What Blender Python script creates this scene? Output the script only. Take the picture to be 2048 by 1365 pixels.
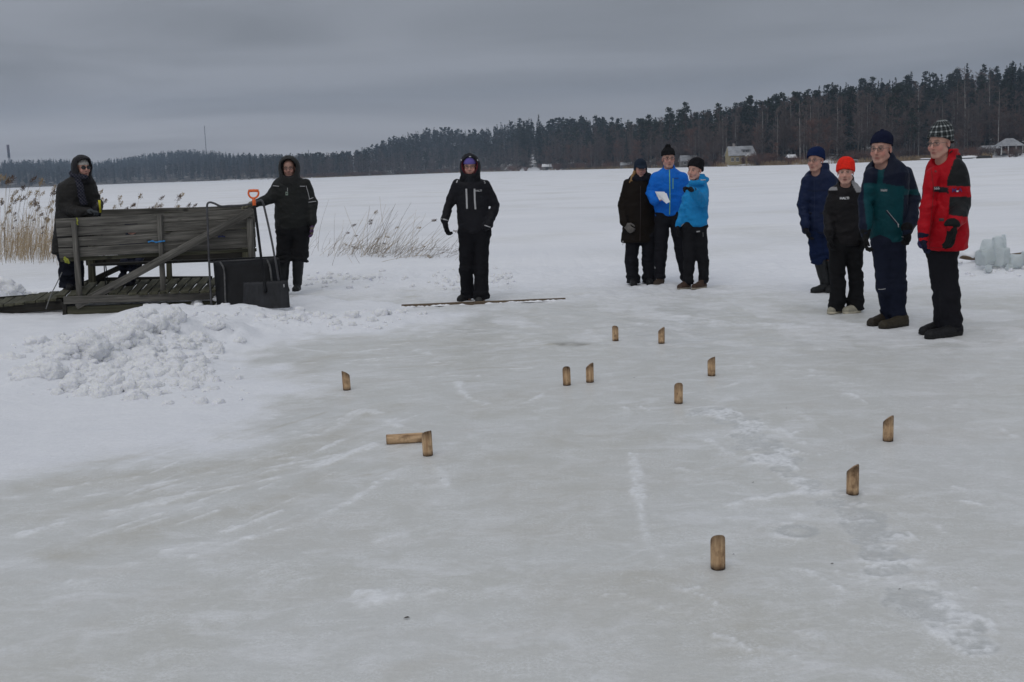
import bpy, math, random
import numpy as np
from mathutils import Matrix, Vector, Euler
from mathutils.bvhtree import BVHTree

for o in list(bpy.data.objects): bpy.data.objects.remove(o)
SC = bpy.context.scene
COL = SC.collection
R = math.radians
rng = np.random.default_rng(7)
random.seed(7)

# ------------------------------------------------------------------ camera
F_PX, W_PX, H_PX, EYE = 2250.0, 2048.0, 1365.0, 1.62
PITCH, ROLL = math.atan(344.5 / F_PX), R(-2.0)
cam_d = bpy.data.cameras.new('camera'); cam = bpy.data.objects.new('camera', cam_d); COL.objects.link(cam)
cam_d.sensor_width = 36; cam_d.lens = 36 * F_PX / W_PX
cam_d.clip_start = 0.1; cam_d.clip_end = 12000
CR = Matrix.Rotation(math.pi / 2 - PITCH, 3, 'X') @ Matrix.Rotation(ROLL, 3, 'Z')
cam.matrix_world = Matrix.Translation((0, 0, EYE)) @ CR.to_4x4()
SC.camera = cam
CRn = np.array(CR)

# ------------------------------------------------------------------ world, sun, exposure
world = bpy.data.worlds.new('World'); SC.world = world; world.use_nodes = True
wn, wl = world.node_tree.nodes, world.node_tree.links
wn.clear()
def N(nodes, t, **kw):
    n = nodes.new(t)
    for k, v in kw.items(): setattr(n, k, v)
    return n
def build_world():
    out = N(wn, 'ShaderNodeOutputWorld'); add = N(wn, 'ShaderNodeAddShader')
    bg = N(wn, 'ShaderNodeBackground'); bg2 = N(wn, 'ShaderNodeBackground')
    sky = N(wn, 'ShaderNodeTexSky', sky_type='NISHITA', sun_disc=False)
    sky.sun_elevation = R(48); sky.sun_rotation = R(200); sky.air_density = 1.5; sky.dust_density = 3
    bg.inputs['Strength'].default_value = 0.006
    wl.new(sky.outputs[0], bg.inputs[0])
    tc = N(wn, 'ShaderNodeTexCoord'); sep = N(wn, 'ShaderNodeSeparateXYZ'); wl.new(tc.outputs['Generated'], sep.inputs[0])
    # overcast ramp over elevation
    ramp = N(wn, 'ShaderNodeValToRGB'); wl.new(sep.outputs['Z'], ramp.inputs[0])
    cr = ramp.color_ramp; cr.interpolation = 'EASE'
    pts = [(0.0, (.435, .440, .465)), (0.028, (.350, .355, .385)), (0.07, (.246, .256, .288)), (0.15, (.226, .236, .266)),
           (0.34, (.27, .28, .305)), (0.6, (.42, .44, .47)), (1.0, (.55, .57, .61))]
    while len(cr.elements) < len(pts): cr.elements.new(0.5)
    for e, (p, c) in zip(cr.elements, pts): e.position = p; e.color = (*c, 1)
    mp = N(wn, 'ShaderNodeMapping'); mp.inputs['Scale'].default_value = (1.0, 1.0, 9.0)
    wl.new(tc.outputs['Generated'], mp.inputs[0])
    nz = N(wn, 'ShaderNodeTexNoise'); nz.inputs['Scale'].default_value = 2.1; nz.inputs['Detail'].default_value = 5; nz.inputs['Roughness'].default_value = .5
    nz.inputs['Distortion'].default_value = .6
    wl.new(mp.outputs[0], nz.inputs[0])
    mr = N(wn, 'ShaderNodeMapRange'); mr.inputs[1].default_value = .36; mr.inputs[2].default_value = .64
    mr.inputs[3].default_value = .76; mr.inputs[4].default_value = 1.14
    wl.new(nz.outputs[0], mr.inputs[0])
    mul = N(wn, 'ShaderNodeVectorMath', operation='SCALE'); wl.new(ramp.outputs[0], mul.inputs[0]); wl.new(mr.outputs[0], mul.inputs['Scale'])
    # clouds thin out to the left of the view
    lx = N(wn, 'ShaderNodeMapRange'); wl.new(sep.outputs['X'], lx.inputs[0]); lx.inputs[1].default_value = -.45; lx.inputs[2].default_value = .35; lx.inputs[3].default_value = 1.08; lx.inputs[4].default_value = .90
    mul2 = N(wn, 'ShaderNodeVectorMath', operation='SCALE'); wl.new(mul.outputs[0], mul2.inputs[0]); wl.new(lx.outputs[0], mul2.inputs['Scale']); mul = mul2
    wl.new(mul.outputs[0], bg2.inputs[0]); bg2.inputs['Strength'].default_value = 1.0
    wl.new(bg.outputs[0], add.inputs[0]); wl.new(bg2.outputs[0], add.inputs[1]); wl.new(add.outputs[0], out.inputs[0])
build_world()
sun_d = bpy.data.lights.new('sun', 'SUN'); sun_d.energy = 0.55; sun_d.angle = R(50); sun_d.color = (1, .97, .93)
sun = bpy.data.objects.new('sun', sun_d); COL.objects.link(sun)
sun.rotation_euler = (R(42), 0, R(-20)); sun.location = (0, 0, 50)
vs = SC.view_settings; vs.view_transform = 'Standard'; vs.look = 'None'; vs.gamma = 1; vs.exposure = 0.20; vs.use_curve_mapping = False
SC.render.engine = 'CYCLES'

# ------------------------------------------------------------------ projection helpers (pixels of the 2048 px photograph)
def ray(px, py):
    d = np.stack([(np.asarray(px, float) - W_PX / 2) / F_PX, -(np.asarray(py, float) - H_PX / 2) / F_PX, -np.ones_like(np.asarray(px, float))], -1)
    return d @ CRn.T
def W(px, py, Y):                      # world point on the ray at world distance Y
    d = ray(px, py); t = Y / d[..., 1]
    p = d * np.asarray(t)[..., None] if d.ndim > 1 else d * t
    return p + np.array([0, 0, EYE])
def G(px, py, z=0.0):                  # world point on the ray at height z
    d = ray(px, py); t = (z - EYE) / d[..., 2]
    p = d * np.asarray(t)[..., None] if d.ndim > 1 else d * t
    return p + np.array([0, 0, EYE])
def hor(px): return 337.75 - math.tan(R(2.0)) * (px - 1024)
def proj(P):                           # world -> pixels
    q = (P - np.array([0, 0, EYE])) @ CRn
    return W_PX / 2 + F_PX * q[..., 0] / -q[..., 2], H_PX / 2 - F_PX * q[..., 1] / -q[..., 2]

# ------------------------------------------------------------------ noise
def _hash(ix, iy, iz, seed):
    h = (ix * 374761393 + iy * 668265263 + iz * 2147483647 + seed * 1274126177) & 0xffffffff
    h = ((h ^ (h >> 13)) * 1274126177) & 0xffffffff
    h = (h ^ (h >> 16)) & 0xffffffff
    return h.astype(np.float64) / 4294967295.0
def vnoise(x, y, z=None, seed=0):
    x = np.asarray(x, float); y = np.asarray(y, float); z = np.zeros_like(x) if z is None else np.asarray(z, float)
    x, y, z = np.broadcast_arrays(x, y, z)
    xi, yi, zi = np.floor(x).astype(np.int64), np.floor(y).astype(np.int64), np.floor(z).astype(np.int64)
    fx, fy, fz = x - xi, y - yi, z - zi
    fx, fy, fz = [f * f * (3 - 2 * f) for f in (fx, fy, fz)]
    r = 0
    for a in (0, 1):
        for b in (0, 1):
            for c in (0, 1):
                w = (fx if a else 1 - fx) * (fy if b else 1 - fy) * (fz if c else 1 - fz)
                r = r + w * _hash(xi + a, yi + b, zi + c, seed)
    return r * 2 - 1
def fbm(x, y, z=None, oct=4, seed=0, gain=.5):
    r, a, f = 0, 1.0, 1.0
    for i in range(oct):
        r = r + a * vnoise(x * f, y * f, None if z is None else z * f, seed + i * 17); a *= gain; f *= 2.03
    return r
def sstep(a, b, x):
    t = np.clip((x - a) / (b - a), 0, 1); return t * t * (3 - 2 * t)

# ------------------------------------------------------------------ object helpers
WM = {}
def tag(o, label=None, cat=None, group=None, kind=None):
    if label: o['label'] = label
    if cat: o['category'] = cat
    if group: o['group'] = group
    if kind: o['kind'] = kind
    return o
def link(o, parent=None, M=None):
    COL.objects.link(o)
    M = M or Matrix.Identity(4)
    WM[o.name] = M.copy()
    if parent:
        o.parent = parent; o.matrix_basis = WM[parent.name].inverted() @ M
    else: o.matrix_basis = M
    return o
def thing(name, loc, label, cat, group=None, rz=0):
    o = bpy.data.objects.new(name, None); o.empty_display_size = .1
    link(o, None, Matrix.Translation(Vector(loc)) @ Matrix.Rotation(rz, 4, 'Z'))
    return tag(o, label, cat, group)
def mk(name, V, Fs, mats, smooth=True, mi=None, cols=None):
    """mesh from arrays; Fs = list of (n,k) arrays"""
    V = np.asarray(V, np.float32); me = bpy.data.meshes.new(name)
    if isinstance(Fs, np.ndarray): Fs = [Fs]
    Fs = [np.asarray(f, np.int32) for f in Fs if len(f)]
    me.vertices.add(len(V)); me.vertices.foreach_set('co', V.ravel())
    loops = np.concatenate([f.ravel() for f in Fs]); tot = np.concatenate([np.full(len(f), f.shape[1], np.int32) for f in Fs])
    st = np.concatenate([[0], np.cumsum(tot)[:-1]]).astype(np.int32)
    me.loops.add(len(loops)); me.loops.foreach_set('vertex_index', loops)
    me.polygons.add(len(tot)); me.polygons.foreach_set('loop_start', st)
    try: me.polygons.foreach_set('loop_total', tot)
    except Exception: pass
    me.polygons.foreach_set('use_smooth', np.full(len(tot), smooth))
    for m in (mats if isinstance(mats, (list, tuple)) else [mats]): me.materials.append(m)
    if mi is not None: me.polygons.foreach_set('material_index', np.asarray(mi, np.int32))
    if cols is not None:
        for nm, c in cols.items():
            if c.ndim == 2:
                a = me.color_attributes.new(nm, 'FLOAT_COLOR', 'POINT')
                cc = np.ones((len(V), 4), np.float32); cc[:, :3] = c; a.data.foreach_set('color', cc.ravel())
            else:
                a = me.attributes.new(nm, 'FLOAT', 'POINT'); a.data.foreach_set('value', c.astype(np.float32))
    me.update(calc_edges=True); me.validate()
    return me
def obj(name, V, Fs, mat, parent=None, smooth=True, world=True, mi=None, cols=None, M=None):
    """V in world space; stored relative to the parent's origin (or to M)"""
    V = np.asarray(V, float)
    if M is None: M = WM[parent.name].copy() if parent else Matrix.Identity(4)
    if world:
        Mi = np.array(M.inverted()); V = V @ Mi[:3, :3].T + Mi[:3, 3]
    o = bpy.data.objects.new(name, mk(name, V, Fs, mat, smooth, mi, cols))
    return link(o, parent, M)
class MB:                              # collects pieces into one mesh
    def __init__(s): s.V = []; s.F = {3: [], 4: []}; s.n = 0; s.mi = {3: [], 4: []}
    def add(s, V, F, m=0):
        V = np.asarray(V, float)
        for f in (F if isinstance(F, list) else [F]):
            f = np.asarray(f); k = f.shape[1]; s.F[k].append(f + s.n); s.mi[k].append(np.full(len(f), m))
        s.V.append(V); s.n += len(V); return s
    def out(s):
        Fs = [np.concatenate(s.F[k]) for k in (3, 4) if s.F[k]]; mi = np.concatenate([np.concatenate(s.mi[k]) for k in (3, 4) if s.F[k]])
        return np.concatenate(s.V), Fs, mi
    def build(s, name, mats, parent=None, smooth=True, M=None, cols=None):
        V, Fs, mi = s.out(); return obj(name, V, Fs, mats, parent, smooth, True, mi, cols, M)
BOXF = np.array([[0, 3, 2, 1], [4, 5, 6, 7], [0, 1, 5, 4], [1, 2, 6, 5], [2, 3, 7, 6], [3, 0, 4, 7]])
def hexa(b, t): return np.array(list(b) + list(t), float), BOXF
def boxv(c, s, rz=0):
    c = np.array(c, float); h = np.array(s, float) / 2
    P = np.array([[-1, -1], [1, -1], [1, 1], [-1, 1]]) * h[:2]
    ca, sa = math.cos(rz), math.sin(rz); P = P @ np.array([[ca, sa], [-sa, ca]])
    return np.concatenate([np.c_[P + c[:2], np.full(4, c[2] - h[2])], np.c_[P + c[:2], np.full(4, c[2] + h[2])]]), BOXF
def tube(pts, r, seg=6, cap=True):
    pts = np.asarray(pts, float); n = len(pts); r = np.full(n, r) if np.isscalar(r) else np.asarray(r, float)
    T = np.gradient(pts, axis=0); T /= np.linalg.norm(T, axis=1)[:, None] + 1e-9
    up = np.array([0, 0, 1.]) if abs(T[0, 2]) < .9 else np.array([1., 0, 0]); V = []
    a = np.linspace(0, 2 * np.pi, seg, endpoint=False)
    u = np.cross(T[0], up)
    for i in range(n):
        u = u - T[i] * (u @ T[i]); u /= np.linalg.norm(u) + 1e-9; v = np.cross(T[i], u)
        V.append(pts[i] + r[i] * (np.outer(np.cos(a), u) + np.outer(np.sin(a), v)))
    V = np.concatenate(V); F = []
    for i in range(n - 1):
        for j in range(seg):
            k = (j + 1) % seg; F.append([i * seg + j, i * seg + k, (i + 1) * seg + k, (i + 1) * seg + j])
    Fs = [np.array(F)]
    if cap:
        V = np.concatenate([V, pts[:1], pts[-1:]]); c0, c1 = n * seg, n * seg + 1
        Fs.append(np.array([[(j + 1) % seg, j, c0] for j in range(seg)] + [[(n - 1) * seg + j, (n - 1) * seg + (j + 1) % seg, c1] for j in range(seg)]))
    return V, Fs
def smooth_path(P, n=8):
    P = np.asarray(P, float); out = []
    Q = np.concatenate([2 * P[:1] - P[1:2], P, 2 * P[-1:] - P[-2:-1]])
    for i in range(1, len(Q) - 2):
        for t in np.linspace(0, 1, n, endpoint=False):
            a, b, c, d = Q[i - 1:i + 3]
            out.append(.5 * ((2 * b) + (-a + c) * t + (2 * a - 5 * b + 4 * c - d) * t * t + (-a + 3 * b - 3 * c + d) * t ** 3))
    out.append(P[-1]); return np.array(out)
def copy_tree(o, M, name=None):
    c = o.copy(); c.name = name or o.name.split('.')[0]; COL.objects.link(c); c.matrix_basis = M
    for ch in o.children:
        d = ch.copy(); COL.objects.link(d); d.parent = c
    return c

# ------------------------------------------------------------------ materials
def mat(name, base=(.5, .5, .5), rough=.8, bump=None, var=None, attr=None, spec=.3, trans=0, metal=0, grain=None, ior=None, sss=0):
    m = bpy.data.materials.new(name); m.use_nodes = True; n, l = m.node_tree.nodes, m.node_tree.links
    p = n['Principled BSDF']; p.inputs['Roughness'].default_value = rough; p.inputs['Specular IOR Level'].default_value = spec
    p.inputs['Metallic'].default_value = metal; p.inputs['Transmission Weight'].default_value = trans
    if ior: p.inputs['IOR'].default_value = ior
    if sss: p.inputs['Subsurface Weight'].default_value = sss; p.inputs['Subsurface Radius'].default_value = (.02, .02, .025)
    p.inputs['Base Color'].default_value = (*base, 1)
    tc = N(n, 'ShaderNodeTexCoord'); src = None
    if attr:
        a = N(n, 'ShaderNodeAttribute', attribute_name=attr); src = a.outputs['Color']
    if var:                                            # (scale, amount, stretch xyz)
        sc, am = var[0], var[1]; st = var[2] if len(var) > 2 else (1, 1, 1)
        mp = N(n, 'ShaderNodeMapping'); mp.inputs['Scale'].default_value = st; l.new(tc.outputs['Object'], mp.inputs[0])
        oi = N(n, 'ShaderNodeObjectInfo'); ad = N(n, 'ShaderNodeVectorMath', operation='ADD'); l.new(mp.outputs[0], ad.inputs[0])
        sc2 = N(n, 'ShaderNodeMath', operation='MULTIPLY'); sc2.inputs[1].default_value = 37; l.new(oi.outputs['Random'], sc2.inputs[0]); l.new(sc2.outputs[0], ad.inputs[1])
        nz = N(n, 'ShaderNodeTexNoise'); nz.inputs['Scale'].default_value = sc; nz.inputs['Detail'].default_value = 5; nz.inputs['Roughness'].default_value = .65
        l.new(ad.outputs[0], nz.inputs[0])
        mr = N(n, 'ShaderNodeMapRange'); mr.inputs[1].default_value = .25; mr.inputs[2].default_value = .75; mr.inputs[3].default_value = 1 - am; mr.inputs[4].default_value = 1 + am
        l.new(nz.outputs[0], mr.inputs[0])
        mu = N(n, 'ShaderNodeVectorMath', operation='SCALE'); l.new(mr.outputs[0], mu.inputs['Scale'])
        if src: l.new(src, mu.inputs[0])
        else: mu.inputs[0].default_value = base
        src = mu.outputs[0]
    if src: l.new(src, p.inputs['Base Color'])
    if bump:                                           # (scale, distance, stretch)
        st = bump[2] if len(bump) > 2 else (1, 1, 1)
        mp = N(n, 'ShaderNodeMapping'); mp.inputs['Scale'].default_value = st; l.new(tc.outputs['Object'], mp.inputs[0])
        nz = N(n, 'ShaderNodeTexNoise'); nz.inputs['Scale'].default_value = bump[0]; nz.inputs['Detail'].default_value = 4
        l.new(mp.outputs[0], nz.inputs[0]); b = N(n, 'ShaderNodeBump'); b.inputs['Distance'].default_value = bump[1]; b.inputs['Strength'].default_value = 1
        l.new(nz.outputs[0], b.inputs['Height']); l.new(b.outputs[0], p.inputs['Normal'])
    return m
MT = {}
MT['cloth'] = mat('cloth', rough=.75, attr='Col', var=(9, .22), bump=(60, .004), spec=.08)
MT['shell'] = mat('shell_fabric', rough=.55, attr='Col', var=(7, .18), bump=(22, .012), spec=.12)
MT['knit'] = mat('knit', rough=.95, attr='Col', var=(50, .25), bump=(160, .004, (1, 1, 1)), spec=.1)
MT['skin'] = mat('skin', rough=.5, attr='Col', var=(30, .08), spec=.4, sss=.08)
MT['leather'] = mat('leather', rough=.6, attr='Col', var=(25, .3), bump=(50, .003), spec=.2)
MT['rubber'] = mat('rubber', (.013, .014, .015), .5, (20, .003), (12, .25), spec=.25)
MT['black_metal'] = mat('black_metal', (.02, .02, .022), .4, None, (15, .3), spec=.5)
MT['plastic_black'] = mat('black_plastic', (.008, .0085, .010), .55, (14, .004), (7, .5), spec=.15)
MT['plastic_orange'] = mat('orange_plastic', (.75, .13, .02), .4, None, (20, .12), spec=.5)
MT['blue_strap'] = mat('blue_strap', (.04, .22, .5), .7, None, (30, .2))
MT['yellow'] = mat('yellow_tape', (.6, .55, .04), .6, None, (30, .2))
MT['lime'] = mat('faded_lime_strap', (.30, .32, .05), .8, None, (20, .4))
MT['reflect'] = mat('reflective_tape', (.42, .42, .43), .5, None, (40, .2))
MT['green_zip'] = mat('green_zip', (.18, .42, .22), .5, None, (60, .15))
MT['paper'] = mat('paper', (.8, .81, .83), .8, None, (12, .06))
MT['lens_dark'] = mat('dark_lens', (.01, .01, .012), .1, spec=.6)
MT['lens'] = mat('clear_lens', (1, 1, 1), .0, trans=1, ior=1.02, spec=.1)
MT['frame'] = mat('glasses_frame', (.03, .02, .02), .35, spec=.5)
MT['frame_silver'] = mat('glasses_wire', (.12, .11, .11), .35, spec=.4)
def wood_mat(name, c0, c1, c2, sc=1.0, dark=.35, rough=.85, bump=.004):
    """weathered board: grain runs along local X, knots and damp blotches"""
    m = bpy.data.materials.new(name); m.use_nodes = True; n, l = m.node_tree.nodes, m.node_tree.links
    p = n['Principled BSDF']; p.inputs['Roughness'].default_value = rough; p.inputs['Specular IOR Level'].default_value = .25
    tc = N(n, 'ShaderNodeTexCoord'); oi = N(n, 'ShaderNodeObjectInfo')
    s2 = N(n, 'ShaderNodeMath', operation='MULTIPLY'); s2.inputs[1].default_value = 53; l.new(oi.outputs['Random'], s2.inputs[0])
    ad = N(n, 'ShaderNodeVectorMath', operation='ADD'); l.new(tc.outputs['Object'], ad.inputs[0]); l.new(s2.outputs[0], ad.inputs[1])
    mp = N(n, 'ShaderNodeMapping'); mp.inputs['Scale'].default_value = (1.6 * sc, 34 * sc, 34 * sc); l.new(ad.outputs[0], mp.inputs[0])
    nz = N(n, 'ShaderNodeTexNoise'); nz.inputs['Scale'].default_value = 1; nz.inputs['Detail'].default_value = 6; nz.inputs['Roughness'].default_value = .7; nz.inputs['Distortion'].default_value = .8
    l.new(mp.outputs[0], nz.inputs[0])
    mp2 = N(n, 'ShaderNodeMapping'); mp2.inputs['Scale'].default_value = (2.2 * sc, 9 * sc, 9 * sc); l.new(ad.outputs[0], mp2.inputs[0])
    nb = N(n, 'ShaderNodeTexNoise'); nb.inputs['Scale'].default_value = 1; nb.inputs['Detail'].default_value = 4; l.new(mp2.outputs[0], nb.inputs[0])
    cr = N(n, 'ShaderNodeValToRGB'); e = cr.color_ramp.elements; e[0].position = .28; e[0].color = (*c0, 1); e[1].position = .72; e[1].color = (*c2, 1)
    k = cr.color_ramp.elements.new(.5); k.color = (*c1, 1); l.new(nz.outputs[0], cr.inputs[0])
    vo = N(n, 'ShaderNodeTexVoronoi'); vo.inputs['Scale'].default_value = 1; mp3 = N(n, 'ShaderNodeMapping'); mp3.inputs['Scale'].default_value = (3.4 * sc, 7 * sc, 7 * sc)
    l.new(ad.outputs[0], mp3.inputs[0]); l.new(mp3.outputs[0], vo.inputs[0])
    kn = N(n, 'ShaderNodeMapRange'); kn.inputs[1].default_value = .07; kn.inputs[2].default_value = .17; kn.inputs[3].default_value = .35; kn.inputs[4].default_value = 1; l.new(vo.outputs['Distance'], kn.inputs[0])
    mr = N(n, 'ShaderNodeMapRange'); mr.inputs[1].default_value = .3; mr.inputs[2].default_value = .7; mr.inputs[3].default_value = 1 - dark; mr.inputs[4].default_value = 1 + dark * .6; l.new(nb.outputs[0], mr.inputs[0])
    m1 = N(n, 'ShaderNodeMath', operation='MULTIPLY'); l.new(kn.outputs[0], m1.inputs[0]); l.new(mr.outputs[0], m1.inputs[1])
    mu = N(n, 'ShaderNodeVectorMath', operation='SCALE'); l.new(cr.outputs[0], mu.inputs[0]); l.new(m1.outputs[0], mu.inputs['Scale']); l.new(mu.outputs[0], p.inputs['Base Color'])
    b = N(n, 'ShaderNodeBump'); b.inputs['Distance'].default_value = bump; l.new(nz.outputs[0], b.inputs['Height']); l.new(b.outputs[0], p.inputs['Normal'])
    return m
MT['old_wood'] = wood_mat('weathered_grey_wood', (.035, .033, .030), (.105, .100, .089), (.21, .20, .178))
MT['mossy_wood'] = wood_mat('mossy_deck_wood', (.03, .03, .02), (.07, .068, .045), (.12, .115, .08))
MT['dark_wood'] = wood_mat('dark_board_wood', (.012, .011, .01), (.028, .026, .022), (.05, .046, .038))  # darker board tone for seats, beams and the lowest far rail planks
MT['line_wood'] = wood_mat('line_board_wood', (.06, .045, .03), (.13, .095, .065), (.2, .15, .1))
# ------------------------------------------------------------------ frozen lake: one sheet with snow, banks and swept ice
PILE = []          # (x, y, r, z0) lumps of shovelled snow
def lump(px, py, r, z0=0.0): 
    p = G(px, py); PILE.append((p[0], p[1], r, z0))
def in_poly(x, y, P):
    c = np.zeros(np.shape(x), bool); n = len(P)
    for i in range(n):
        x0, y0 = P[i]; x1, y1 = P[(i + 1) % n]
        c ^= ((y0 > y) != (y1 > y)) & (x < (x1 - x0) * (y - y0) / (y1 - y0 + 1e-12) + x0)
    return c
def dist_line(x, y, P):
    """distance, parameter along polyline (0..1)"""
    P = np.asarray(P, float); best = np.full(np.shape(x), 1e9); par = np.zeros(np.shape(x)); n = len(P) - 1
    for i in range(n):
        a, b = P[i], P[i + 1]; d = b - a; L = d @ d
        t = np.clip(((x - a[0]) * d[0] + (y - a[1]) * d[1]) / L, 0, 1)
        q = np.hypot(x - a[0] - t * d[0], y - a[1] - t * d[1]); m = q < best
        best = np.where(m, q, best); par = np.where(m, (i + t) / n, par)
    return best, par
def gl(pts): return np.array([G(*p)[:2] for p in pts])
EDGE = gl([(-400, 985), (0, 938), (120, 925), (300, 893), (420, 858), (500, 815), (535, 770), (500, 742), (470, 705), (600, 668), (760, 662), (862, 645), (905, 630), (850, 613)])
EDGE_L = sum(1 for _ in EDGE)
SNOWPOLY = np.concatenate([EDGE, gl([(810, 611)]), gl([(600, 600)]), np.array([[-3, 13.6], [-3.2, 15], [-8, 15], [-60, 15.0], [-60, 5.0]])])
MOUND = [(75, 778, .22, .09), (120, 765, .26, .12), (175, 748, .3, .15), (230, 730, .36, .19), (300, 712, .42, .23), (345, 690, .42, .22), (300, 760, .34, .09), (380, 742, .3, .09), (400, 690, .4, .15), (460, 680, .35, .08),
         (560, 662, .22, .05), (610, 652, .3, .07), (690, 645, .34, .08), (760, 643, .3, .07), (820, 637, .22, .05), (320, 655, .4, .12), (420, 660, .5, .08), (540, 640, .5, .05), (1985, 538, .5, .10), (2045, 535, .5, .10)]
for i in range(30):             # rough snow round the throwing place and behind it
    px = rng.choice([rng.normal(905, 30), rng.normal(1005, 14), rng.normal(690, 60)]); py = rng.normal(562, 9); lump(px, py, rng.uniform(.02, .075), -.02)
for a in [(8, 592, .22), (30, 590, .16), (62, 590, .1), (-30, 600, .3)]: lump(a[0], a[1] + 8, a[2], -.05)
for a in [(446, 626, .09), (470, 624, .06), (395, 628, .07), (545, 618, .09), (515, 620, .05), (330, 636, .08), (300, 640, .07), (560, 618, .05)]: lump(a[0], a[1], a[2], .03)
def seg(*a):
    out = []
    for x0, x1, d in a: out.append(np.arange(x0, x1, d))
    return np.concatenate(out)
gx = 8.0 * 1.045 ** np.arange(1, 150); gx = gx[gx < 2300]
hx = np.concatenate([seg((0, 2.4, .019), (2.4, 8.0, .036)), gx]); gxs = np.concatenate([-hx[:0:-1], hx])
gy = 18.0 * 1.03 ** np.arange(1, 190); gy = gy[gy < 2350]
gys = np.concatenate([[-400, -50, -8, -2, 1.0], seg((2.0, 6.0, .02), (6.0, 10, .027), (10, 18, .042)), gy])
GX, GY = np.meshgrid(gxs, gys, indexing='ij')
def ground_height(X, Y):
    e, _ = dist_line(X, Y, EDGE)
    ins = in_poly(X, Y, SNOWPOLY)
    wob = fbm(X * 1.2, Y * 1.2, oct=3, seed=3) * .26 + fbm(X * 5, Y * 2.5, oct=4, seed=5) * .14
    sd = np.where(ins, e, -e) + wob                       # signed distance to the swept edge
    base = sstep(0, 2.4, sd) * .055 + sstep(-.05, .35, sd) * .012
    far = sstep(15.5, 19, Y + wob * 4) * .05 * (1 + .4 * fbm(X * .6, Y * .6, oct=3, seed=9))
    H = np.maximum(base * np.where(ins | (e < .6), 1, 0), far)
    H = H + sstep(-.1, .8, sd) * (ins | (e < .5)) * fbm(X * 1.6, Y * 1.6, oct=4, seed=11) * .014
    # snow bank along the dock front
    bank = np.exp(-((Y - 12.75) / .5) ** 2) * sstep(-7.2, -5.2, X) * sstep(-2.6, -3.1, X) * .085
    bank += np.exp(-((X + 2.9) / .8) ** 2 - ((Y - 12.2) / .55) ** 2) * .05
    H = H + bank * sstep(-5.0, -4.3, X)
    mo = np.zeros_like(H)
    for (a, b, w, h) in MOUND:
        p = G(a, b); mo = mo + (h * .68) * np.exp(-((X - p[0]) / w) ** 2 - ((Y - p[1]) / (w * 1.35)) ** 2)
    H = H + mo + np.clip(mo * 6, 0, 1) * ((.45 - np.abs(fbm(X * 3.6, Y * 3.6, oct=4, seed=13, gain=.55))) * .11 + (.4 - np.abs(fbm(X * 9, Y * 9, oct=3, seed=14))) * .035)
    churn = sstep(12.5, 14.5, Y) * sstep(26, 17, Y)
    H = H + churn * (np.abs(fbm(X * 3.2, Y * 3.2, oct=4, seed=21)) - .25) * .026 + sstep(9, 11, Y + X * .3) * sstep(30, 18, Y) * fbm(X * 6, Y * 6, oct=4, seed=22) * .007
    H = H + sstep(20, 40, Y) * fbm(X * .12, Y * .3, oct=3, seed=31) * .02 * sstep(3000, 100, Y)
    return H, sd, ins
GH, GSD, GIN = ground_height(GX, GY)
def add_lumps(H):
    for (x, y, r, z0) in PILE:
        w = r * 1.15; i0, i1 = np.searchsorted(gxs, [x - w, x + w]); j0, j1 = np.searchsorted(gys, [y - w, y + w])
        if i1 <= i0 + 1 or j1 <= j0 + 1: continue
        sx, sy = GX[i0:i1, j0:j1], GY[i0:i1, j0:j1]; S = H[i0:i1, j0:j1]
        n1 = 1 + .45 * vnoise(sx * 9 / max(r * 8, .4), sy * 9 / max(r * 8, .4), seed=int(abs(x) * 100) % 97) + .3 * vnoise(sx * 26, sy * 26, seed=5)
        d2 = ((sx - x) ** 2 + (sy - y) ** 2) * n1
        top = S[S.shape[0] // 2, S.shape[1] // 2] if z0 == 'top' else GH0[i0:i1, j0:j1][(i1 - i0) // 2, (j1 - j0) // 2] + z0
        if z0 == 'top': top = top - r * .25
        h = top + np.sqrt(np.maximum(r * r - d2, 0)) * .92
        np.copyto(S, np.maximum(S, np.where(d2 < r * r, h, -9)))
GH0 = GH.copy(); add_lumps(GH)
onlump = sstep(.01, .05, GH - GH0)
GH = GH + onlump * (fbm(GX * 11, GY * 11, oct=4, seed=41) * .022)
GH[:, :2] -= .01
def gz(x, y):
    i = int(np.clip(np.searchsorted(gxs, x), 1, len(gxs) - 1)); j = int(np.clip(np.searchsorted(gys, y), 1, len(gys) - 1))
    return float(GH[i, j])
def gzb(x, y):
    i = int(np.clip(np.searchsorted(gxs, x), 1, len(gxs) - 1)); j = int(np.clip(np.searchsorted(gys, y), 1, len(gys) - 1))
    return float(GH0[i, j])
# --- surface condition masks: snow cover, thin white drift marks, damp tan bands, ring marks
warp = fbm(GX * 2.2, GY * 2.2, oct=4, seed=51)
snow = sstep(-.75, .35, GSD + warp * .16 + fbm(GX * 7, GY * 4, oct=4, seed=55) * .12) * (GIN | (dist_line(GX, GY, EDGE)[0] < .8))
tramp = sstep(-.15, .35, fbm(GX * 2.6, GY * 1.5, oct=5, seed=57)) * sstep(9.2, 11.5, GY + GX * .35) * .42
far_snow = sstep(11.4, 16.5, GY + GX * .16 + warp * .8)
snow = np.maximum(snow, far_snow * (.86 + .3 * fbm(GX * .35, GY * .35, oct=4, seed=52)))
snow = np.maximum(np.maximum(snow, onlump), tramp); snow = np.clip(snow, 0, 1)
white = np.zeros_like(GX); tan = np.zeros_like(GX)
nse = np.clip(fbm(GX * 9, GY * 9, oct=4, seed=61) * .5 + .5, 0, 1.5); nse2 = np.clip(fbm(GX * 28, GY * 28, oct=2, seed=62) * .5 + .5, 0, 1.5)
nearm = (GY < 20) & (np.abs(GX) < 12)
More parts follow.
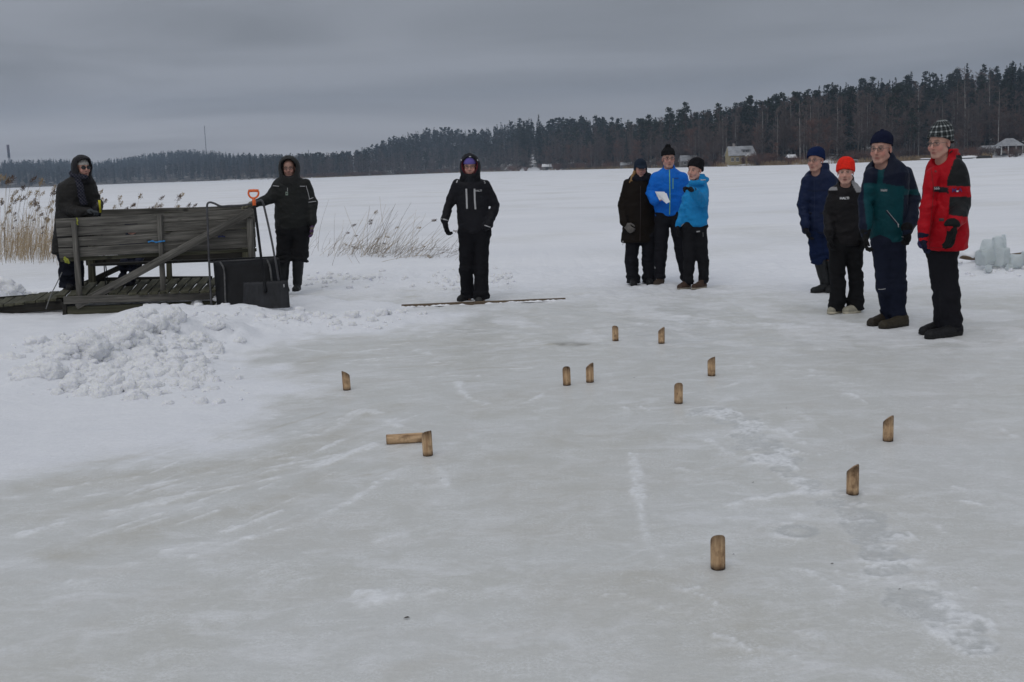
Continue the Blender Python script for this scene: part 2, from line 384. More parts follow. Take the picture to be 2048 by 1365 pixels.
def streak(pts, w, amt, arr, ragged=1.0):
    P = smooth_path(gl(pts), 5); m = nearm & (GX > P[:, 0].min() - .6) & (GX < P[:, 0].max() + .6) & (GY > P[:, 1].min() - .6) & (GY < P[:, 1].max() + .6)
    x, y = GX[m], GY[m]; d, t = dist_line(x, y, P)
    d = d + warp[m] * w * .5 * ragged
    v = np.exp(-(d / w) ** 2) * amt * sstep(0, .08, t) * sstep(1, .9, t) * (.45 + .8 * nse[m] ** 1.2) * (.6 + .5 * nse2[m])
    arr[m] = np.maximum(arr[m], v)
for s in [([(0, 1085), (130, 1045), (330, 1000), (560, 955), (700, 908), (768, 882)], .05, .95), ([(330, 1100), (500, 1075), (640, 1035), (760, 965), (835, 915)], .035, .6),
          ([(0, 1075), (60, 1065), (180, 1020), (300, 985)], .05, .5), ([(130, 1000), (330, 965), (480, 930), (560, 905)], .04, .6), ([(370, 1120), (480, 1080)], .03, .5),
          ([(320, 1105), (410, 1082)], .03, .6), ([(570, 695), (680, 706), (795, 697)], .035, 1.0), ([(830, 700), (880, 712), (930, 715)], .06, .6), ([(560, 855), (640, 870), (730, 820), (790, 850), (850, 865)], .04, .7),
          ([(660, 860), (720, 822)], .03, .5), ([(915, 760), (935, 795), (985, 812)], .04, .9), ([(1095, 780), (1070, 800), (1045, 808)], .035, .9), ([(1262, 890), (1275, 960), (1285, 1050), (1310, 1100), (1365, 1160)], .030, .6),
          ([(1265, 895), (1280, 1000), (1300, 1090)], .02, .5), ([(880, 930), (888, 960), (900, 1010)], .03, .4), ([(880, 960), (850, 1010), (830, 1060)], .03, .4), ([(700, 1110), (800, 1065), (870, 1050)], .035, .45),
          ([(1400, 870), (1450, 900), (1480, 925)], .04, .6), ([(1380, 845), (1520, 850), (1640, 905)], .05, .5), ([(1420, 1025), (1560, 990), (1680, 980)], .05, .55), ([(1560, 1020), (1640, 1045), (1800, 1060)], .06, .5),
          ([(0, 1000), (200, 965), (330, 950)], .06, .4), ([(80, 1190), (300, 1120), (420, 1110)], .05, .35), ([(1130, 1190), (1330, 1210), (1500, 1250)], .09, .3), ([(440, 1190), (560, 1130), (640, 1110)], .03, .4),
          ([(700, 1200), (800, 1190), (900, 1195)], .08, .55), ([(700, 880), (770, 890), (850, 885)], .05, .35), ([(1200, 760), (1330, 790), (1450, 800)], .12, .3), ([(480, 830), (600, 760), (720, 745)], .1, .35),
          ([(560, 730), (700, 722), (850, 712)], .03, .5), ([(600, 682), (740, 682), (880, 676)], .03, .45), ([(1480, 720), (1700, 760), (1900, 790)], .3, .35), ([(1250, 640), (1600, 650), (1900, 665)], .35, .5),
          ([(1000, 640), (1100, 660), (1180, 660)], .12, .4)]:
    streak(s[0], s[1], s[2], white)
for s in [([(0, 985), (130, 965), (330, 950), (520, 925), (640, 880), (760, 860)], .12, .8), ([(0, 1050), (200, 1010), (420, 985), (600, 930)], .10, .7), ([(60, 1130), (300, 1060), (520, 1015), (700, 930)], .14, .7), ([(560, 905), (700, 850), (800, 800)], .15, .6),
          ([(560, 780), (640, 720), (760, 690), (900, 680)], .16, .55), ([(600, 640), (700, 590), (850, 580)], .1, .5), ([(1000, 900), (1100, 1000), (1150, 1100)], .35, .45), ([(1200, 1150), (1400, 1220), (1600, 1290)], .25, .5), ([(0, 945), (150, 930), (330, 905)], .05, .7),
          ([(1090, 690), (1185, 690)], .045, 1.3), ([(1050, 870), (1200, 880), (1300, 860)], .3, .45), ([(930, 840), (1010, 800), (1080, 760)], .25, .4), ([(640, 602), (760, 596), (880, 592)], .06, .9), ([(1920, 525), (2048, 520)], .1, .7)]:
    streak(s[0], s[1], s[2], tan, .6)
spot = np.zeros_like(GX)
streak([(1112, 691), (1140, 688), (1170, 692)], .10, .75, spot, .5)
ring = np.zeros_like(GX)
rc = []
for (a, b, n) in [((1400, 815), (1480, 850), 16), ((1470, 850), (1560, 915), 22), ((1540, 905), (1620, 975), 14), ((1640, 985), (1760, 1060), 16), ((1700, 1030), (1790, 1140), 12), ((1760, 1150), (1930, 1260), 8), ((1850, 1200), (2000, 1320), 7)]:
    for i in range(n):
        t = rng.random(); rc.append((a[0] + (b[0] - a[0]) * t + rng.normal(0, 18), a[1] + (b[1] - a[1]) * t + rng.normal(0, 10), rng.uniform(.038, .072)))
rc += [(1552, 911, .062), (1548, 923, .058), (1590, 920, .05), (1617, 968, .06), (1752, 1068, .07), (1790, 1070, .055), (1755, 1113, .07), (1790, 1137, .06), (1845, 1195, .08), (1840, 1222, .08), (1915, 1250, .09), (1595, 1062, .09), (1415, 817, .045), (1515, 870, .05), (1510, 882, .05)]
for (px, py, r) in rc:
    p = G(px, py); i0, i1 = np.searchsorted(gxs, [p[0] - r * 1.6, p[0] + r * 1.6]); j0, j1 = np.searchsorted(gys, [p[1] - r * 1.6, p[1] + r * 1.6])
    d = np.hypot(GX[i0:i1, j0:j1] - p[0], GY[i0:i1, j0:j1] - p[1]) / r
    v = np.where(d < 1, .55 + .45 * np.exp(-((d - .85) / .2) ** 2), np.exp(-((d - 1) / .1) ** 2) * .5) * (d < 1.5)
    v = v - .75 * np.exp(-(d / .4) ** 2) * (rng.random() < .5)
    ring[i0:i1, j0:j1] = np.maximum(ring[i0:i1, j0:j1], v * (.7 + .5 * nse[i0:i1, j0:j1]))
    w0 = np.exp(-((d - 1.25) / .25) ** 2) * .8 * nse[i0:i1, j0:j1]; white[i0:i1, j0:j1] = np.maximum(white[i0:i1, j0:j1], w0)
for i in range(95):
    t0 = rng.uniform(0, 1); ax_, ay_ = rng.uniform(560, 900), rng.uniform(800, 930); bx_ = ax_ - rng.uniform(100, 700) * (1 if ax_ < 900 else .35); by_ = ay_ + (ax_ - bx_) * rng.uniform(.22, .42) + (0 if ax_ < 900 else rng.uniform(60, 260))
    u0 = rng.uniform(0, .6); u1 = u0 + rng.uniform(.15, .4); P_ = [(ax_ + (bx_ - ax_) * u, ay_ + (by_ - ay_) * u + 12 * math.sin(u * 3 + i)) for u in np.linspace(u0, u1, 4)]
    streak(P_, rng.uniform(.008, .022), rng.uniform(.3, .85), white if i % 3 else tan, .6)
for i in range(70):
    ax_, ay_ = rng.uniform(500, 1000), rng.uniform(655, 790); L_ = rng.uniform(40, 170); streak([(ax_, ay_), (ax_ + L_ * .5, ay_ - L_ * .03), (ax_ + L_, ay_ - L_ * rng.uniform(.02, .1))], rng.uniform(.012, .03), rng.uniform(.3, .8), white if i % 2 else tan, .6)
for i in range(60):
    ax_, ay_ = rng.uniform(1200, 2000), rng.uniform(760, 1300); L_ = rng.uniform(30, 120); streak([(ax_, ay_), (ax_ + L_ * .5, ay_ + L_ * .1), (ax_ + L_, ay_ + L_ * rng.uniform(-.1, .5))], rng.uniform(.01, .03), rng.uniform(.25, .6), white, .8)
trail = streak
streak([(1380, 815), (1500, 860), (1600, 950), (1760, 1060), (1840, 1180), (1980, 1300)], .2, .40, white, 1.0)
white = np.clip(white, 0, 1); white = white * .55 + .72 * sstep(.25, .62, white + .16 * (nse2 - .5) + .2 * (nse - .5)) * (white > .02); white = np.clip(white, 0, 1); ring = np.clip(ring, 0, 1)
GH = GH + white * (1 - snow) * .006 - ring * .002 + fbm(GX * .9, GY * .9, oct=2, seed=81) * .0025
def lake_material():
    m = bpy.data.materials.new('snow_and_ice'); m.use_nodes = True; n, l = m.node_tree.nodes, m.node_tree.links
    p = n['Principled BSDF']
    def at(k): a = N(n, 'ShaderNodeAttribute', attribute_name=k); return a.outputs['Fac']
    def mix(f, a, b):
        x = N(n, 'ShaderNodeMix', data_type='RGBA')
        if isinstance(f, float): x.inputs[0].default_value = f
        else: l.new(f, x.inputs[0])
        for s, v in ((6, a), (7, b)):
            if isinstance(v, tuple): x.inputs[s].default_value = (*v, 1)
            else: l.new(v, x.inputs[s])
        return x.outputs[2]
    def mrange(v, a, b, c, d):
        x = N(n, 'ShaderNodeMapRange'); l.new(v, x.inputs[0])
        for i, q in enumerate((a, b, c, d)): x.inputs[i + 1].default_value = q
        return x.outputs[0]
    def math2(op, a, b):
        x = N(n, 'ShaderNodeMath', operation=op)
        for i, v in enumerate((a, b)):
            if isinstance(v, (int, float)): x.inputs[i].default_value = v
            else: l.new(v, x.inputs[i])
        return x.outputs[0]
    tc = N(n, 'ShaderNodeTexCoord')
    def noise(sc, det=5, rough=.6, st=(1, 1, 1), dist=0):
        mp = N(n, 'ShaderNodeMapping'); mp.inputs['Scale'].default_value = st; l.new(tc.outputs['Object'], mp.inputs[0])
        x = N(n, 'ShaderNodeTexNoise'); x.inputs['Scale'].default_value = sc; x.inputs['Detail'].default_value = det; x.inputs['Roughness'].default_value = rough; x.inputs['Distortion'].default_value = dist
        l.new(mp.outputs[0], x.inputs[0]); return x.outputs[0]
    big = noise(.55, 6, .6, dist=.5); mid = noise(2.6, 8, .72, (1, 1.6, 1), .6); fine = noise(38, 6, .75); grit = noise(160, 3, .7); medium = noise(9, 6, .7, (1, 1.8, 1), .4)
    ice = mix(mrange(big, .35, .65, 0, 1), (.560, .562, .535), (.612, .622, .618))
    ice = mix(math2('MULTIPLY', mrange(mid, .5, .66, 0, 1), .75), ice, (.735, .745, .76)); ice = mix(math2('MULTIPLY', mrange(noise(1.3, 6, .65, (1, 1.5, 1), .8), .5, .66, 0, 1), .5), ice, (.555, .545, .515))
    ice = mix(math2('MULTIPLY', mrange(medium, .54, .7, 0, 1), .35), ice, (.74, .75, .76))
    ice = mix(math2('MULTIPLY', at('tan'), 1.0), ice, (.50, .485, .435))
    ice = mix(math2('MULTIPLY', at('ring'), .85), ice, (.45, .465, .465))
    frost = math2('MULTIPLY', mrange(noise(3.4, 7, .7, (1, 1.3, 1), .9), .46, .6, 0, 1), mrange(noise(75, 4, .75), .44, .6, 0, 1))
    ice = mix(math2('MULTIPLY', frost, .6), ice, (.76, .775, .79))
    wfac = math2('MULTIPLY', at('white'), mrange(fine, .3, .6, .45, 1.0))
    ice = mix(wfac, ice, (.80, .815, .835))
    sn = mix(mrange(mid, .3, .7, 0, 1), (.77, .785, .825), (.84, .85, .88))
    sn = mix(mrange(noise(.22, 5, .6, (.22, 1, 1), .3), .36, .64, 0, .55), sn, (.70, .72, .765)); sn = mix(math2('MULTIPLY', mrange(noise(.9, 3, .6, (.03, 1, 1)), .62, .68, 0, 1), .5), sn, (.88, .89, .905))
    sfac = math2('ADD', at('snow'), math2('MULTIPLY', math2('SUBTRACT', medium, .5), math2('MULTIPLY', math2('MULTIPLY', at('snow'), math2('SUBTRACT', 1.0, at('snow'))), 4)))
    sc = mrange(sfac, .12, .88, 0, 1)
    col = mix(sc, ice, sn)
    col = mix(math2('MULTIPLY', at('tan'), .22), col, (.5, .49, .44))
    gf = math2('ADD', mrange(fine, .3, .7, .94, 1.05), mrange(grit, .3, .7, -.045, .045))
    sca = N(n, 'ShaderNodeVectorMath', operation='SCALE'); l.new(col, sca.inputs[0]); l.new(gf, sca.inputs['Scale'])
    c2 = mix(at('spot'), sca.outputs[0], (.13, .12, .10))
    l.new(c2, p.inputs['Base Color'])
    l.new(mrange(sc, 0, 1, .42, .9), p.inputs['Roughness']); p.inputs['Specular IOR Level'].default_value = .3
    hgt = math2('ADD', math2('MULTIPLY', medium, .5), math2('ADD', math2('MULTIPLY', fine, .22), math2('MULTIPLY', grit, .05)))
    b = N(n, 'ShaderNodeBump'); l.new(hgt, b.inputs['Height']); b.inputs['Distance'].default_value = .022; l.new(mrange(sc, 0, 1, .35, .9), b.inputs['Strength'])
    l.new(b.outputs[0], p.inputs['Normal'])
    return m
MT['lake'] = lake_material()
nx_, ny_ = GX.shape
idx = np.arange(nx_ * ny_).reshape(nx_, ny_)
lake = obj('frozen_lake', np.stack([GX, GY, GH], -1).reshape(-1, 3), np.stack([idx[:-1, :-1], idx[1:, :-1], idx[1:, 1:], idx[:-1, 1:]], -1).reshape(-1, 4), MT['lake'],
           cols={'snow': snow.ravel(), 'white': white.ravel(), 'tan': np.clip(tan, 0, 1).ravel(), 'ring': ring.ravel(), 'spot': np.clip(spot, 0, .85).ravel()})
tag(lake, kind='structure')

# ------------------------------------------------------------------ far shore: terrain
SH = np.array([(-900, 1250), (-300, 1150), (0, 1050), (300, 1150), (480, 950), (600, 760), (700, 820), (870, 900), (980, 800), (1050, 640), (1150, 560), (1300, 430), (1450, 345), (1600, 300), (1750, 300), (1880, 320), (1960, 300), (2048, 290), (2300, 270), (2900, 250)], float)
SKY = np.array([(-900, 335), (-200, 330), (0, 326), (100, 321), (200, 325), (250, 318), (340, 305), (410, 303), (460, 311), (520, 314), (600, 316), (680, 308), (740, 294), (800, 272), (850, 260), (900, 256), (950, 262), (1000, 250), (1050, 238), (1100, 240), (1150, 236),
                (1200, 238), (1300, 244), (1340, 230), (1400, 226), (1450, 222), (1500, 208), (1550, 200), (1600, 193), (1650, 176), (1700, 168), (1800, 158), (1850, 154), (1900, 147), (1960, 143), (2048, 130), (2300, 110), (2900, 90)], float)
def shoreY(px): return np.interp(px, SH[:, 0], SH[:, 1])
def ridgeD(px): return np.interp(px, [-900, 300, 560, 700, 900, 1050, 1300, 1600, 2048, 2900], [650, 650, 420, 260, 240, 230, 190, 170, 170, 170])
TREE_H = np.interp
def treeH(px): return np.interp(px, [0, 600, 900, 1300, 2048], [15, 16, 17, 17, 17])
def ridgeZ(px):
    D = shoreY(px) + ridgeD(px); h = 337.75 - math.tan(R(2.0)) * (np.asarray(px, float) - 1024)
    return np.maximum((h - np.interp(px, SKY[:, 0], SKY[:, 1])) / F_PX * D + EYE - treeH(px) * np.interp(px, [560, 700], [.92, 1.08]), 1.0)
def terr_z(px, s):
    """height at azimuth px and distance s behind the shore"""
    rd = ridgeD(px); t = np.clip(s / rd, 0, 3)
    prof = np.where(t < 1, .06 * t + .94 * t ** 1.25, 1 + .02 * (t - 1))
    return ridgeZ(px) * prof + .5 * sstep(0, 6, s) - .35 * (s < 1)
def azX(px, Y):
    """x of the vertical plane through horizon pixel px at distance Y"""
    py = 337.75 - math.tan(R(2.0)) * (np.asarray(px, float) - 1024); d = ray(px, py); return d[..., 0] / d[..., 1] * Y
pxs = np.concatenate([np.arange(-900, -50, 50), np.arange(-50, 2150, 9), np.arange(2150, 2900, 50)]).astype(float)
ss = np.concatenate([[-3, 0, 2, 5, 9, 14, 20], np.arange(28, 200, 10), np.arange(200, 760, 30)])
PX, S = np.meshgrid(pxs, ss, indexing='ij')
wobs = 6 * fbm(PX * .02, PX * 0, oct=3, seed=71)
TYg = shoreY(PX) + wobs + S; TXg = azX(PX, TYg); TZg = terr_z(PX, S) + sstep(3, 30, S) * fbm(TXg * .02, TYg * .02, oct=3, seed=72) * 1.2
def terrain_material():
    m = mat('forest_floor', (.1, .08, .06), .95); n, l = m.node_tree.nodes, m.node_tree.links; p = n['Principled BSDF']
    tc = N(n, 'ShaderNodeTexCoord'); a = N(n, 'ShaderNodeTexNoise'); a.inputs['Scale'].default_value = .09; a.inputs['Detail'].default_value = 8; a.inputs['Roughness'].default_value = .7; l.new(tc.outputs['Object'], a.inputs[0])
    cr = N(n, 'ShaderNodeValToRGB'); e = cr.color_ramp.elements; e[0].position = .44; e[0].color = (.05, .04, .032, 1); e[1].position = .60; e[1].color = (.62, .63, .66, 1); k = e.new(.52); k.color = (.10, .08, .06, 1)
    at = N(n, 'ShaderNodeAttribute', attribute_name='open'); ad = N(n, 'ShaderNodeMath', operation='ADD'); l.new(a.outputs[0], ad.inputs[0]); l.new(at.outputs['Fac'], ad.inputs[1]); l.new(ad.outputs[0], cr.inputs[0]); l.new(cr.outputs[0], p.inputs['Base Color'])
    return m
opn = .10 * np.exp(-((PX - 1066) / 7) ** 2) * (S < 120) + .3 * np.exp(-((PX - 1070) / 45) ** 2) * (S < 26) + .22 * ((PX > 1440) & (PX < 1640) & (S < 16)) + .3 * ((PX > 1900) & (S < 14)) + .14 * ((PX > 1630) & (PX < 1800) & (S < 30)) + .12 * ((PX > 440) & (PX < 640) & (S < 20))
MT['floor'] = terrain_material()
idx = np.arange(PX.size).reshape(PX.shape)
terr = obj('forest_hills', np.stack([TXg, TYg, TZg], -1).reshape(-1, 3), np.stack([idx[:-1, :-1], idx[1:, :-1], idx[1:, 1:], idx[:-1, 1:]], -1).reshape(-1, 4), MT['floor'], cols={'open': (opn - .05).ravel()})
tag(terr, kind='structure')
def tpos(px, s):
    Y = float(shoreY(px) + s); x = float(azX(px, Y)); return x, Y, float(terr_z(px, s))

# ------------------------------------------------------------------ shovelled snow chunks
def ico(n):
    t = (1 + 5 ** .5) / 2; V = [(-1, t, 0), (1, t, 0), (-1, -t, 0), (1, -t, 0), (0, -1, t), (0, 1, t), (0, -1, -t), (0, 1, -t), (t, 0, -1), (t, 0, 1), (-t, 0, -1), (-t, 0, 1)]
    F = [(0, 11, 5), (0, 5, 1), (0, 1, 7), (0, 7, 10), (0, 10, 11), (1, 5, 9), (5, 11, 4), (11, 10, 2), (10, 7, 6), (7, 1, 8), (3, 9, 4), (3, 4, 2), (3, 2, 6), (3, 6, 8), (3, 8, 9), (4, 9, 5), (2, 4, 11), (6, 2, 10), (8, 6, 7), (9, 8, 1)]
    V = [np.array(v) / np.linalg.norm(v) for v in V]
    for _ in range(n):
        c = {}; F2 = []
        def m(a, b):
            k = (min(a, b), max(a, b))
            if k not in c: v = V[a] + V[b]; V.append(v / np.linalg.norm(v)); c[k] = len(V) - 1
            return c[k]
        for a, b, d in F: x, y, z = m(a, b), m(b, d), m(d, a); F2 += [(a, x, z), (b, y, x), (d, z, y), (x, y, z)]
        F = F2
    return np.array(V), np.array(F)
ICO = [ico(1), ico(2), ico(3)]
def chunks():
    rc_ = np.random.default_rng(77); mb = MB(); L = []
    big = [(62, 783, .13), (98, 775, .16), (128, 762, .15), (150, 780, .12), (182, 752, .17), (215, 775, .13), (232, 735, .19), (165, 728, .15), (262, 762, .14), (287, 728, .17), (320, 748, .14), (250, 700, .18), (300, 695, .17), (350, 700, .16), (345, 745, .13), (225, 797, .09),
           (385, 735, .12), (400, 705, .12), (290, 790, .08), (330, 672, .15), (270, 672, .14), (430, 690, .1), (600, 655, .12), (570, 660, .07), (655, 652, .1), (705, 650, .11), (760, 645, .09), (640, 640, .09), (735, 640, .1), (800, 640, .07), (296, 640, .06), (478, 628, .05)]
    for a in big: L.append((a[0], a[1], a[2] * .85, -.25))
    for i in range(950):
        t = rc_.random()
        if t < .74:
            px, py = rc_.normal(262, 110), rc_.normal(735, 36)
            if py > 815 or px < 22 or px > 480 or py < 650 + abs(px - 300) * .16: continue
            r = .010 + .10 * rc_.random() ** 2.6
        elif t < .95:
            px, py = rc_.uniform(380, 862), rc_.normal(650, 9)
            if py > 668 - max(0, px - 720) * .22 or py < 632: continue
            r = .010 + .045 * rc_.random() ** 2
        else: px, py = rc_.uniform(10, 520), rc_.uniform(780, 815); r = .006 + .014 * rc_.random()
        L.append((px, py, r, rc_.uniform(-.6, .15)))
    for i in range(160):
        px = rc_.choice([rc_.normal(905, 26), rc_.normal(1003, 10), rc_.normal(660, 50), rc_.normal(700, 120)]); py = rc_.normal(563, 8) if px < 1100 else 570; L.append((px, py, rc_.uniform(.012, .05), .1))
    for i in range(90): px = rc_.uniform(290, 585); L.append((px, 622 + (590 - px) * .012 + rc_.normal(3, 4), rc_.uniform(.012, .045), .3))
    for a in [(8, 600, .17), (28, 598, .13), (55, 594, .07), (66, 592, .06), (-20, 604, .2)]: L.append((a[0], a[1], a[2], 0))
    for i in range(60): L.append((rc_.normal(2000, 38), rc_.normal(540, 6), rc_.uniform(.012, .05), .1))
    for (px, py, r, e) in L:
        p = G(px, py); g = gz(p[0], p[1]); V, F = ICO[2 if r > .075 else 1 if r > .022 else 0]; s = rc_.integers(0, 999); q = V * 1.6 + s
        d = 1 + .26 * fbm(q[:, 0] * .8, q[:, 1] * .8, q[:, 2] * .8, 4, 3, .55) + .09 * fbm(q[:, 0] * 3.5, q[:, 1] * 3.5, q[:, 2] * 3.5, 2, 9); sc = rc_.uniform(.8, 1.25, 3) * [1, 1, .85]
        mb.add(V * d[:, None] * r * sc + [p[0], p[1], g + r * e], F)
    o = mb.build('snow_chunks', MT['chunk']); tag(o, 'heap of shovelled snow chunks and crumbs left of the cleared ice', 'snow', kind='stuff')
MT['chunk'] = mat('shovelled_snow', (.82, .83, .855), .9, (60, .018), (14, .05), spec=.15, sss=.5)
chunks()
# ------------------------------------------------------------------ trees
rt = np.random.default_rng(11)
def quad_cloud(C, size, rt, flat=.0, asp=1.0):
    """randomly turned small faces at centres C"""
    C = np.asarray(C, float); n = len(C); a = rt.normal(size=(n, 3)); a[:, 2] *= (1 - flat); a /= np.linalg.norm(a, axis=1)[:, None]
    b = rt.normal(size=(n, 3)); b[:, 2] *= (1 - flat) if flat else 1; b -= a * (a * b).sum(1)[:, None]; b /= np.linalg.norm(b, axis=1)[:, None] + 1e-9
    s = (np.asarray(size) * rt.uniform(.6, 1.3, n))[:, None] * .5
    V = np.stack([C - a * s - b * s * asp, C + a * s - b * s * asp * .6, C + a * s * .8 + b * s * asp, C - a * s * .7 + b * s * asp * .9], 1).reshape(-1, 3)
    return V, np.arange(n * 4).reshape(n, 4)
def strips(A, B, w0, w1, rt):
    """thin tapering strips from A to B"""
    A, B = np.asarray(A, float), np.asarray(B, float); d = B - A; r = rt.normal(size=A.shape); s = np.cross(d, r); s /= np.linalg.norm(s, axis=1)[:, None] + 1e-9
    w0 = np.broadcast_to(w0, len(A))[:, None] * .5; w1 = np.broadcast_to(w1, len(A))[:, None] * .5
    V = np.stack([A - s * w0, A + s * w0, B + s * w1, B - s * w1], 1).reshape(-1, 3)
    return V, np.arange(len(A) * 4).reshape(-1, 4)
def trunk_mesh(h, r, rt, lean=.15, seg=6, top=.97):
    z = np.linspace(-.6, h * top, 7); P = np.c_[np.cumsum(rt.normal(0, lean * .4, 7)) * .5, np.cumsum(rt.normal(0, lean * .4, 7)) * .5, z]; P[0, :2] = P[1, :2] = 0
    return P, tube(P, r * (1.05 - .95 * np.linspace(0, 1, 7) ** 1.1) + .012, seg, False)
def spruce(h, rt, dens=1.0, q=.62):
    P, tr = trunk_mesh(h, h * .011, rt, .05); C = []; S = []
    z0 = h * rt.uniform(.06, .2); z = z0; wide = rt.uniform(.13, .19)
    while z < h * .985:
        L = ((h - z) / (h - z0)) ** .85 * wide * h * rt.uniform(.75, 1.15) + .12; n = max(3, int(7 * dens))
        for a in rt.uniform(0, 2 * np.pi, n):
            l = L * rt.uniform(.65, 1.15); k = max(1, int(l / (q * .62)))
            for j in range(k):
                t = (j + .6) / k; C.append([math.cos(a) * l * t, math.sin(a) * l * t, z - l * (.12 + .38 * t * t) + rt.normal(0, .06)]); S.append(q * (.75 + .4 * (1 - t)) * min(1, .45 + L / 1.2))
        z += (.42 if dens > .6 else .9) * (1 if dens >= 1 else 1.1)
    return tr, quad_cloud(C, S, rt, .45, .7)
def pine(h, rt, dens=1.0, q=.46):
    P, tr = trunk_mesh(h, h * .013, rt, .35, top=.93); C = []; LA = []; LB = []
    nc = int(rt.integers(26, 44) * (1 if dens > .5 else .6)); lo = rt.uniform(.18, .48); full = rt.uniform(.10, .16)
    for i in range(nc):
        t = lo + (1 - lo) * rt.random() ** .8; rad = (1 - (t - lo) / (1 - lo)) ** .6 * h * full * rt.uniform(.35, 1.25) + .2; rad *= min(1, .5 + (t - lo) * 4); a = rt.uniform(0, 6.28); tp = np.array([np.interp(t * h, P[:, 2], P[:, k]) for k in (0, 1)])
        c = np.array([tp[0] + math.cos(a) * rad, tp[1] + math.sin(a) * rad, t * h - .2]); cr = h * rt.uniform(.025, .06)
        LA.append([tp[0], tp[1], t * h - 1.0]); LB.append(c)
        g = rt.normal(size=(max(3, int(26 * dens)), 3)); g /= np.linalg.norm(g, axis=1)[:, None]; g *= rt.uniform(.2, 1.25, (len(g), 1)) * cr; g[:, 2] *= .6; C += list(c + g)
    lv, lf = strips(LA, LB, .13, .05, rt); tv, tf = tr
    return ((np.concatenate([tv, lv]), [np.concatenate([tf[0], lf + len(tv)])]), quad_cloud(C, q * (1 if dens >= .9 else 1.7), rt, .25, .6))
def birch(h, rt, dens=1.0, w=1.0, spread=.17):
    P, tr = trunk_mesh(h, h * .0085, rt, .35, 5); LA, LB, A, B = [], [], [], []
    nb = int(26 * (1 if dens >= 1 else .5))
    for i in range(nb):
        t = rt.uniform(.22, .95) if i > 3 else rt.uniform(.3, .5); a = rt.uniform(0, 6.28); L = h * spread * (1.15 - t * .75) * rt.uniform(.6, 1.2)
        o = np.array([np.interp(t * h, P[:, 2], P[:, k]) for k in (0, 1)] + [t * h]); d = np.array([math.cos(a) * .75, math.sin(a) * .75, rt.uniform(.6, 1.1)]); e = o + d * L; LA.append(o); LB.append(e)
        for j in range(int(9 * dens) + 2):
            u = rt.uniform(.15, 1); s = o + (e - o) * u; d2 = d * .5 + rt.normal(0, .5, 3); d2[2] = abs(d2[2]) * .5 + .1; e2 = s + d2 * L * .55 * rt.uniform(.4, 1); A.append(s); B.append(e2)
            for k in range(int(3 * dens + .5)):
                u2 = rt.uniform(.2, 1); s2 = s + (e2 - s) * u2; d3 = d2 * .4 + rt.normal(0, .45, 3); d3[2] -= .25; A.append(s2); B.append(s2 + d3 * L * .35)
    lv, lf = strips(LA, LB, .10 * w, .04 * w, rt); v1, f1 = strips(A, B, .042 * w, .02 * w, rt)
    return tr, (np.concatenate([lv, v1]), np.concatenate([lf, f1 + len(lv)]))
def shrub(h, rt, n=70, w=1.0):
    a = rt.uniform(0, 6.28, n); A = np.c_[np.cos(a), np.sin(a), np.zeros(n)] * rt.uniform(0, .5, (n, 1)); A[:, 2] = -.2
    B = A + np.c_[np.cos(a) * rt.uniform(.05, .5, n), np.sin(a) * rt.uniform(.05, .5, n), rt.uniform(.6, 1.05, n)] * h; C0 = A + (B - A) * rt.uniform(.35, .9, (n, 1)); D = C0 + rt.normal(0, .2, (n, 3)) * h + [0, 0, .15 * h]; D2 = C0 + rt.normal(0, .22, (n, 3)) * h + [0, 0, .1 * h]
    return strips(np.concatenate([A, C0, C0]), np.concatenate([B, D, D2]), .05 * w, .02 * w, rt)
MT['spruce'] = mat('spruce_needles', (.017, .027, .021), .9, None, (.8, .55), spec=.1)
MT['pine'] = mat('pine_needles', (.026, .036, .023), .9, None, (.7, .45), spec=.1)
MT['bark_dark'] = mat('dark_bark', (.05, .04, .033), .95, None, (3, .4), spec=.1)
MT['bark_pine'] = mat('pine_bark', (.065, .042, .032), .95, None, (2, .4), spec=.1)
MT['bark_birch'] = mat('birch_bark', (.27, .26, .25), .9, None, (1.4, .65, (1, 1, 2.5)), spec=.1)
MT['bark_grey'] = mat('greyish_birch_bark', (.12, .11, .10), .9, None, (1.4, .65, (1, 1, 2.5)), spec=.1)
MT['twig'] = mat('bare_twigs', (.105, .082, .074), .95, None, (.6, .4), spec=.1)
MT['twig_red'] = mat('reddish_bare_twigs', (.15, .085, .066), .95, None, (.6, .35), spec=.1)
MT['reed_far'] = mat('far_dry_reeds', (.22, .16, .095), .9, None, (.5, .35), spec=.1)
PROTO = {}
def proto(kind, k, crown_mat, bark_mat, gen):
    (tv, tf), (cv, cf) = gen
    t = mk(kind + '_trunk', tv, tf, bark_mat, True); c = mk(kind + '_crown', cv, cf if isinstance(cf, list) else [cf], crown_mat, False)
    PROTO.setdefault(kind, []).append((t, c, gen))
HB = 16.0
for k in range(6): proto('spruce_tree', k, MT['spruce'], MT['bark_dark'], spruce(HB, rt))
for k in range(6): proto('pine_tree', k, MT['pine'], MT['bark_pine'], pine(HB, rt))
for k in range(7): proto('birch_tree', k, MT['twig'], MT['bark_grey'] if k < 5 else MT['bark_birch'], birch(HB, rt, 1.0, 1.6))
for k in range(2): proto('birch_tree', k, MT['twig'], MT['bark_birch'], birch(HB, rt, 1.0, 1.3))
for k in range(4): proto('bare_tree', k, MT['twig'], MT['bark_dark'], birch(HB * .8, rt, 1.0, 1.7, spread=.24))
for k in range(3): proto('bare_tree', k, MT['twig_red'], MT['bark_dark'], birch(HB * .7, rt, 1.0, 1.7, spread=.28))
SHRUBS = [mk('shrub', *shrub(2.2, rt), MT['twig'] if k % 2 else MT['twig_red'], False) for k in range(5)]
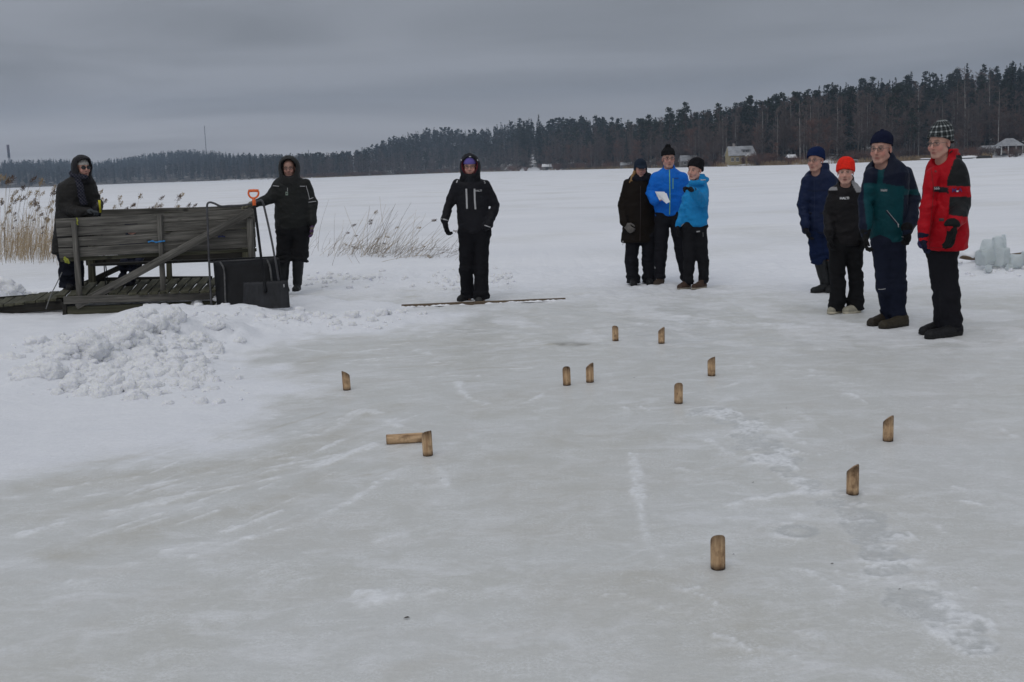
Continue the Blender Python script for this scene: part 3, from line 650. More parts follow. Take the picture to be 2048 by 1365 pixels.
LOW = {'spruce_tree': [spruce(HB, rt, .5, 1.35) for k in range(4)], 'pine_tree': [pine(HB, rt, .16, .85) for k in range(4)],
       'birch_tree': [birch(HB, rt, .3, 3.4) for k in range(4)], 'bare_tree': [birch(HB, rt, .3, 4, .2) for k in range(3)]}
ADJ = {'spruce_tree': ['narrow dark', 'dense dark green', 'tall pointed'], 'pine_tree': ['round crowned', 'dark bushy topped', 'open crowned'], 'birch_tree': ['bare white stemmed', 'thin leafless pale', 'slender bare'], 'bare_tree': ['leafless brown', 'twiggy bare', 'spreading leafless']}
KIND = {'spruce_tree': 'spruce', 'pine_tree': 'pine', 'birch_tree': 'birch', 'bare_tree': 'bare tree'}
def zone(px):
    for a, t in ((560, 'on the far blue hill'), (700, 'left of the hooded man'), (905, 'right of the hooded man'), (1050, 'behind the black-suited thrower'), (1230, 'by the snowy clearing'), (1420, 'behind the group of three'), (1530, 'near the yellow house'),
                 (1610, 'near the dark shed'), (1730, 'behind the orange hat'), (1850, 'behind the teal jacket'), (1960, 'behind the checked hat')):
        if px < a: return t
    return 'behind the white cottage'
def depthword(s): return 'at the water edge' if s < 9 else 'in the front rows' if s < 35 else 'halfway up the slope' if s < 95 else 'near the ridge'
def sizeword(h): return 'low' if h < 11 else 'middling' if h < 15 else 'high'
PLUR = {'spruce_tree': 'spruces', 'pine_tree': 'pines', 'birch_tree': 'birches', 'bare_tree': 'leafless trees'}
def add_tree(kind, x, y, z, h, var=None, label=None, px=None, rz=None, wid=1.0, group=True):
    v = PROTO[kind]; k = int(rt.integers(0, len(v) - (2 if kind == 'birch_tree' else 0))) if var is None else var; t, c, _ = v[k]
    hb = HB * (.8 if kind == 'bare_tree' and k < 4 else .7 if kind == 'bare_tree' else 1)
    s = h / hb; e = bpy.data.objects.new(kind, None); e.empty_display_size = .5
    COL.objects.link(e); e.location = (x, y, z); e.rotation_euler = (0, 0, rt.uniform(0, 6.28) if rz is None else rz); e.scale = (s * wid, s * wid, s)
    sd = y - float(shoreY(px)); wd = (sizeword(h), depthword(sd), zone(px)); lb = '%s %s %s %s, %s' % (wd[0], ADJ[kind][k % 3], KIND[kind] if kind != 'bare_tree' else 'tree', wd[1], wd[2])
    tag(e, label or lb, 'bare tree' if kind == 'bare_tree' else KIND[kind] + ' tree', '%s %s %s %s %s' % (wd[0], ADJ[kind][k % 3], PLUR[kind], wd[1], wd[2]) if not label else 'landmark trees on the far shore')
    for nm, me in (('trunk', t), ('crown', c)):
        o = bpy.data.objects.new(nm, me); COL.objects.link(o); o.parent = e
    return e
def top_h(px, top, s, x=None):
    X, Y, z = tpos(px, s); return X, Y, z, (hor(px) - top) / F_PX * Y + EYE - z
LAND = [('birch_tree', 1600, 200, 4, 'tallest white birch at the water edge just left of the navy jacket man'), ('birch_tree', 1619, 225, 10, 'thinner leaning birch beside the tallest white birch left of the navy jacket man'),
        ('birch_tree', 1836, 168, 6, 'pale birch rising between the teal jacket man and the plaid-hatted man'), ('birch_tree', 1929, 140, 8, 'tall forked white birch above the shoulder of the man in red'), ('birch_tree', 1912, 165, 12, 'slim white birch right behind the plaid hat'),
        ('birch_tree', 1996, 175, 14, 'leaning white birch behind the white cottage'), ('birch_tree', 1978, 150, 25, 'straight pale birch behind the white cottage'), ('birch_tree', 1446, 238, 3, 'pair-stemmed white birch left of the yellow house'), ('birch_tree', 1452, 250, 4, 'short white birch touching the left end of the yellow house'),
        ('birch_tree', 1471, 235, 12, 'thin birch rising behind the roof of the yellow house'), ('birch_tree', 1768, 190, 10, 'white birch rising directly behind the navy woollen hat'), ('birch_tree', 1722, 210, 8, 'pale birch standing behind the orange-hatted child'),
        ('birch_tree', 1183, 285, 5, 'slim pale birch right of the snowy clearing'), ('birch_tree', 1390, 262, 6, 'thin pale birch behind the tall blue jacket man'),
        ('pine_tree', 1339, 220, 12, 'broad dark pine directly above the black bobble hat'), ('pine_tree', 1371, 210, 14, 'tallest round pine right of the black bobble hat'), ('pine_tree', 1358, 224, 22, 'pine squeezed between the two round pines over the bobble hat'), ('pine_tree', 1437, 212, 10, 'lone round topped pine left of the yellow house'), ('pine_tree', 1412, 232, 16, 'smaller pine left of the lone round topped pine'), ('pine_tree', 1297, 234, 16, 'dark pine above the woman in the brown coat'),
        ('pine_tree', 1500, 195, 60, 'high pine on the slope behind the yellow house'), ('spruce_tree', 1546, 212, 12, 'black pointed spruce right of the yellow house'), ('spruce_tree', 1537, 240, 9, 'short spruce beside the black pointed spruce'),
        ('spruce_tree', 1664, 168, 30, 'large dark spruce above the orange-hatted child'), ('spruce_tree', 1678, 200, 26, 'wide dark spruce right of the large spruce above the child'), ('spruce_tree', 1930, 132, 80, 'tall spruce crowning the ridge above the man in red'), ('spruce_tree', 1820, 146, 90, 'spruce poking above the ridge between the two tall men'), ('spruce_tree', 2020, 126, 60, 'tall spruce at the right edge above the pavilion'),
        ('spruce_tree', 1080, 232, 30, 'dark spruce right of the snow track in the forest'), ('spruce_tree', 1050, 244, 30, 'dark spruce left of the snow track in the forest'), ('bare_tree', 1385, 262, 5, 'reddish leafless tree behind the youth in the light blue jacket'), ('bare_tree', 1552, 288, 3, 'round reddish brown bare tree right of the yellow house'), ('bare_tree', 1418, 288, 3, 'low reddish leafless tree left of the yellow house'),
        ('spruce_tree', 502, 306, 60, 'tallest far spruce above the orange shovel handle'), ('spruce_tree', 528, 310, 60, 'pointed far spruce just left of the hooded man')]
for (kd, px, top, s, lb) in LAND:
    x, y, z, h = top_h(px, top, s); v = 6 if kd == 'bare_tree' else 7 + len(lb) % 2 if kd == 'birch_tree' else None
    add_tree(kd, x, y, z, h, v, lb, px)
# the forest itself
cand = []
def zone_fill(p0, p1, n, smax, w):
    for i in range(n):
        px = rt.uniform(p0, p1); rd = float(ridgeD(px)); s = 2 + (rd * smax - 2) * rt.random() ** .85; f = s / rd
        ws = np.maximum(np.array([w(px, f)]).ravel(), .02); k = rt.choice(4, p=ws / ws.sum()); kd = ('spruce_tree', 'pine_tree', 'birch_tree', 'bare_tree')[k]
        if abs(px - 1066) < 3.5 and s < 120: continue
        if 1456 < px < 1516 and s < 16: continue
        if 1570 < px < 1597 and s < 9: continue
        if 1958 < px < 2060 and s < 18: continue
        if kd in ('spruce_tree',) and s < 6: continue
        cand.append((px, s, kd))
zone_fill(1230, 2130, 1550, 1.12, lambda p, f: (1.5 + 1.4 * f, .5 + .7 * f + .8 * (p < 1420), 1.5 - .9 * f, 1.3 * (1 - f) + .15))
zone_fill(960, 1240, 760, 1.12, lambda p, f: (1.0 + 1.4 * f, .6 + 1.0 * f, 1.5 - .9 * f, 1.3 * (1 - f) + .15))
zone_fill(600, 960, 1150, 1.1, lambda p, f: (.4 + 1.3 * f, .4 + 1.5 * f, 1.4 - .9 * f, 1.8 * (1 - f) + .1))
zone_fill(-160, 620, 2600, 1.05, lambda p, f: (1.5 + 2.2 * f, .2 + .2 * f, 1.2 - f, .9 * (1 - f) + .02))
for i in range(1300):
    px = rt.uniform(-160, 640); rd = float(ridgeD(px)); cand.append((px, rd * rt.uniform(.72, 1.06), 'spruce_tree' if rt.random() < .75 else 'pine_tree'))
# bring some pale deciduous trees to the shore line
for i in range(560):
    px = rt.uniform(430, 2100); s = rt.uniform(3, 30)
    if (1450 < px < 1516 or 1560 < px < 1600 or px > 1955) and s < 16: continue
    if abs(px - 1066) < 9: continue
    cand.append((px, s, 'birch_tree' if rt.random() < .55 else 'bare_tree'))
info = []
for (px, s, kd) in cand:
    x, y, z = tpos(px, s); h = float(treeH(px)) * rt.uniform(.72, 1.16) * (.62 if kd == 'bare_tree' else .95 if kd == 'birch_tree' else 1)
    z += 0; info.append((h / y * (1 - .25 * min(1, s / 120)), kd, px, x, y, z - .3, h))
info.sort(key=lambda a: -a[0])
cnt = {k: sum(1 for a in LAND if a[0] == k) for k in KIND}; far = []
for a in info:
    if cnt[a[1]] < 295 and 0 <= a[2] <= 2048 and a[2] > 560:
        cnt[a[1]] += 1; add_tree(a[1], a[3], a[4], a[5], a[6], None, None, a[2], None, rt.uniform(.85, 1.15))
    else: far.append(a)
mb = MB(); CM = {'spruce_tree': 0, 'pine_tree': 1, 'birch_tree': 2, 'bare_tree': 2}; BM = {'spruce_tree': 3, 'pine_tree': 4, 'birch_tree': 5, 'bare_tree': 3}
for a in far:
    (tv, tf), (cv, cf) = LOW[a[1]][int(rt.integers(0, len(LOW[a[1]])))]
    s = a[6] / HB; an = rt.uniform(0, 6.28); ca, sa = math.cos(an), math.sin(an); M = np.array([[ca, -sa, 0], [sa, ca, 0], [0, 0, 1]]).T * s; o = np.array(a[3:6])
    mb.add(tv @ M + o, tf[0] if isinstance(tf, list) else tf, BM[a[1]]); mb.add(cv @ M + o, cf, CM[a[1]])
fo = mb.build('distant_forest', [MT['spruce'], MT['pine'], MT['twig'], MT['bark_dark'], MT['bark_pine'], MT['bark_grey']], None, False)
tag(fo, 'distant mixed forest of spruce, pine and bare birch covering the far hills', 'forest', kind='stuff')
# shrubs along the shore
n_s = 0
for i in range(330):
    px = rt.uniform(900, 2080) if i < 240 else rt.uniform(560, 900); s = rt.uniform(.5, 9)
    if 1462 < px < 1512 and s < 6 and rt.random() < .8: continue
    if abs(px - 1066) < 25 and rt.random() < .6: continue
    if px > 1960 and rt.random() < .85: continue
    x, y, z = tpos(px, s); o = bpy.data.objects.new('shrub', SHRUBS[int(rt.integers(0, 5))]); COL.objects.link(o)
    sc = rt.uniform(.7, 1.7); o.location = (x, y, z - .1); o.rotation_euler = (0, 0, rt.uniform(0, 6.28)); o.scale = (sc * 1.3, sc * 1.3, sc)
    wz = ('wide ' if sc > 1.25 else 'small ', 'reddish' if '_red' in o.data.materials[0].name or 'reddish' in o.data.materials[0].name else 'grey-brown', 'right on the shoreline' if s < 3.5 else 'a few steps up the bank', zone(px)); tag(o, '%s%s bare shrub %s, %s' % wz, 'shrub', '%s%s shrubs %s, %s' % wz); n_s += 1
# dry reeds lining the far shore
A = []
for i in range(9000):
    px = rt.uniform(560, 2100); dn = .5 + .5 * math.sin(px * .021 + 1) + .35 * math.sin(px * .11)
    if px < 1000: dn *= .7
    if 1040 < px < 1100 or 1455 < px < 1520 or 1895 < px < 1965 or px > 1985: dn -= .9
    if 1962 < px < 1985: dn += .8
    if rt.random() > dn: continue
    Y = float(shoreY(px)) + 6 * float(fbm(px * .02, 0., oct=3, seed=71)) - rt.uniform(-1, 5); x = float(azX(px, Y)); A.append((x, Y, 0))
A = np.array(A); B = A + np.c_[rt.normal(0, .25, len(A)), rt.normal(0, .2, len(A)), rt.uniform(.5, 1.5, len(A))]
V, F = strips(A, B, .16, .1, rt)
tag(obj('shore_reeds', V, F, MT['reed_far'], None, False), 'tan dry reeds lining the far shore', 'reeds', kind='stuff')

# ------------------------------------------------------------------ buildings on the far shore
MT['yellow_wall'] = mat('faded_yellow_boards', (.30, .25, .14), .85, None, (2, .2, (1, 1, 8)))
MT['white_wall'] = mat('white_boards', (.42, .42, .42), .8, None, (2, .15, (8, 1, 1)))
MT['grey_wall'] = mat('grey_boards', (.16, .15, .14), .85, None, (2, .25, (8, 1, 1)))
MT['dark_wall'] = mat('dark_blue_boards', (.03, .035, .045), .85, None, (2, .25, (8, 1, 1)))
MT['snow_roof'] = mat('snow_dusted_roof', (.30, .31, .33), .9, None, (.7, .45, (1, 1, 1)))
MT['snow_white'] = mat('roof_snow', (.8, .81, .84), .9, None, (1.5, .08))
MT['window_dark'] = mat('dark_window_pane', (.02, .022, .028), .12, spec=.6)
MT['trim'] = mat('white_trim', (.55, .55, .54), .7, None, (5, .08))
MT['brick_ch'] = mat('chimney_plaster', (.3, .27, .25), .9, None, (3, .25))
def building(name, px, s, w, d, hw, hr, label, cat, wall, roof, windows=(), chimney=None, over=.35, yaw=0, door=None):
    x, y, z = tpos(px, s); z -= .2; t = thing(name, (x, y, z), label, cat); c, sn = math.cos(yaw), math.sin(yaw)
    def L(P): P = np.asarray(P, float); return np.c_[P[:, 0] * c - P[:, 1] * sn, P[:, 0] * sn + P[:, 1] * c, P[:, 2]] + [x, y, z]
    W2 = w / 2; V = [[-W2, 0, 0], [W2, 0, 0], [W2, d, 0], [-W2, d, 0], [-W2, 0, hw], [W2, 0, hw], [W2, d, hw], [-W2, d, hw], [-W2, d / 2, hw + hr - .1], [W2, d / 2, hw + hr - .1]]
    obj('wall', L(V), [np.array([[0, 1, 5, 4], [2, 3, 7, 6], [4, 5, 9, 8], [6, 7, 8, 9]]), np.array([[1, 2, 5], [2, 6, 5], [5, 6, 9], [3, 0, 7], [0, 4, 7], [7, 4, 8]])], wall, t, False)
    o = over; e = hw - o * hr / (d / 2); mb = MB(); hip = .18
    a = [[-W2 - o, -o, e], [W2 + o, -o, e], [W2 + o - hip * w * .3, d / 2, hw + hr], [-W2 - o + hip * w * .3, d / 2, hw + hr]]; b = [[-W2 - o, d + o, e], [W2 + o, d + o, e], a[2], a[3]]
    for q in (a, b): mb.add(L(q + [[p[0], p[1], p[2] + .14] for p in q]), BOXF if q is a else BOXF[:, ::-1])
    rf = mb.build('roof', roof, t, False)
    if chimney is not None: obj('chimney', L(boxv((chimney, d / 2 + .2, hw + hr + .35), (.6, .6, 1.3))[0]), BOXF, MT['brick_ch'], rf, False)
    for (wx, wz, ww, wh) in windows:
        fr = obj('window', L(boxv((wx, -.03, wz), (ww + .22, .08, wh + .22))[0]), BOXF, MT['trim'], t, False)
        obj('pane', L(boxv((wx, -.085, wz), (ww, .04, wh))[0]), BOXF, MT['window_dark'], fr, False)
        obj('muntin', L(boxv((wx, -.115, wz), (.07, .03, wh))[0]), BOXF, MT['trim'], fr, False)
    if door: obj('door', L(boxv((door[0], -.04, door[2] / 2 + .2), (door[1], .08, door[2]))[0]), BOXF, MT['window_dark'], t, False)
    return t, L
hs, L = building('yellow_house', 1485, 6, 7.8, 7, 2.9, 2.5, 'pale yellow wooden house with snow-dusted roof, chimney and dormer on the far shore', 'house', MT['yellow_wall'], MT['snow_roof'],
                 [(-3.0, 1.6, .7, 1.0), (-1.5, 1.6, .7, 1.0), (3.1, 1.6, .7, 1.0), (.2, 1.6, .8, 1.1)], -1.9)
dm = obj('dormer', L(boxv((1.2, 1.9, 3.95), (2.0, 1.6, .95))[0]), BOXF, MT['white_wall'], hs, False)
for k in range(4): obj('window', L(boxv((.5 + k * .46, 1.08, 3.95), (.3, .05, .5))[0]), BOXF, MT['window_dark'], dm, False)
obj('dormer_roof', L(boxv((1.2, 1.75, 4.52), (2.5, 2.2, .16))[0]), BOXF, MT['snow_roof'], hs, False)
pg = obj('porch', L(boxv((1.7, -.9, 1.25), (2.0, 1.6, 2.5))[0]), BOXF, MT['yellow_wall'], hs, False)
obj('gable', L([[.5, -1.9, 2.45], [2.9, -1.9, 2.45], [1.7, -1.9, 3.3], [.5, .2, 2.45], [2.9, .2, 2.45], [1.7, .2, 3.3]]), [np.array([[0, 1, 2], [4, 3, 5]]), np.array([[0, 2, 5, 3], [1, 4, 5, 2], [0, 3, 4, 1]])], MT['trim'], hs, False)
obj('window', L(boxv((1.7, -1.75, 1.5), (1.2, .08, 1.0))[0]), BOXF, MT['window_dark'], hs, False)
building('dark_shed', 1584.5, 3, 2.1, 2.2, 1.9, .65, 'small dark shed with a thick snow cap standing left of the tallest birch', 'shed', MT['dark_wall'], MT['snow_white'], [(0, 1.2, .5, .5)], None, .2)
building('grey_cabin', 1379, 4, 5.6, 5, 2.0, 1.7, 'grey lakeside cabin with frosted roof half hidden behind the blue jacket man', 'cabin', MT['grey_wall'], MT['snow_roof'], [(-1.5, 1.2, .8, .8), (1.2, 1.2, .8, .8)], None)
building('white_cottage', 1984, 8, 4.2, 4, 1.75, .75, 'low white summer cottage just left of the open pavilion', 'cottage', MT['white_wall'], MT['snow_roof'], [(-1.2, 1.0, .6, .7), (.2, 1.0, .6, .7)], None, .3)
building('boat_shed', 1094, 4, 5, 4, 1.8, 1.2, 'tiny pale boat shed by the snowy clearing across the lake', 'shed', MT['grey_wall'], MT['snow_white'], [], None, .3, door=(0, 1.6, 1.5))
building('low_hut', 1253, 3, 4.5, 4, 1.4, 1.0, 'small low hut on the far shore left of the brown coat woman', 'hut', MT['grey_wall'], MT['snow_roof'], [], None, .3)
# pavilion: posts, hip roof
x, y, z = tpos(2024, 7); z -= .1; pv = thing('pavilion', (x, y, z), 'open white garden pavilion with pale hipped roof at the right edge of the far shore', 'pavilion')
for (dx, dy) in ((-2.8, 0), (-1.0, 0), (1.0, 0), (2.8, 0), (-2.8, 4), (2.8, 4), (-.0, 4)): obj('post', boxv((x + dx, y + dy, z + 1.15), (.24, .24, 2.3))[0], BOXF, MT['trim'], pv, False)
V = np.array([[-3.3, -.5, 2.25], [3.3, -.5, 2.25], [3.3, 4.5, 2.25], [-3.3, 4.5, 2.25], [-.9, 2, 4.25], [1.1, 2, 4.25]]) + [x, y, z]
obj('roof', V, [np.array([[0, 1, 5, 4], [2, 3, 4, 5], [0, 3, 2, 1]]), np.array([[1, 2, 5], [3, 0, 4]])], MT['snow_roof'], pv, False)
obj('back_wall', boxv((x + .9, y + 3.7, z + .9), (3.6, .12, 1.8))[0], BOXF, MT['dark_wall'], pv, False)
for k in range(2): obj('railing', boxv((x + (-1.9 if k else 1.9), y + .02, z + .75), (1.6, .08, .7))[0], BOXF, MT['grey_wall'], pv, False)
def hull(name, px, dY, L, w, h, mt, label, yaw, snowcap=True):
    Y = float(shoreY(px)) + dY; x = float(azX(px, Y)); t = thing(name, (x, Y, 0), label, 'boat'); n = 9; V = []
    for i in range(n):
        u = i / (n - 1) * 2 - 1; ww = w * (1 - abs(u) ** 2.4) * .5 + .04; hh = h * (1 - .35 * u * u)
        for a in np.linspace(0, math.pi, 7): V.append([u * L / 2, -math.cos(a) * ww, math.sin(a) * hh])
    V = np.array(V); c, s = math.cos(yaw), math.sin(yaw); V = np.c_[V[:, 0] * c - V[:, 1] * s, V[:, 0] * s + V[:, 1] * c, V[:, 2]] + [x, Y, 0]
    F = np.array([[i * 7 + j, i * 7 + j + 1, (i + 1) * 7 + j + 1, (i + 1) * 7 + j] for i in range(n - 1) for j in range(6)]); obj('hull', V, F, mt, t)
    if snowcap: V2 = V.copy(); V2[:, 2] = V2[:, 2] * 1.05 + .12; V2[:, 2] = np.maximum(V2[:, 2], .32); obj('snow_cover', V2, F, MT['snow_white'], t)
    return t
hull('rowing_boat', 1851, -6, 5.2, 1.4, .45, MT['dark_wall'], 'snow-covered rowing boat upturned on the ice between the two tall men', .1)
hull('rowing_boat', 1940, -4, 6.5, 1.6, .7, MT['dark_wall'], 'long dark boat under snow right of the man in red', .25)
hull('rowing_boat', 1968, -6, 3.6, 1.3, .8, MT['dark_wood'], 'short bare dark boat by the tan reeds left of the cottage', -.3, False)
# far chimney and masts
MT['stack'] = mat('pale_chimney_stack', (.34, .34, .36), .9); MT['stack_top'] = mat('dark_chimney_top', (.09, .05, .06), .9)
def far_tube(name, label, cat, px, top, Y, r, split=None, m1=None, m2=None, below=25, lattice=False):
    P1 = W(px, top, Y); P0 = W(px + 1, top + (hor(px) - top), Y); base = np.array([P1[0], Y, -2.0]); t = thing(name, base, label, cat); H = P1[2]
    if split: 
        zs = H * (1 - split); obj('shaft', *tube([base, [P1[0], Y, zs]], [r * 1.25, r], 12), m1, t); obj('top_section', *tube([[P1[0], Y, zs], [P1[0], Y, H]], r * 1.12, 12), m2, t)
    else:
        for k in range(3):
            a = k * 2.094; o = np.array([math.cos(a), math.sin(a), 0]) * r; obj('leg', *tube([base + o, [P1[0] + o[0] * .5, Y + o[1] * .5, H]], .16, 4), m1, t)
        mbb = MB(); n = 16
        for i in range(n):
            for k in range(3):
                a, b = k * 2.094, (k + 1) * 2.094; f0, f1 = 1 - .5 * i / n, 1 - .5 * (i + 1) / n
                mbb.add(*tube([base + [math.cos(a) * r * f0, math.sin(a) * r * f0, (H + 2) * i / n], base + [math.cos(b) * r * f1, math.sin(b) * r * f1, (H + 2) * (i + 1) / n]], .09, 3))
        mbb.build('bracing', m1, t)
far_tube('factory_chimney', 'tall pale factory chimney with dark top above the hills at far left', 'chimney', 15.5, 290, 1700, 1.7, .3, MT['stack'], MT['stack_top'])
far_tube('radio_mast', 'tall thin lattice radio mast rising above the far hill', 'mast', 408.5, 252, 2000, .9, None, MT['bark_dark'])
far_tube('radio_mast', 'short thin mast above the trees right of the hooded man', 'mast', 616.5, 300, 1700, .7, None, MT['bark_dark'])
# ------------------------------------------------------------------ dock with railings
DK = thing('wooden_dock', tuple(W(280, 610, 13.6)), 'weathered grey wooden dock with plank railings and diagonal braces, two-sided, half buried in snow', 'dock')
def fY(px): return 13.5 + (px - 115) / 400 * .35
def board(name, a, b, w, th, mt, parent, up=(0, 0, 1), jit=0):
    """board from a to b; w across 'up', th the third way; own local frame so that the grain follows it"""
    a, b = Vector(a), Vector(b); X = (b - a).normalized(); U = Vector(up); U = (U - X * U.dot(X)).normalized(); Y = U.cross(X)
    M = Matrix((X, Y, U)).transposed().to_4x4(); M.translation = (a + b) / 2
    L = (b - a).length / 2; ch = min(w, th) * .14; n = 7; V = []; r = random.Random(hash(name + str(round(a[0], 3)) + str(round(a[2], 3))) & 0xffff)
    xs_ = [-L + 2 * L * i / (n - 1) for i in range(n)]
    for i, x in enumerate(xs_):
        wj = w / 2 + r.uniform(-1, 1) * .0025; oz = r.uniform(-1, 1) * .002; x2 = x + (r.uniform(-1, 1) * .006 if i in (0, n - 1) else 0)
        for (yy, zz) in ((-th / 2, -wj + ch), (-th / 2 + ch, -wj), (th / 2 - ch, -wj), (th / 2, -wj + ch), (th / 2, wj - ch), (th / 2 - ch, wj), (-th / 2 + ch, wj), (-th / 2, wj - ch)): V.append([x2, yy, zz + oz])
    F = [[i * 8 + j, i * 8 + (j + 1) % 8, (i + 1) * 8 + (j + 1) % 8, (i + 1) * 8 + j] for i in range(n - 1) for j in range(8)]
    V += [[-L, 0, 0], [L, 0, 0]]; T = [[(j + 1) % 8, j, n * 8] for j in range(8)] + [[(n - 1) * 8 + j, (n - 1) * 8 + (j + 1) % 8, n * 8 + 1] for j in range(8)]
    me = mk(name, V, [np.array(F), np.array(T)], mt, False); o = bpy.data.objects.new(name, me); return link(o, parent, M)
def fp(px, py, dy=0.0): return W(px, py, fY(px) + dy)
def fboard(name, x0, y0, x1, y1, hpx, th, mt=None, dy=0.0, up=(0, 0, 1)):
    s = F_PX / fY((x0 + x1) / 2); return board(name, fp(x0, y0, dy), fp(x1, y1, dy), hpx / s, th, mt or MT['old_wood'], DK, up)
ow, mw, dw = MT['old_wood'], MT['mossy_wood'], MT['dark_wood']
# near railing: four planks (centre lines and heights read off the photograph)
for (x0, y0, x1, y1, h) in [(112, 447, 509, 427, 17.5), (113, 465, 510, 446, 16.5), (116, 486, 511, 466, 18), (119, 507, 512, 484.5, 19)]: fboard('rail_plank', x0, y0, x1, y1, h, .028)
fboard('rail_beam', 123, 520, 512, 500, 7, .09, mw, .07)
for (x0, y0, x1, y1, w) in [(148, 443, 160, 598, 10), (319, 430, 327, 590, 9.5), (499, 438, 508, 600, 12)]: fboard('rail_post', x0, y0, x1, y1, w, .05, ow, -.045, (1, 0, 0))
fboard('diagonal_brace', 152, 612, 506, 422, 15.5, .03, ow, -.095)
# far railing
def bY(px): return 15.2 + (px - 115) / 400 * .2
def bboard(name, x0, y0, x1, y1, hpx, th, mt=None, dy=0.0, up=(0, 0, 1)):
    s = F_PX / 15.3; return board(name, W(x0, y0, bY(x0) + dy), W(x1, y1, bY(x1) + dy), hpx / s, th, mt or ow, DK, up)
for k in range(6): bboard('rail_plank', 164 + k * 1.5, 430 + k * 18.6, 510, 419.5 + k * 17.3, 16.8, .028, ow if k < 4 else dw)  # lowest two planks take the darker wood
for (x0, y0, x1, y1, w) in [(178, 430, 186, 590, 13), (490, 425, 494, 590, 14), (335, 425, 340, 585, 9)]: bboard('rail_post', x0, y0, x1, y1, w, .07, mw, -.06, (1, 0, 0))
bboard('diagonal_brace', 160, 573, 290, 512, 11, .03, dw, .05)
bboard('edge_board', 185, 563, 425, 560, 15, .05, dw, .1)
# deck planks running front to back
zd = fp(280, 584)[2]; zb = W(280, 571, 15.3)[2]
k = 0; px = 128.0
while px < 520:
    a = np.array(W(px, 590, 13.6)); b = np.array(W(px + 22, 566, 15.35)); a[2] = b[2] = zd - .01 + rng.uniform(-.003, .003); a[1] = 13.5 + rng.uniform(-.02, .01); b[1] = 15.3 + rng.uniform(-.03, .03)
    board('deck_plank', a, b, .103, .03, mw, DK, (1, 0, 0)); px += 20.5; k += 1
# front edge: upper beam, lower beam, end posts
fboard('front_beam', 127, 601, 512, 588, 15, .06, ow, -.11)
fboard('lower_beam', 137, 626, 512, 612, 26, .06, mw, -.05)
fboard('corner_post', 131, 605, 132, 640, 8, .09, dw, -.05, (1, 0, 0))
board('side_beam', W(130, 622, 13.5), W(165, 600, 15.2), .15, .05, dw, DK)
# seats inside the railings
for q in range(2): board('seat_plank', W(185, 530, 14.0 + q * .16), W(500, 518, 14.05 + q * .16), .14, .03, dw, DK, (0, 1, 0)).location.z += 0
# walkway that leads off to the left
WK = thing('walkway', tuple(W(40, 610, 14.2)), 'low plank walkway running off to the left from the dock', 'walkway')
for q in range(26):
    xa = 118 - q * 21.5; ya = 614 + (q > 3) * min(6, q - 3) * .6; a = np.array(W(xa - 14, 618 + .02 * q, 13.65)); b = np.array(W(xa + 14, 598 + min(q, 10) * .15, 14.75)); zz = max(.13, zd - .06 - q * .012)
    a[2] = b[2] = zz + rng.uniform(-.004, .004); board('walkway_plank', a, b, .108, .028, mw, WK, (1, 0, 0))
board('support_beam', W(-400, 640, 13.75) * [1, 1, 0] + [0, 0, .03], np.array([W(128, 620, 13.75)[0], 13.75, zd - .13]), .13, .05, dw, WK)
board('support_beam', np.array([W(-400, 640, 14.6)[0], 14.6, .03]), np.array([W(128, 620, 14.6)[0], 14.6, zd - .13]), .13, .05, dw, WK)
# straps, tape, rope and chain tied to the rail
def strap(name, label, pts, w, th, mt, dy, cat='strap'):
    P = [fp(a, b, dy) for a, b in pts]; t = obj(name, *tube(smooth_path(P, 4), [w * (.8 + .3 * math.sin(i * 1.7)) for i in range((len(P) - 1) * 4 + 1)], 6), mt); return tag(t, label, cat)
strap('blue_strap', 'bright blue strap threaded between the rail planks at the middle post', [(296, 485), (304, 482.5), (312, 485), (320, 483.5), (330, 482.5)], .011, .01, MT['blue_strap'], -.08)
strap('blue_strap', 'small dull blue strap end beneath the diagonal brace', [(436, 474), (444, 473), (450, 474)], .012, .01, mat('dull_blue', (.03, .04, .12), .8), -.03)
strap('yellow_strap', 'thin yellow strap looped over the rail top by the left post', [(153, 436), (155, 441), (154, 447), (156, 450)], .009, .01, MT['lime'], -.05)
strap('yellow_strap', 'crumpled yellow-green strap hanging under the left end of the rail', [(128, 515), (134, 519), (138, 526), (132, 524), (129, 518)], .016, .01, MT['lime'], -.05)
tag(obj('mooring_rope', *tube(smooth_path([fp(124, 545, -.05), fp(112, 570, -.15), fp(101, 592, -.25), W(92, 618, 13.1)], 6), .006, 5), mat('grey_rope', (.16, .16, .16), .9, None, (80, .3))), 'grey mooring rope slanting from the dock corner down to the snow', 'rope')
cm = MB()
for q in range(7):
    c = fp(349 + q * 2.6, 519.5 + 3.2 * math.sin(q / 6 * math.pi), 0.1); a = np.linspace(0, 2 * np.pi, 9); pts = np.c_[np.cos(a) * .012, np.zeros(9), np.sin(a) * .008] if q % 2 else np.c_[np.cos(a) * .012, np.sin(a) * .008, np.zeros(9)]; cm.add(*tube(pts + c, .0028, 4, False))
tag(cm.build('chain', MT['black_metal']), 'short black chain dangling below the rail', 'chain')

# ------------------------------------------------------------------ snow scoop and shovel
SC_ = thing('snow_scoop', tuple(W(490, 622, 13.25)), 'big black sled-type snow scoop standing on end against the dock rail', 'snow scoop')
def sp(px, py, Y): return np.array(W(px, py, Y))
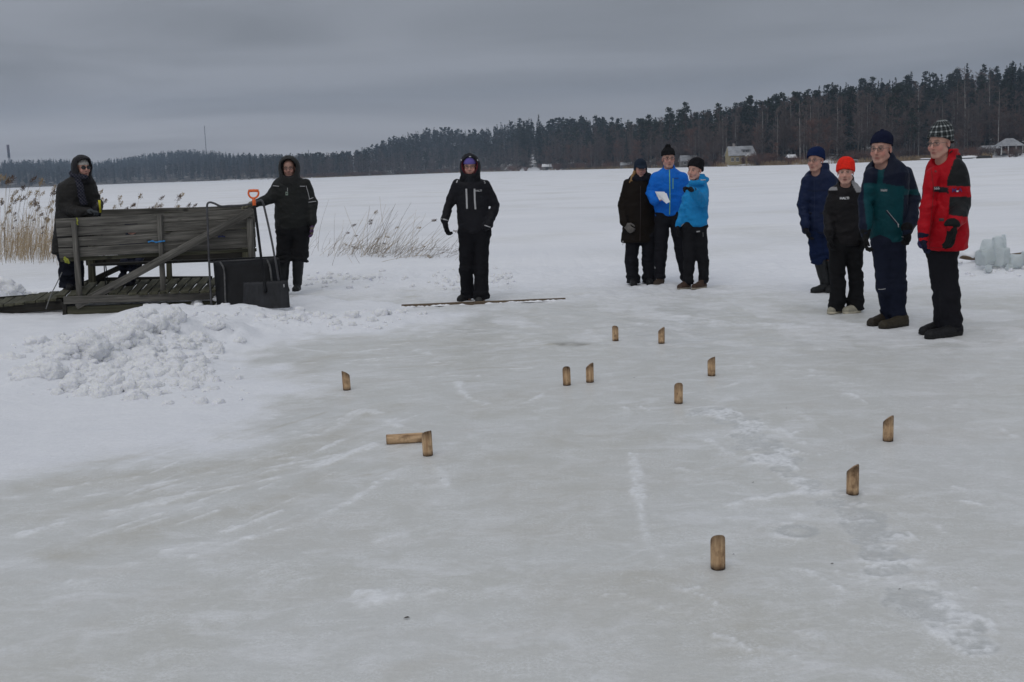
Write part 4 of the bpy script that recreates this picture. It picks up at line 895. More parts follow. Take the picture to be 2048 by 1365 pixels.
# pan: shallow tray standing up, open side away; rounded corners, two bent ribs
def tray(c00, c10, c11, c01, dep, nrm, mtl, nm, parent, n=14, cr=.12, ribs=0, rib_amp=0.006):
    V = []; c00, c10, c11, c01 = map(np.array, (c00, c10, c11, c01)); g = np.linspace(0, 1, n)
    U_, V_ = np.meshgrid(g, g, indexing='ij'); P = ((1 - U_)[..., None] * ((1 - V_)[..., None] * c00 + V_[..., None] * c01) + U_[..., None] * ((1 - V_)[..., None] * c10 + V_[..., None] * c11))
    eu = np.minimum(U_, 1 - U_) / cr; ev = np.minimum(1 - V_, V_ * 0 + 9) / cr; e = np.clip(np.minimum(eu, ev), 0, 1); d = (1 - np.sqrt(np.clip(1 - (1 - e) ** 2, 0, 1))) * dep
    if ribs: d = d + rib_amp * (np.cos(U_ * ribs * 2 * np.pi) > .2)
    P1 = P + d[..., None] * nrm; P2 = P1 + np.array(nrm) * .006; idx_ = np.arange(n * n).reshape(n, n); q = np.stack([idx_[:-1, :-1], idx_[1:, :-1], idx_[1:, 1:], idx_[:-1, 1:]], -1).reshape(-1, 4)
    bd = np.concatenate([idx_[:, 0], idx_[-1, 1:], idx_[-2::-1, -1], idx_[0, -2:0:-1]]); rim = np.array([[bd[i], bd[(i + 1) % len(bd)], bd[(i + 1) % len(bd)] + n * n, bd[i] + n * n] for i in range(len(bd))])
    return obj(nm, np.concatenate([P1.reshape(-1, 3), P2.reshape(-1, 3)]), [q, q[:, ::-1] + n * n, rim], mtl, parent)
pan = tray(sp(428, 628, 13.15), sp(561, 617, 13.2), sp(553, 517, 13.38), sp(419, 524, 13.35), .16, (0, 1, .1), MT['plastic_black'], 'pan', SC_, 26, .16)
for (pts, yy) in [([(440, 524), (448, 540), (450, 575), (452, 626)], 13.2), ([(534, 519), (540, 535), (544, 570), (546, 590)], 13.2)]:
    obj('rib', *tube(smooth_path([sp(a, b, 13.30 - (b - 519) * .0013) for a, b in pts], 5), .011, 6), mat('scuffed_rib', (.09, .09, .09), .6, None, (12, .8)), pan)
obj('handle', *tube(smooth_path([sp(423, 615, 13.1), sp(420, 560, 13.18), sp(417, 500, 13.26), sp(415, 440, 13.34), sp(414, 413, 13.37), sp(418, 405.5, 13.38), sp(428, 407, 13.38), sp(442, 413, 13.38), sp(460, 412, 13.4), sp(485, 411, 13.4), sp(505, 407, 13.4), sp(518, 402, 13.4), sp(525, 404, 13.38), sp(532, 430, 13.34), sp(543, 480, 13.26), sp(552, 530, 13.18), sp(557, 562, 13.14)], 5), .0125, 8), mat('scuffed_tube', (.035, .035, .04), .4, None, (9, .9), spec=.6), SC_)
obj('cross_bar', *tube([sp(417, 525, 13.3), sp(556, 517, 13.3)], .012, 6), MT['black_metal'], SC_)
SV = thing('snow_shovel', tuple(W(531, 612, 13.0)), 'black snow shovel with orange D-shaped handle leaning upright on the scoop', 'snow shovel')
bl = tray(sp(484, 620, 12.95), sp(579, 616, 12.95), sp(575, 562, 13.02), sp(486, 566, 13.02), .03, (0, 1, .1), mat('grey_black_plastic', (.022, .023, .026), .55, (14, .004), (7, .4), spec=.2), 'blade', SV, 40, .07, 9, -.005)
obj('hang_tag', *boxv(sp(568, 572, 12.99), (.012, .006, .035)), MT['reflect'], bl)
obj('shaft', *tube(smooth_path([sp(508.5, 408, 13.25), sp(514, 450, 13.2), sp(521, 505, 13.12), sp(526, 545, 13.06), sp(531, 585, 12.96)], 5), .0155, 10), MT['plastic_black'], SV)
a = np.linspace(math.pi * 1.02, math.pi * 1.98, 9); gpts = [(497.5, 383)] + [(507 + 10.2 * math.cos(t), 386.5 - 10.5 * math.sin(t)) for t in a] + [(516.5, 383)]
obj('grip', *tube([sp(497, 382.3, 13.25), sp(507, 381.6, 13.25), sp(517, 382.0, 13.25)], .0165, 8), MT['plastic_orange'], SV)
obj('grip_arc', *tube([sp(x_, y_, 13.25) for x_, y_ in gpts], .0115, 8), MT['plastic_orange'], SV)
obj('grip_socket', *tube([sp(507, 396, 13.25), sp(508, 403, 13.25), sp(508.6, 411.5, 13.245)], [.015, .022, .020], 10), MT['plastic_orange'], SV)
# clods of snow resting against the tools come from the lake sheet

# ------------------------------------------------------------------ throwing line board
tl = thing('throwing_line', tuple(G(965, 605)), 'thin brown wooden throwing line lying on the ice at the thrower\'s feet', 'board')
p0, p1 = G(803, 613.5, .012), G(1131, 599.5, .012); board('board', p0, p1, .045, .035, MT['line_wood'], tl)
def snow_bits():
    rb = np.random.default_rng(5); mbs = MB()
    for i in range(70):
        t = rb.random(); 
        if .32 < t < .60 and rb.random() < .8: continue
        p = np.array(p0) * (1 - t) + np.array(p1) * t + [0, -.035 + rb.normal(0, .008), 0]; p[2] = .004; r = rb.uniform(.012, .03); th = np.linspace(0, 2 * np.pi, 7)[:-1]; V = [p + [0, 0, r * .75]]
        for e, rr in ((.5, .8), (0, 1.1)): V += [p + [math.cos(u) * r * rr * 1.9 * rb.uniform(.8, 1.2), math.sin(u) * r * rr * .8, r * .75 * e] for u in th]
        F4 = [[1 + j, 7 + j, 7 + (j + 1) % 6, 1 + (j + 1) % 6] for j in range(6)]; F3 = [[0, 1 + j, 1 + (j + 1) % 6] for j in range(6)]; mbs.add(V, [np.array(F3), np.array(F4)])
    o = mbs.build('snow_bits', MT['snow_white']); tag(o, 'crumbs of snow pressed along the throwing line', 'snow', kind='stuff')
snow_bits()

# ------------------------------------------------------------------ skittle pins and throwing stick
def pin_material():
    m = bpy.data.materials.new('birch_pin_wood'); m.use_nodes = True; n, l = m.node_tree.nodes, m.node_tree.links; p = n['Principled BSDF']; p.inputs['Roughness'].default_value = .6; p.inputs['Specular IOR Level'].default_value = .3
    tc = N(n, 'ShaderNodeTexCoord'); oi = N(n, 'ShaderNodeObjectInfo'); s2 = N(n, 'ShaderNodeMath', operation='MULTIPLY'); s2.inputs[1].default_value = 91; l.new(oi.outputs['Random'], s2.inputs[0])
    ad = N(n, 'ShaderNodeVectorMath', operation='ADD'); l.new(tc.outputs['Object'], ad.inputs[0]); l.new(s2.outputs[0], ad.inputs[1])
    def nz(sc, st, det=5, rg=.6):
        mp = N(n, 'ShaderNodeMapping'); mp.inputs['Scale'].default_value = st; l.new(ad.outputs[0], mp.inputs[0]); x = N(n, 'ShaderNodeTexNoise'); x.inputs['Scale'].default_value = sc; x.inputs['Detail'].default_value = det; x.inputs['Roughness'].default_value = rg; l.new(mp.outputs[0], x.inputs[0]); return x.outputs[0]
    grain = nz(60, (1, 1, .09)); blot = nz(22, (1, 1, .7), 6, .7); cr = N(n, 'ShaderNodeValToRGB'); e = cr.color_ramp.elements; e[0].position = .3; e[0].color = (.31, .18, .09, 1); e[1].position = .68; e[1].color = (.68, .48, .29, 1); l.new(grain, cr.inputs[0])
    r2 = N(n, 'ShaderNodeMapRange'); r2.inputs[1].default_value = .50; r2.inputs[2].default_value = .64; r2.inputs[4].default_value = .6; l.new(blot, r2.inputs[0])
    mx = N(n, 'ShaderNodeMix', data_type='RGBA'); l.new(r2.outputs[0], mx.inputs[0]); l.new(cr.outputs[0], mx.inputs[6]); mx.inputs[7].default_value = (.10, .05, .022, 1)
    at = N(n, 'ShaderNodeAttribute', attribute_name='dirt'); ad2 = N(n, 'ShaderNodeMath', operation='MULTIPLY_ADD'); l.new(blot, ad2.inputs[0]); ad2.inputs[1].default_value = 1.2; ad2.inputs[2].default_value = .25
    mm = N(n, 'ShaderNodeMath', operation='MULTIPLY', use_clamp=True); l.new(at.outputs['Fac'], mm.inputs[0]); l.new(ad2.outputs[0], mm.inputs[1]); m2 = N(n, 'ShaderNodeMix', data_type='RGBA'); l.new(mm.outputs[0], m2.inputs[0]); l.new(mx.outputs[2], m2.inputs[6]); m2.inputs[7].default_value = (.028, .014, .008, 1); l.new(m2.outputs[2], p.inputs['Base Color'])
    b = N(n, 'ShaderNodeBump'); b.inputs['Distance'].default_value = .0015; l.new(grain, b.inputs['Height']); l.new(b.outputs[0], p.inputs['Normal']); return m
MT['pin'] = pin_material()
MT['ink'] = mat('black_ink', (.01, .01, .01), .6)
def pin_mesh(h=.15, r=.0295, cut=.058, pw=1.2):
    n = 40; V = []; D = []; a = np.linspace(0, 2 * np.pi, n, endpoint=False); zs = [(0, .93), (.003, 1.0), (.010, 1), (.03, 1), (.06, 1), (.085, 1)]
    for z, k in zs: V += [[math.cos(t) * r * k, math.sin(t) * r * k, z] for t in a]; D += [1.0 if z < .004 else .75 if z <= .01 else .05] * n
    top = lambda x: h - cut * np.clip((x / r + 1) / 2, 0, 1) ** pw      # cut falls away towards +x cut falls away towards +x
    for k, dz in ((1, -.008), (.985, -.0035), (.93, .0), (.5, 0), (.0, 0)):
        V += [[math.cos(t) * r * k, math.sin(t) * r * k, top(math.cos(t) * r * k) + dz] for t in a]; D += [.75 if dz < -.002 else 1.0 if k > .9 else .25] * n
    m_ = len(zs) + 5; F = [[i * n + j, i * n + (j + 1) % n, (i + 1) * n + (j + 1) % n, (i + 1) * n + j] for i in range(m_ - 1) for j in range(n)]
    F.append([0, 0, 0, 0]); F.pop(); c = len(V); V.append([0, 0, 0]); D.append(1); T = [[(j + 1) % n, j, c] for j in range(n)]
    return np.array(V), [np.array(F), np.array(T)], np.array(D)
pv_, pf_, pd_ = pin_mesh(); PIN_ME = mk('pin', pv_, pf_, MT['pin'], True, cols={'dirt': pd_})
pv2, pf2, pd2 = pin_mesh(.15, .0295, .040, 1.5); PIN_ME2 = mk('pin', pv2, pf2, MT['pin'], True, cols={'dirt': pd2})
def text_mesh(s, size, mtl, bold=0.0):
    cu = bpy.data.curves.new('t', 'FONT'); cu.body = s; cu.size = size; cu.extrude = .0004; cu.offset = bold; cu.align_x = 'CENTER'; cu.align_y = 'CENTER'; o = bpy.data.objects.new('t', cu); COL.objects.link(o)
    bpy.context.view_layer.update(); me = bpy.data.meshes.new_from_object(o.evaluated_get(bpy.context.evaluated_depsgraph_get())); bpy.data.objects.remove(o); me.materials.clear(); me.materials.append(mtl); return me
# px, py of the foot, azimuth the cut faces (deg, 90 = away from the camera), number, label
PINS = [(1231, 684, 75, 'farthest pin on the ice, rounded top, left of the one with slanted top'), (1323, 690, 172, 'second farthest pin, top slanting up to the right'), (1134, 773, 92, 'dark mottled round-topped pin standing close left of a slanted one'),
        (1180, 767, 176, 'light slanted pin close right of the dark mottled one'), (1423, 754, 142, 'pin alone at upper right with gently slanting top'), (1357, 809, 88, 'round-topped pin with a dark knot, before the row of ring marks'),
        (1776, 884, 152, 'rightmost wooden pin, out toward the men'), (1705, 990, 150, 'blotchy slanted pin right of the ring marks'), (1436, 1139, 90, 'nearest and largest wooden pin with rounded top'), (856, 913, 128, 'dark stained pin touching the lying throwing stick'), (694, 782, 28, 'leftmost wooden pin, top slanting down to the right')]
for (px, py, az, lb) in PINS:
    p = G(px, py - 2); o = bpy.data.objects.new('wooden_pin', PIN_ME if 65 < az < 110 else PIN_ME2); COL.objects.link(o); lean = {694: (0, -.03), 856: (0, -.02), 1134: (.01, -.015)}.get(px, (0, rng.normal(0, .006)))
    o.matrix_basis = Matrix.Translation((p[0], p[1], gz(p[0], p[1]) + .0005)) @ Matrix.Rotation(lean[1], 4, 'Y') @ Matrix.Rotation(R(az), 4, 'Z')
    tag(o, lb, 'pin', 'wooden throwing-game pins standing on the ice')
# throwing stick lying down
a0, a1 = np.array(G(771.5, 889)), np.array(G(849, 884.5)); d_ = (a1 - a0) / np.linalg.norm(a1 - a0); r = .0295; seg_ = 32; th = np.linspace(0, 2 * np.pi, seg_, endpoint=False); V = []; D = []
for (t, k, dd) in [(0, .0, .9), (0, .9, 1.0), (.003, 1, .8), (.012, 1, .15), (.08, 1, 0), (.15, 1, 0), (.213, 1, .15), (.222, 1, .8), (.225, .9, 1), (.225, 0, .9)]:
    V += [[t - .1125, math.cos(u) * r * k, math.sin(u) * r * k] for u in th]; D += [dd] * seg_
F = np.array([[i * seg_ + j, i * seg_ + (j + 1) % seg_, (i + 1) * seg_ + (j + 1) % seg_, (i + 1) * seg_ + j] for i in range(9) for j in range(seg_)])
V = np.array(V)[:, [2, 1, 0]]; F = F[:, :]           # long axis on local z so that the grain runs along it
me = mk('throwing_stick', V, F, MT['pin'], True, cols={'dirt': np.array(D) * .7}); st = bpy.data.objects.new('throwing_stick', me); COL.objects.link(st)
c = (a0 + a1) / 2; st.matrix_basis = Matrix.Translation((c[0], c[1], gz(c[0], c[1]) + r)) @ Matrix.Rotation(math.atan2(d_[1], d_[0]), 4, 'Z') @ Matrix.Rotation(R(90), 4, 'Y')
tag(st, 'round wooden throwing stick lying on the ice against a standing pin', 'stick')
# litter on the ice
def leafbit(px, py, s, lb):
    p = np.array(G(px, py)); p[2] = gz(p[0], p[1]) + .004; V = p + np.array([[-1, 0, 0], [-.2, .5, .35], [1.1, .25, .15], [.2, -.35, .25], [.5, .1, .6], [-.5, -.1, .1]]) * s; o = obj('leaf_fragment', V, np.array([[0, 3, 1], [1, 3, 2], [1, 2, 4], [0, 1, 5]]), MT['bark_dark'], None, False); tag(o, lb, 'leaf')
for (px, py, s, lb) in [(813, 1239, .012, 'dark curled leaf fragment on the bare ice in the left foreground'), (1467, 1111, .005, 'tiny dark speck right of the nearest pin'), (1664, 1130, .007, 'dark crumb on the ice right of the nearest pin'), (1506, 967, .006, 'thin brown scrap left of the blotchy slanted pin'),
                        (1799, 1180, .005, 'dark crumb among the lower right ring marks'), (1573, 819, .006, 'dark speck left of the rightmost pin'), (882, 960, .005, 'speck just in front of the dark stained pin'), (1268, 757, .006, 'brown speck left of the upper right pin')]: leafbit(px, py, s, lb)

# ------------------------------------------------------------------ ice block sculpture and pole at right
def ice_material():
    m = mat('clear_lake_ice', (.74, .79, .80), .45, (9, .03), (5, .08), trans=.55, ior=1.15, sss=.2); return m
MT['ice'] = ice_material()
def iceblock(px0, py0, px1, py1, dy, dep, lb, seed):
    rb = np.random.default_rng(seed); Y = 15.3 + dy; a = W(px0, py1, Y); b = W(px1, py0, Y); c = np.array([(a[0] + b[0]) / 2, Y, (a[2] + b[2]) / 2]); h = np.array([abs(b[0] - a[0]) / 2, dep / 2, abs(b[2] - a[2]) / 2])
    V, F = ICO[2]; q = V * 1.3 + seed * 9.1; U = np.sign(V) * np.abs(V) ** .42; U = U / np.abs(U).max(0) * (1 + .13 * fbm(q[:, 0], q[:, 1], q[:, 2], 3, seed))[:, None]; U[:, :2] *= (1 - .22 * (U[:, 2:] + 1) / 2) ; U[:, 0] += .25 * rb.uniform(-1, 1) * U[:, 2]
    R_ = np.array(Matrix.Rotation(rb.uniform(-.15, .15), 3, 'Y') @ Matrix.Rotation(rb.uniform(-.5, .5), 3, 'Z')); o = obj('ice_block', (U * h) @ R_.T + c, F, MT['ice'], None, True); tag(o, lb, 'ice block', 'ice blocks piled at the right edge')
for a in [(1958, 478, 1988, 515, .1, .14, 'upright clear ice slab at the back left of the ice pile', 1), (1983, 472, 2008, 512, .15, .12, 'tallest upright ice slab in the middle of the pile', 2), (1953, 498, 1992, 532, -.05, .22, 'broad left ice block low in the pile', 3),
          (1988, 496, 2018, 534, -.1, .2, 'central low ice block at the front of the pile', 4), (2012, 508, 2046, 536, -.05, .2, 'flat right ice block beside the brown pole', 5), (1970, 530, 1984, 545, -.25, .1, 'small ice cube standing before the pile at left', 6), (2013, 528, 2025, 543, -.25, .1, 'small ice cube standing before the pile at right', 7), (2040, 505, 2075, 540, .0, .25, 'ice block cut by the right edge of the view', 8), (2003, 468, 2012, 500, .2, .08, 'thin ice shard leaning at the back of the pile', 9)]: iceblock(*a)
pl = tube(smooth_path([W(1912, 512, 15.8), W(1945, 517, 15.75), W(2000, 514, 15.7), W(2060, 507, 15.65)], 6), .028, 8); tag(obj('pole', *pl, MT['line_wood']), 'brown pole lying half under snow behind the ice blocks', 'pole')
sc_ = smooth_path([W(1905, 508, 15.82), W(1945, 512, 15.78), W(1962, 512, 15.75)], 8); tag(obj('snow_ridge', *tube(sc_, [.05 + .02 * math.sin(i) for i in range(len(sc_))], 8), MT['snow_white']), 'snow lying on the pole beside the ice blocks', 'snow')

# ------------------------------------------------------------------ reeds
MT['reed'] = mat('dry_reed_stalk', (.40, .32, .22), .85, None, (2, .4), spec=.2)
MT['reed_dark'] = mat('brown_reed_stalk', (.17, .135, .10), .85, None, (2, .35), spec=.2)
MT['plume'] = mat('reed_plume', (.32, .25, .16), .95, None, (6, .4), spec=.05)
MT['plume_dark'] = mat('dark_reed_plume', (.12, .085, .065), .95, None, (6, .4), spec=.05)
rr = np.random.default_rng(23)
def reed_proto(dark, broken=False, plume=True):
    n = 7; b = rr.uniform(.03, .22); t = np.linspace(0, 1, n); P = np.c_[b * t ** 2.2, .03 * np.sin(t * 4 + rr.uniform(0, 6)), t]; me = mk('stalk', *tube(P, .0029 * (1.15 - .6 * t), 4, False), MT['reed_dark'] if dark else MT['reed']); pm = None
    if plume:
        k = 55; u = rr.random(k); d = P[-1] - P[-2]; d /= np.linalg.norm(d); dr = np.array([1, 0, -.25]); c = P[-1] + np.outer(u * .085, d * .9 + dr * .5 * rr.uniform(.2, 1.4)) ; w = .018 * np.sin(u * 2.7 + .35)[:, None]; c = c + rr.normal(0, 1, (k, 3)) * w
        e = c + d * .022 + rr.normal(0, .012, (k, 3)) + [.008, 0, -.006]; pm = mk('plume', *strips(c, e, .008, .004, rr), MT['plume_dark'] if dark else MT['plume'], False)
    if rr.random() < .7 and not plume: pass
    return me, pm
RP = [reed_proto(k % 2 == 0) for k in range(8)]; RB = [reed_proto(k % 2 == 0, plume=False) for k in range(4)]
def reed(px, py, h, rx, ry, mesh, label, group, zb=.03):
    p = np.array(G(px, py, zb)); o = bpy.data.objects.new('reed', None); o.empty_display_size = .05; COL.objects.link(o); o.location = (p[0], p[1], zb - .03); o.rotation_euler = (rx, ry, rr.uniform(-.8, .8)); o.scale = (max(.8, h), max(.8, h), h); tag(o, label, 'reed', group)
    for nm, me in (('stalk', mesh[0]), ('plume', mesh[1])):
        if me: c = bpy.data.objects.new(nm, me); COL.objects.link(c); c.parent = o
for i in range(135):                     # tall plumed reeds, left
    px = rr.uniform(-10, 135) if i < 84 else rr.uniform(175, 470); 
    if i >= 84 and px > 380 and rr.random() < .55: continue
    base = rr.uniform(508, 534); top = rr.uniform(352, 440) if rr.random() < .7 else rr.uniform(400, 480)
    if px > 170: top = max(top, rr.uniform(375, 425))
    rw = ('tall' if top < 378 else 'middle-sized' if top < 415 else 'short', 'at the far left edge' if px < 45 else 'in the middle of the left bed' if px < 90 else 'just left of the woman in sunglasses' if px < 140 else 'above the left half of the dock rail' if px < 320 else 'above the right half of the dock rail')
    Y = float(G(px, base, .03)[1]); h = (base - top) / F_PX * Y * .96
    reed(px, base, h, rr.normal(0, .05), rr.normal(.05, .07), RP[int(rr.integers(0, 8))], '%s plumed reed %s' % rw, '%s plumed reeds %s' % rw)
for i in range(150):                      # leaning broken reeds in the middle
    px = rr.normal(765, 72); 
    if px < 615 or px > 925: continue
    base = rr.uniform(500, 518) + max(0, (px - 700)) * .01; h = rr.uniform(.35, 1.15) * (1 - abs(px - 760) / 420); has = rr.random() < .10; rw = (('plumed' if has else 'bare') + (' long' if h > .75 else ' short'), 'near the hooded man' if px < 710 else 'in the middle of the bent clump' if px < 810 else 'toward the black-suited thrower')
    reed(px - 10, base, h, rr.normal(0, .15), rr.normal(.62, .28) + (px - 760) * .0013, (RP if has else RB)[int(rr.integers(0, 8 if has else 4))], '%s bent reed %s' % rw, '%s bent reeds %s' % rw)
for (bx, by, tx, ty, pl_) in [(783, 509, 754, 393, 0), (734, 514, 686, 413, 0), (736, 512, 733, 412, 0), (636, 505, 662, 397, 0), (780, 505, 822, 402, 0), (790, 520, 852, 436, 1), (662, 534, 690, 450, 1), (700, 512, 742, 426, 1), (832, 516, 862, 520, 1), (706, 529, 672, 470, 0), (724, 530, 695, 490, 0), (745, 526, 850, 505, 1), (905, 526, 925, 500, 0), (940, 500, 1000, 497, 0)]:
    Y = float(G(bx, by, .03)[1]); A_ = np.array(G(bx, by, .02)); B_ = np.array(W(tx, ty, Y)); L_ = np.linalg.norm(B_ - A_); v = (B_ - A_) / L_; ang = math.atan2(v[0], v[2]); reed(bx, by, L_, 0, ang - .08, RP[int(rr.integers(0, 8))] if pl_ else RB[int(rr.integers(0, 4))], 'long single reed %s' % ('with a drooping plume beside the bent clump' if pl_ else 'without plume sticking out of the bent clump'), 'long reeds of the bent clump')
# dense bed and litter as stuff
def bed(n, fx, fb, hmin, hmax, lean, nm, lb, mt):
    A, B = [], []
    for i in range(n):
        px = fx(); base = fb(px); p = np.array(G(px, base, .02)); h = rr.uniform(hmin, hmax); l = rr.normal(*lean); q = p + [h * math.sin(l), rr.normal(0, .1) * h, h * math.cos(l)]; m_ = (p + q) / 2 + [rr.normal(0, .03), 0, .02]; A += [p, m_]; B += [m_, q]
        if rr.random() < .5: t = rr.uniform(.3, .9); s = p + (q - p) * t; A.append(s); B.append(s + [rr.normal(.05, .12), rr.normal(0, .1), rr.uniform(-.12, .12)])
    tag(obj(nm, *strips(A, B, .0065, .004, rr), mt, None, False), lb, 'reeds', kind='stuff')
bed(400, lambda: rr.uniform(-30, 125), lambda p: rr.uniform(495, 532), .25, 1.15, (.12, .22), 'reed_bed', 'dense mass of short dry tan reeds at the left edge', MT['reed'])
bed(300, lambda: rr.choice([rr.normal(50, 14), rr.normal(28, 12), rr.normal(85, 12)]), lambda p: rr.uniform(500, 525), .3, .85, (.3, .15), 'reed_tuft', 'matted golden reed tufts inside the left reed bed', mat('golden_reed', (.36, .26, .14), .9, None, (2, .3)))
bed(240, lambda: rr.normal(770, 70), lambda p: rr.uniform(500, 520), .06, .4, (.9, .5), 'reed_litter', 'broken reed litter scattered under the bent clump', MT['reed_dark'])
# ------------------------------------------------------------------ people: implicit surfaces meshed with surface nets
class Field:
    def __init__(s, lo, hi, h, fine=None):
        """fine: list of (axis, a, b, hf) intervals with smaller steps"""
        ax = []
        for k in range(3):
            v = lo[k]; L = [v]
            while v < hi[k]:
                st = h
                for (a_, p, q, hf) in (fine or []):
                    if a_ == k and p - hf <= v < q: st = min(st, hf)
                v += st; L.append(v)
            ax.append(np.array(L))
        s.x, s.y, s.z = ax; s.F = np.full([len(a) for a in ax], .5, np.float64)
    def blk(s, lo, hi):
        sl = []
        for a, l, h in zip((s.x, s.y, s.z), lo, hi):
            i, j = np.searchsorted(a, [l, h]); sl.append(slice(max(i - 1, 0), min(j + 1, len(a))))
        sl = tuple(sl); return sl, s.x[sl[0]][:, None, None], s.y[sl[1]][None, :, None], s.z[sl[2]][None, None, :]
    def comb(s, sl, d, k, sub=False):
        A = s.F[sl]
        if A.size == 0: return
        if sub: A2, d = -A, d
        else: A2 = A
        if k > 0: h = np.clip(.5 + .5 * (d - A2) / k, 0, 1); r = d * (1 - h) + A2 * h - k * h * (1 - h) if not sub else None
        if sub:                      # smooth max(A, -d)
            A = s.F[sl]; nd = -d; h = np.clip(.5 - .5 * (nd - A) / max(k, 1e-6), 0, 1); s.F[sl] = nd * (1 - h) + A * h + k * h * (1 - h); return
        s.F[sl] = r if k > 0 else np.minimum(A2, d)
    def cap(s, a, b, ra, rb, k=.02, flat=None, sub=False):
        a, b = np.asarray(a, float), np.asarray(b, float); m = max(ra, rb) + k + .05
        sl, X, Y, Z = s.blk(np.minimum(a, b) - m, np.maximum(a, b) + m); d = b - a; L = d @ d + 1e-12
        px, py, pz = X - a[0], Y - a[1], Z - a[2]; t = np.clip((px * d[0] + py * d[1] + pz * d[2]) / L, 0, 1)
        dist = np.sqrt((px - t * d[0]) ** 2 + (py - t * d[1]) ** 2 + (pz - t * d[2]) ** 2) - (ra + (rb - ra) * t)
        s.comb(sl, dist, k, sub)
    def ell(s, c, r, Rm=None, k=.02, sub=False):
        c, r = np.asarray(c, float), np.asarray(r, float); m = r.max() + k + .04; sl, X, Y, Z = s.blk(c - m, c + m); X, Y, Z = X - c[0], Y - c[1], Z - c[2]
        if Rm is not None: Rm = np.asarray(Rm); X, Y, Z = [Rm[i, 0] * X + Rm[i, 1] * Y + Rm[i, 2] * Z for i in range(3)]
        k0 = np.sqrt((X / r[0]) ** 2 + (Y / r[1]) ** 2 + (Z / r[2]) ** 2); k1 = np.sqrt((X / r[0] ** 2) ** 2 + (Y / r[1] ** 2) ** 2 + (Z / r[2] ** 2) ** 2) + 1e-9
        s.comb(sl, k0 * (k0 - 1) / k1, k, sub)
    def stack(s, rows, yaw, k=.03, grow=0, rnd=.02):
        """rows: (z, cx, cy, a, b) high to low; a lateral, b front half-width"""
        rows = sorted(rows); z = np.array([r[0] for r in rows]); q = np.array([r[1:] for r in rows]); zz = np.linspace(z[0], z[-1], 90)
        I = np.stack([np.interp(zz, z, q[:, i]) for i in range(4)], 1); w = 9; ker = np.ones(w) / w; I = np.stack([np.convolve(np.pad(I[:, i], w // 2, 'edge'), ker, 'valid') for i in range(4)], 1)
        zl, zh = z[0] - grow * 0, z[-1] + grow; m = I[:, 2:].max() + grow + k + .05; lo = [I[:, 0].min() - m, I[:, 1].min() - m, zl - k - .03]; hi = [I[:, 0].max() + m, I[:, 1].max() + m, zh + k + .03]
        sl, X, Y, Z = s.blk(lo, hi); zv = Z.ravel(); cx, cy, a, b = [np.interp(zv, zz, I[:, i])[None, None, :] for i in range(4)]; a = a + grow; b = b + grow
        c_, s_ = math.cos(yaw), math.sin(yaw); u = (X - cx) * c_ + (Y - cy) * s_; v = (X - cx) * s_ - (Y - cy) * c_
        k0 = np.sqrt((u / a) ** 2 + (v / b) ** 2); k1 = np.sqrt((u / a ** 2) ** 2 + (v / b ** 2) ** 2) + 1e-6; d = k0 * (k0 - 1) / k1; d = np.where(k0 < .2, -np.minimum(a, b) * .8, d)
        e = np.maximum(Z - zh + rnd, zl + rnd - Z); d = np.where(e > 0, np.sqrt(np.maximum(d + rnd, 0) ** 2 + e ** 2) - rnd, np.maximum(d, e - rnd))
        s.comb(sl, d, k)
    def below(s, z0, k=.0): s.F = np.maximum(s.F, z0 - s.z[None, None, :])
    def above(s, z0): s.F = np.maximum(s.F, s.z[None, None, :] - z0)
    def plane(s, p, n):
        n = np.asarray(n, float) / np.linalg.norm(n); X, Y, Z = s.x[:, None, None] - p[0], s.y[None, :, None] - p[1], s.z[None, None, :] - p[2]; s.F = np.maximum(s.F, X * n[0] + Y * n[1] + Z * n[2])
    def wrinkle(s, amp, f, seed=0, oct=3, mod=None):
        m = np.abs(s.F) < amp * 2.5 + .012; i, j, k = np.nonzero(m); x, y, z = s.x[i], s.y[j], s.z[k]
        n = fbm(x * f[0], y * f[1], z * f[2], oct, seed); n = 1 - 2.2 * np.abs(n); 
        if mod is not None: n = n * mod(x, y, z)
        s.F[i, j, k] += -amp * n
    def mesh(s):
        F, x, y, z = s.F, s.x, s.y, s.z; F[0], F[-1], F[:, 0], F[:, -1], F[:, :, 0], F[:, :, -1] = [np.maximum(v, .003) for v in (F[0], F[-1], F[:, 0], F[:, -1], F[:, :, 0], F[:, :, -1])]
        S = F < 0; n = [v - 1 for v in F.shape]; c = np.zeros(n, np.int8)
        offs = [(i, j, k) for i in (0, 1) for j in (0, 1) for k in (0, 1)]
        for (i, j, k) in offs: c += S[i:i + n[0], j:j + n[1], k:k + n[2]]
        I, J, K = np.nonzero((c > 0) & (c < 8)); m = len(I); P = np.zeros((m, 3)); cnt = np.zeros(m); ax = (x, y, z)
        for a in offs:
            for d in range(3):
                if a[d]: continue
                b = list(a); b[d] = 1; fa = F[I + a[0], J + a[1], K + a[2]]; fb = F[I + b[0], J + b[1], K + b[2]]; w = (fa < 0) != (fb < 0); t = np.where(w, fa / np.where(w, fa - fb, 1), 0)
                q = np.stack([x[I + a[0]], y[J + a[1]], z[K + a[2]]], 1); base = (I, J, K)[d]; q[:, d] += t * (ax[d][base + 1] - ax[d][base]); P += q * w[:, None]; cnt += w
        P /= cnt[:, None]; id_ = np.full(n, -1, np.int64); id_[I, J, K] = np.arange(m); Q = []
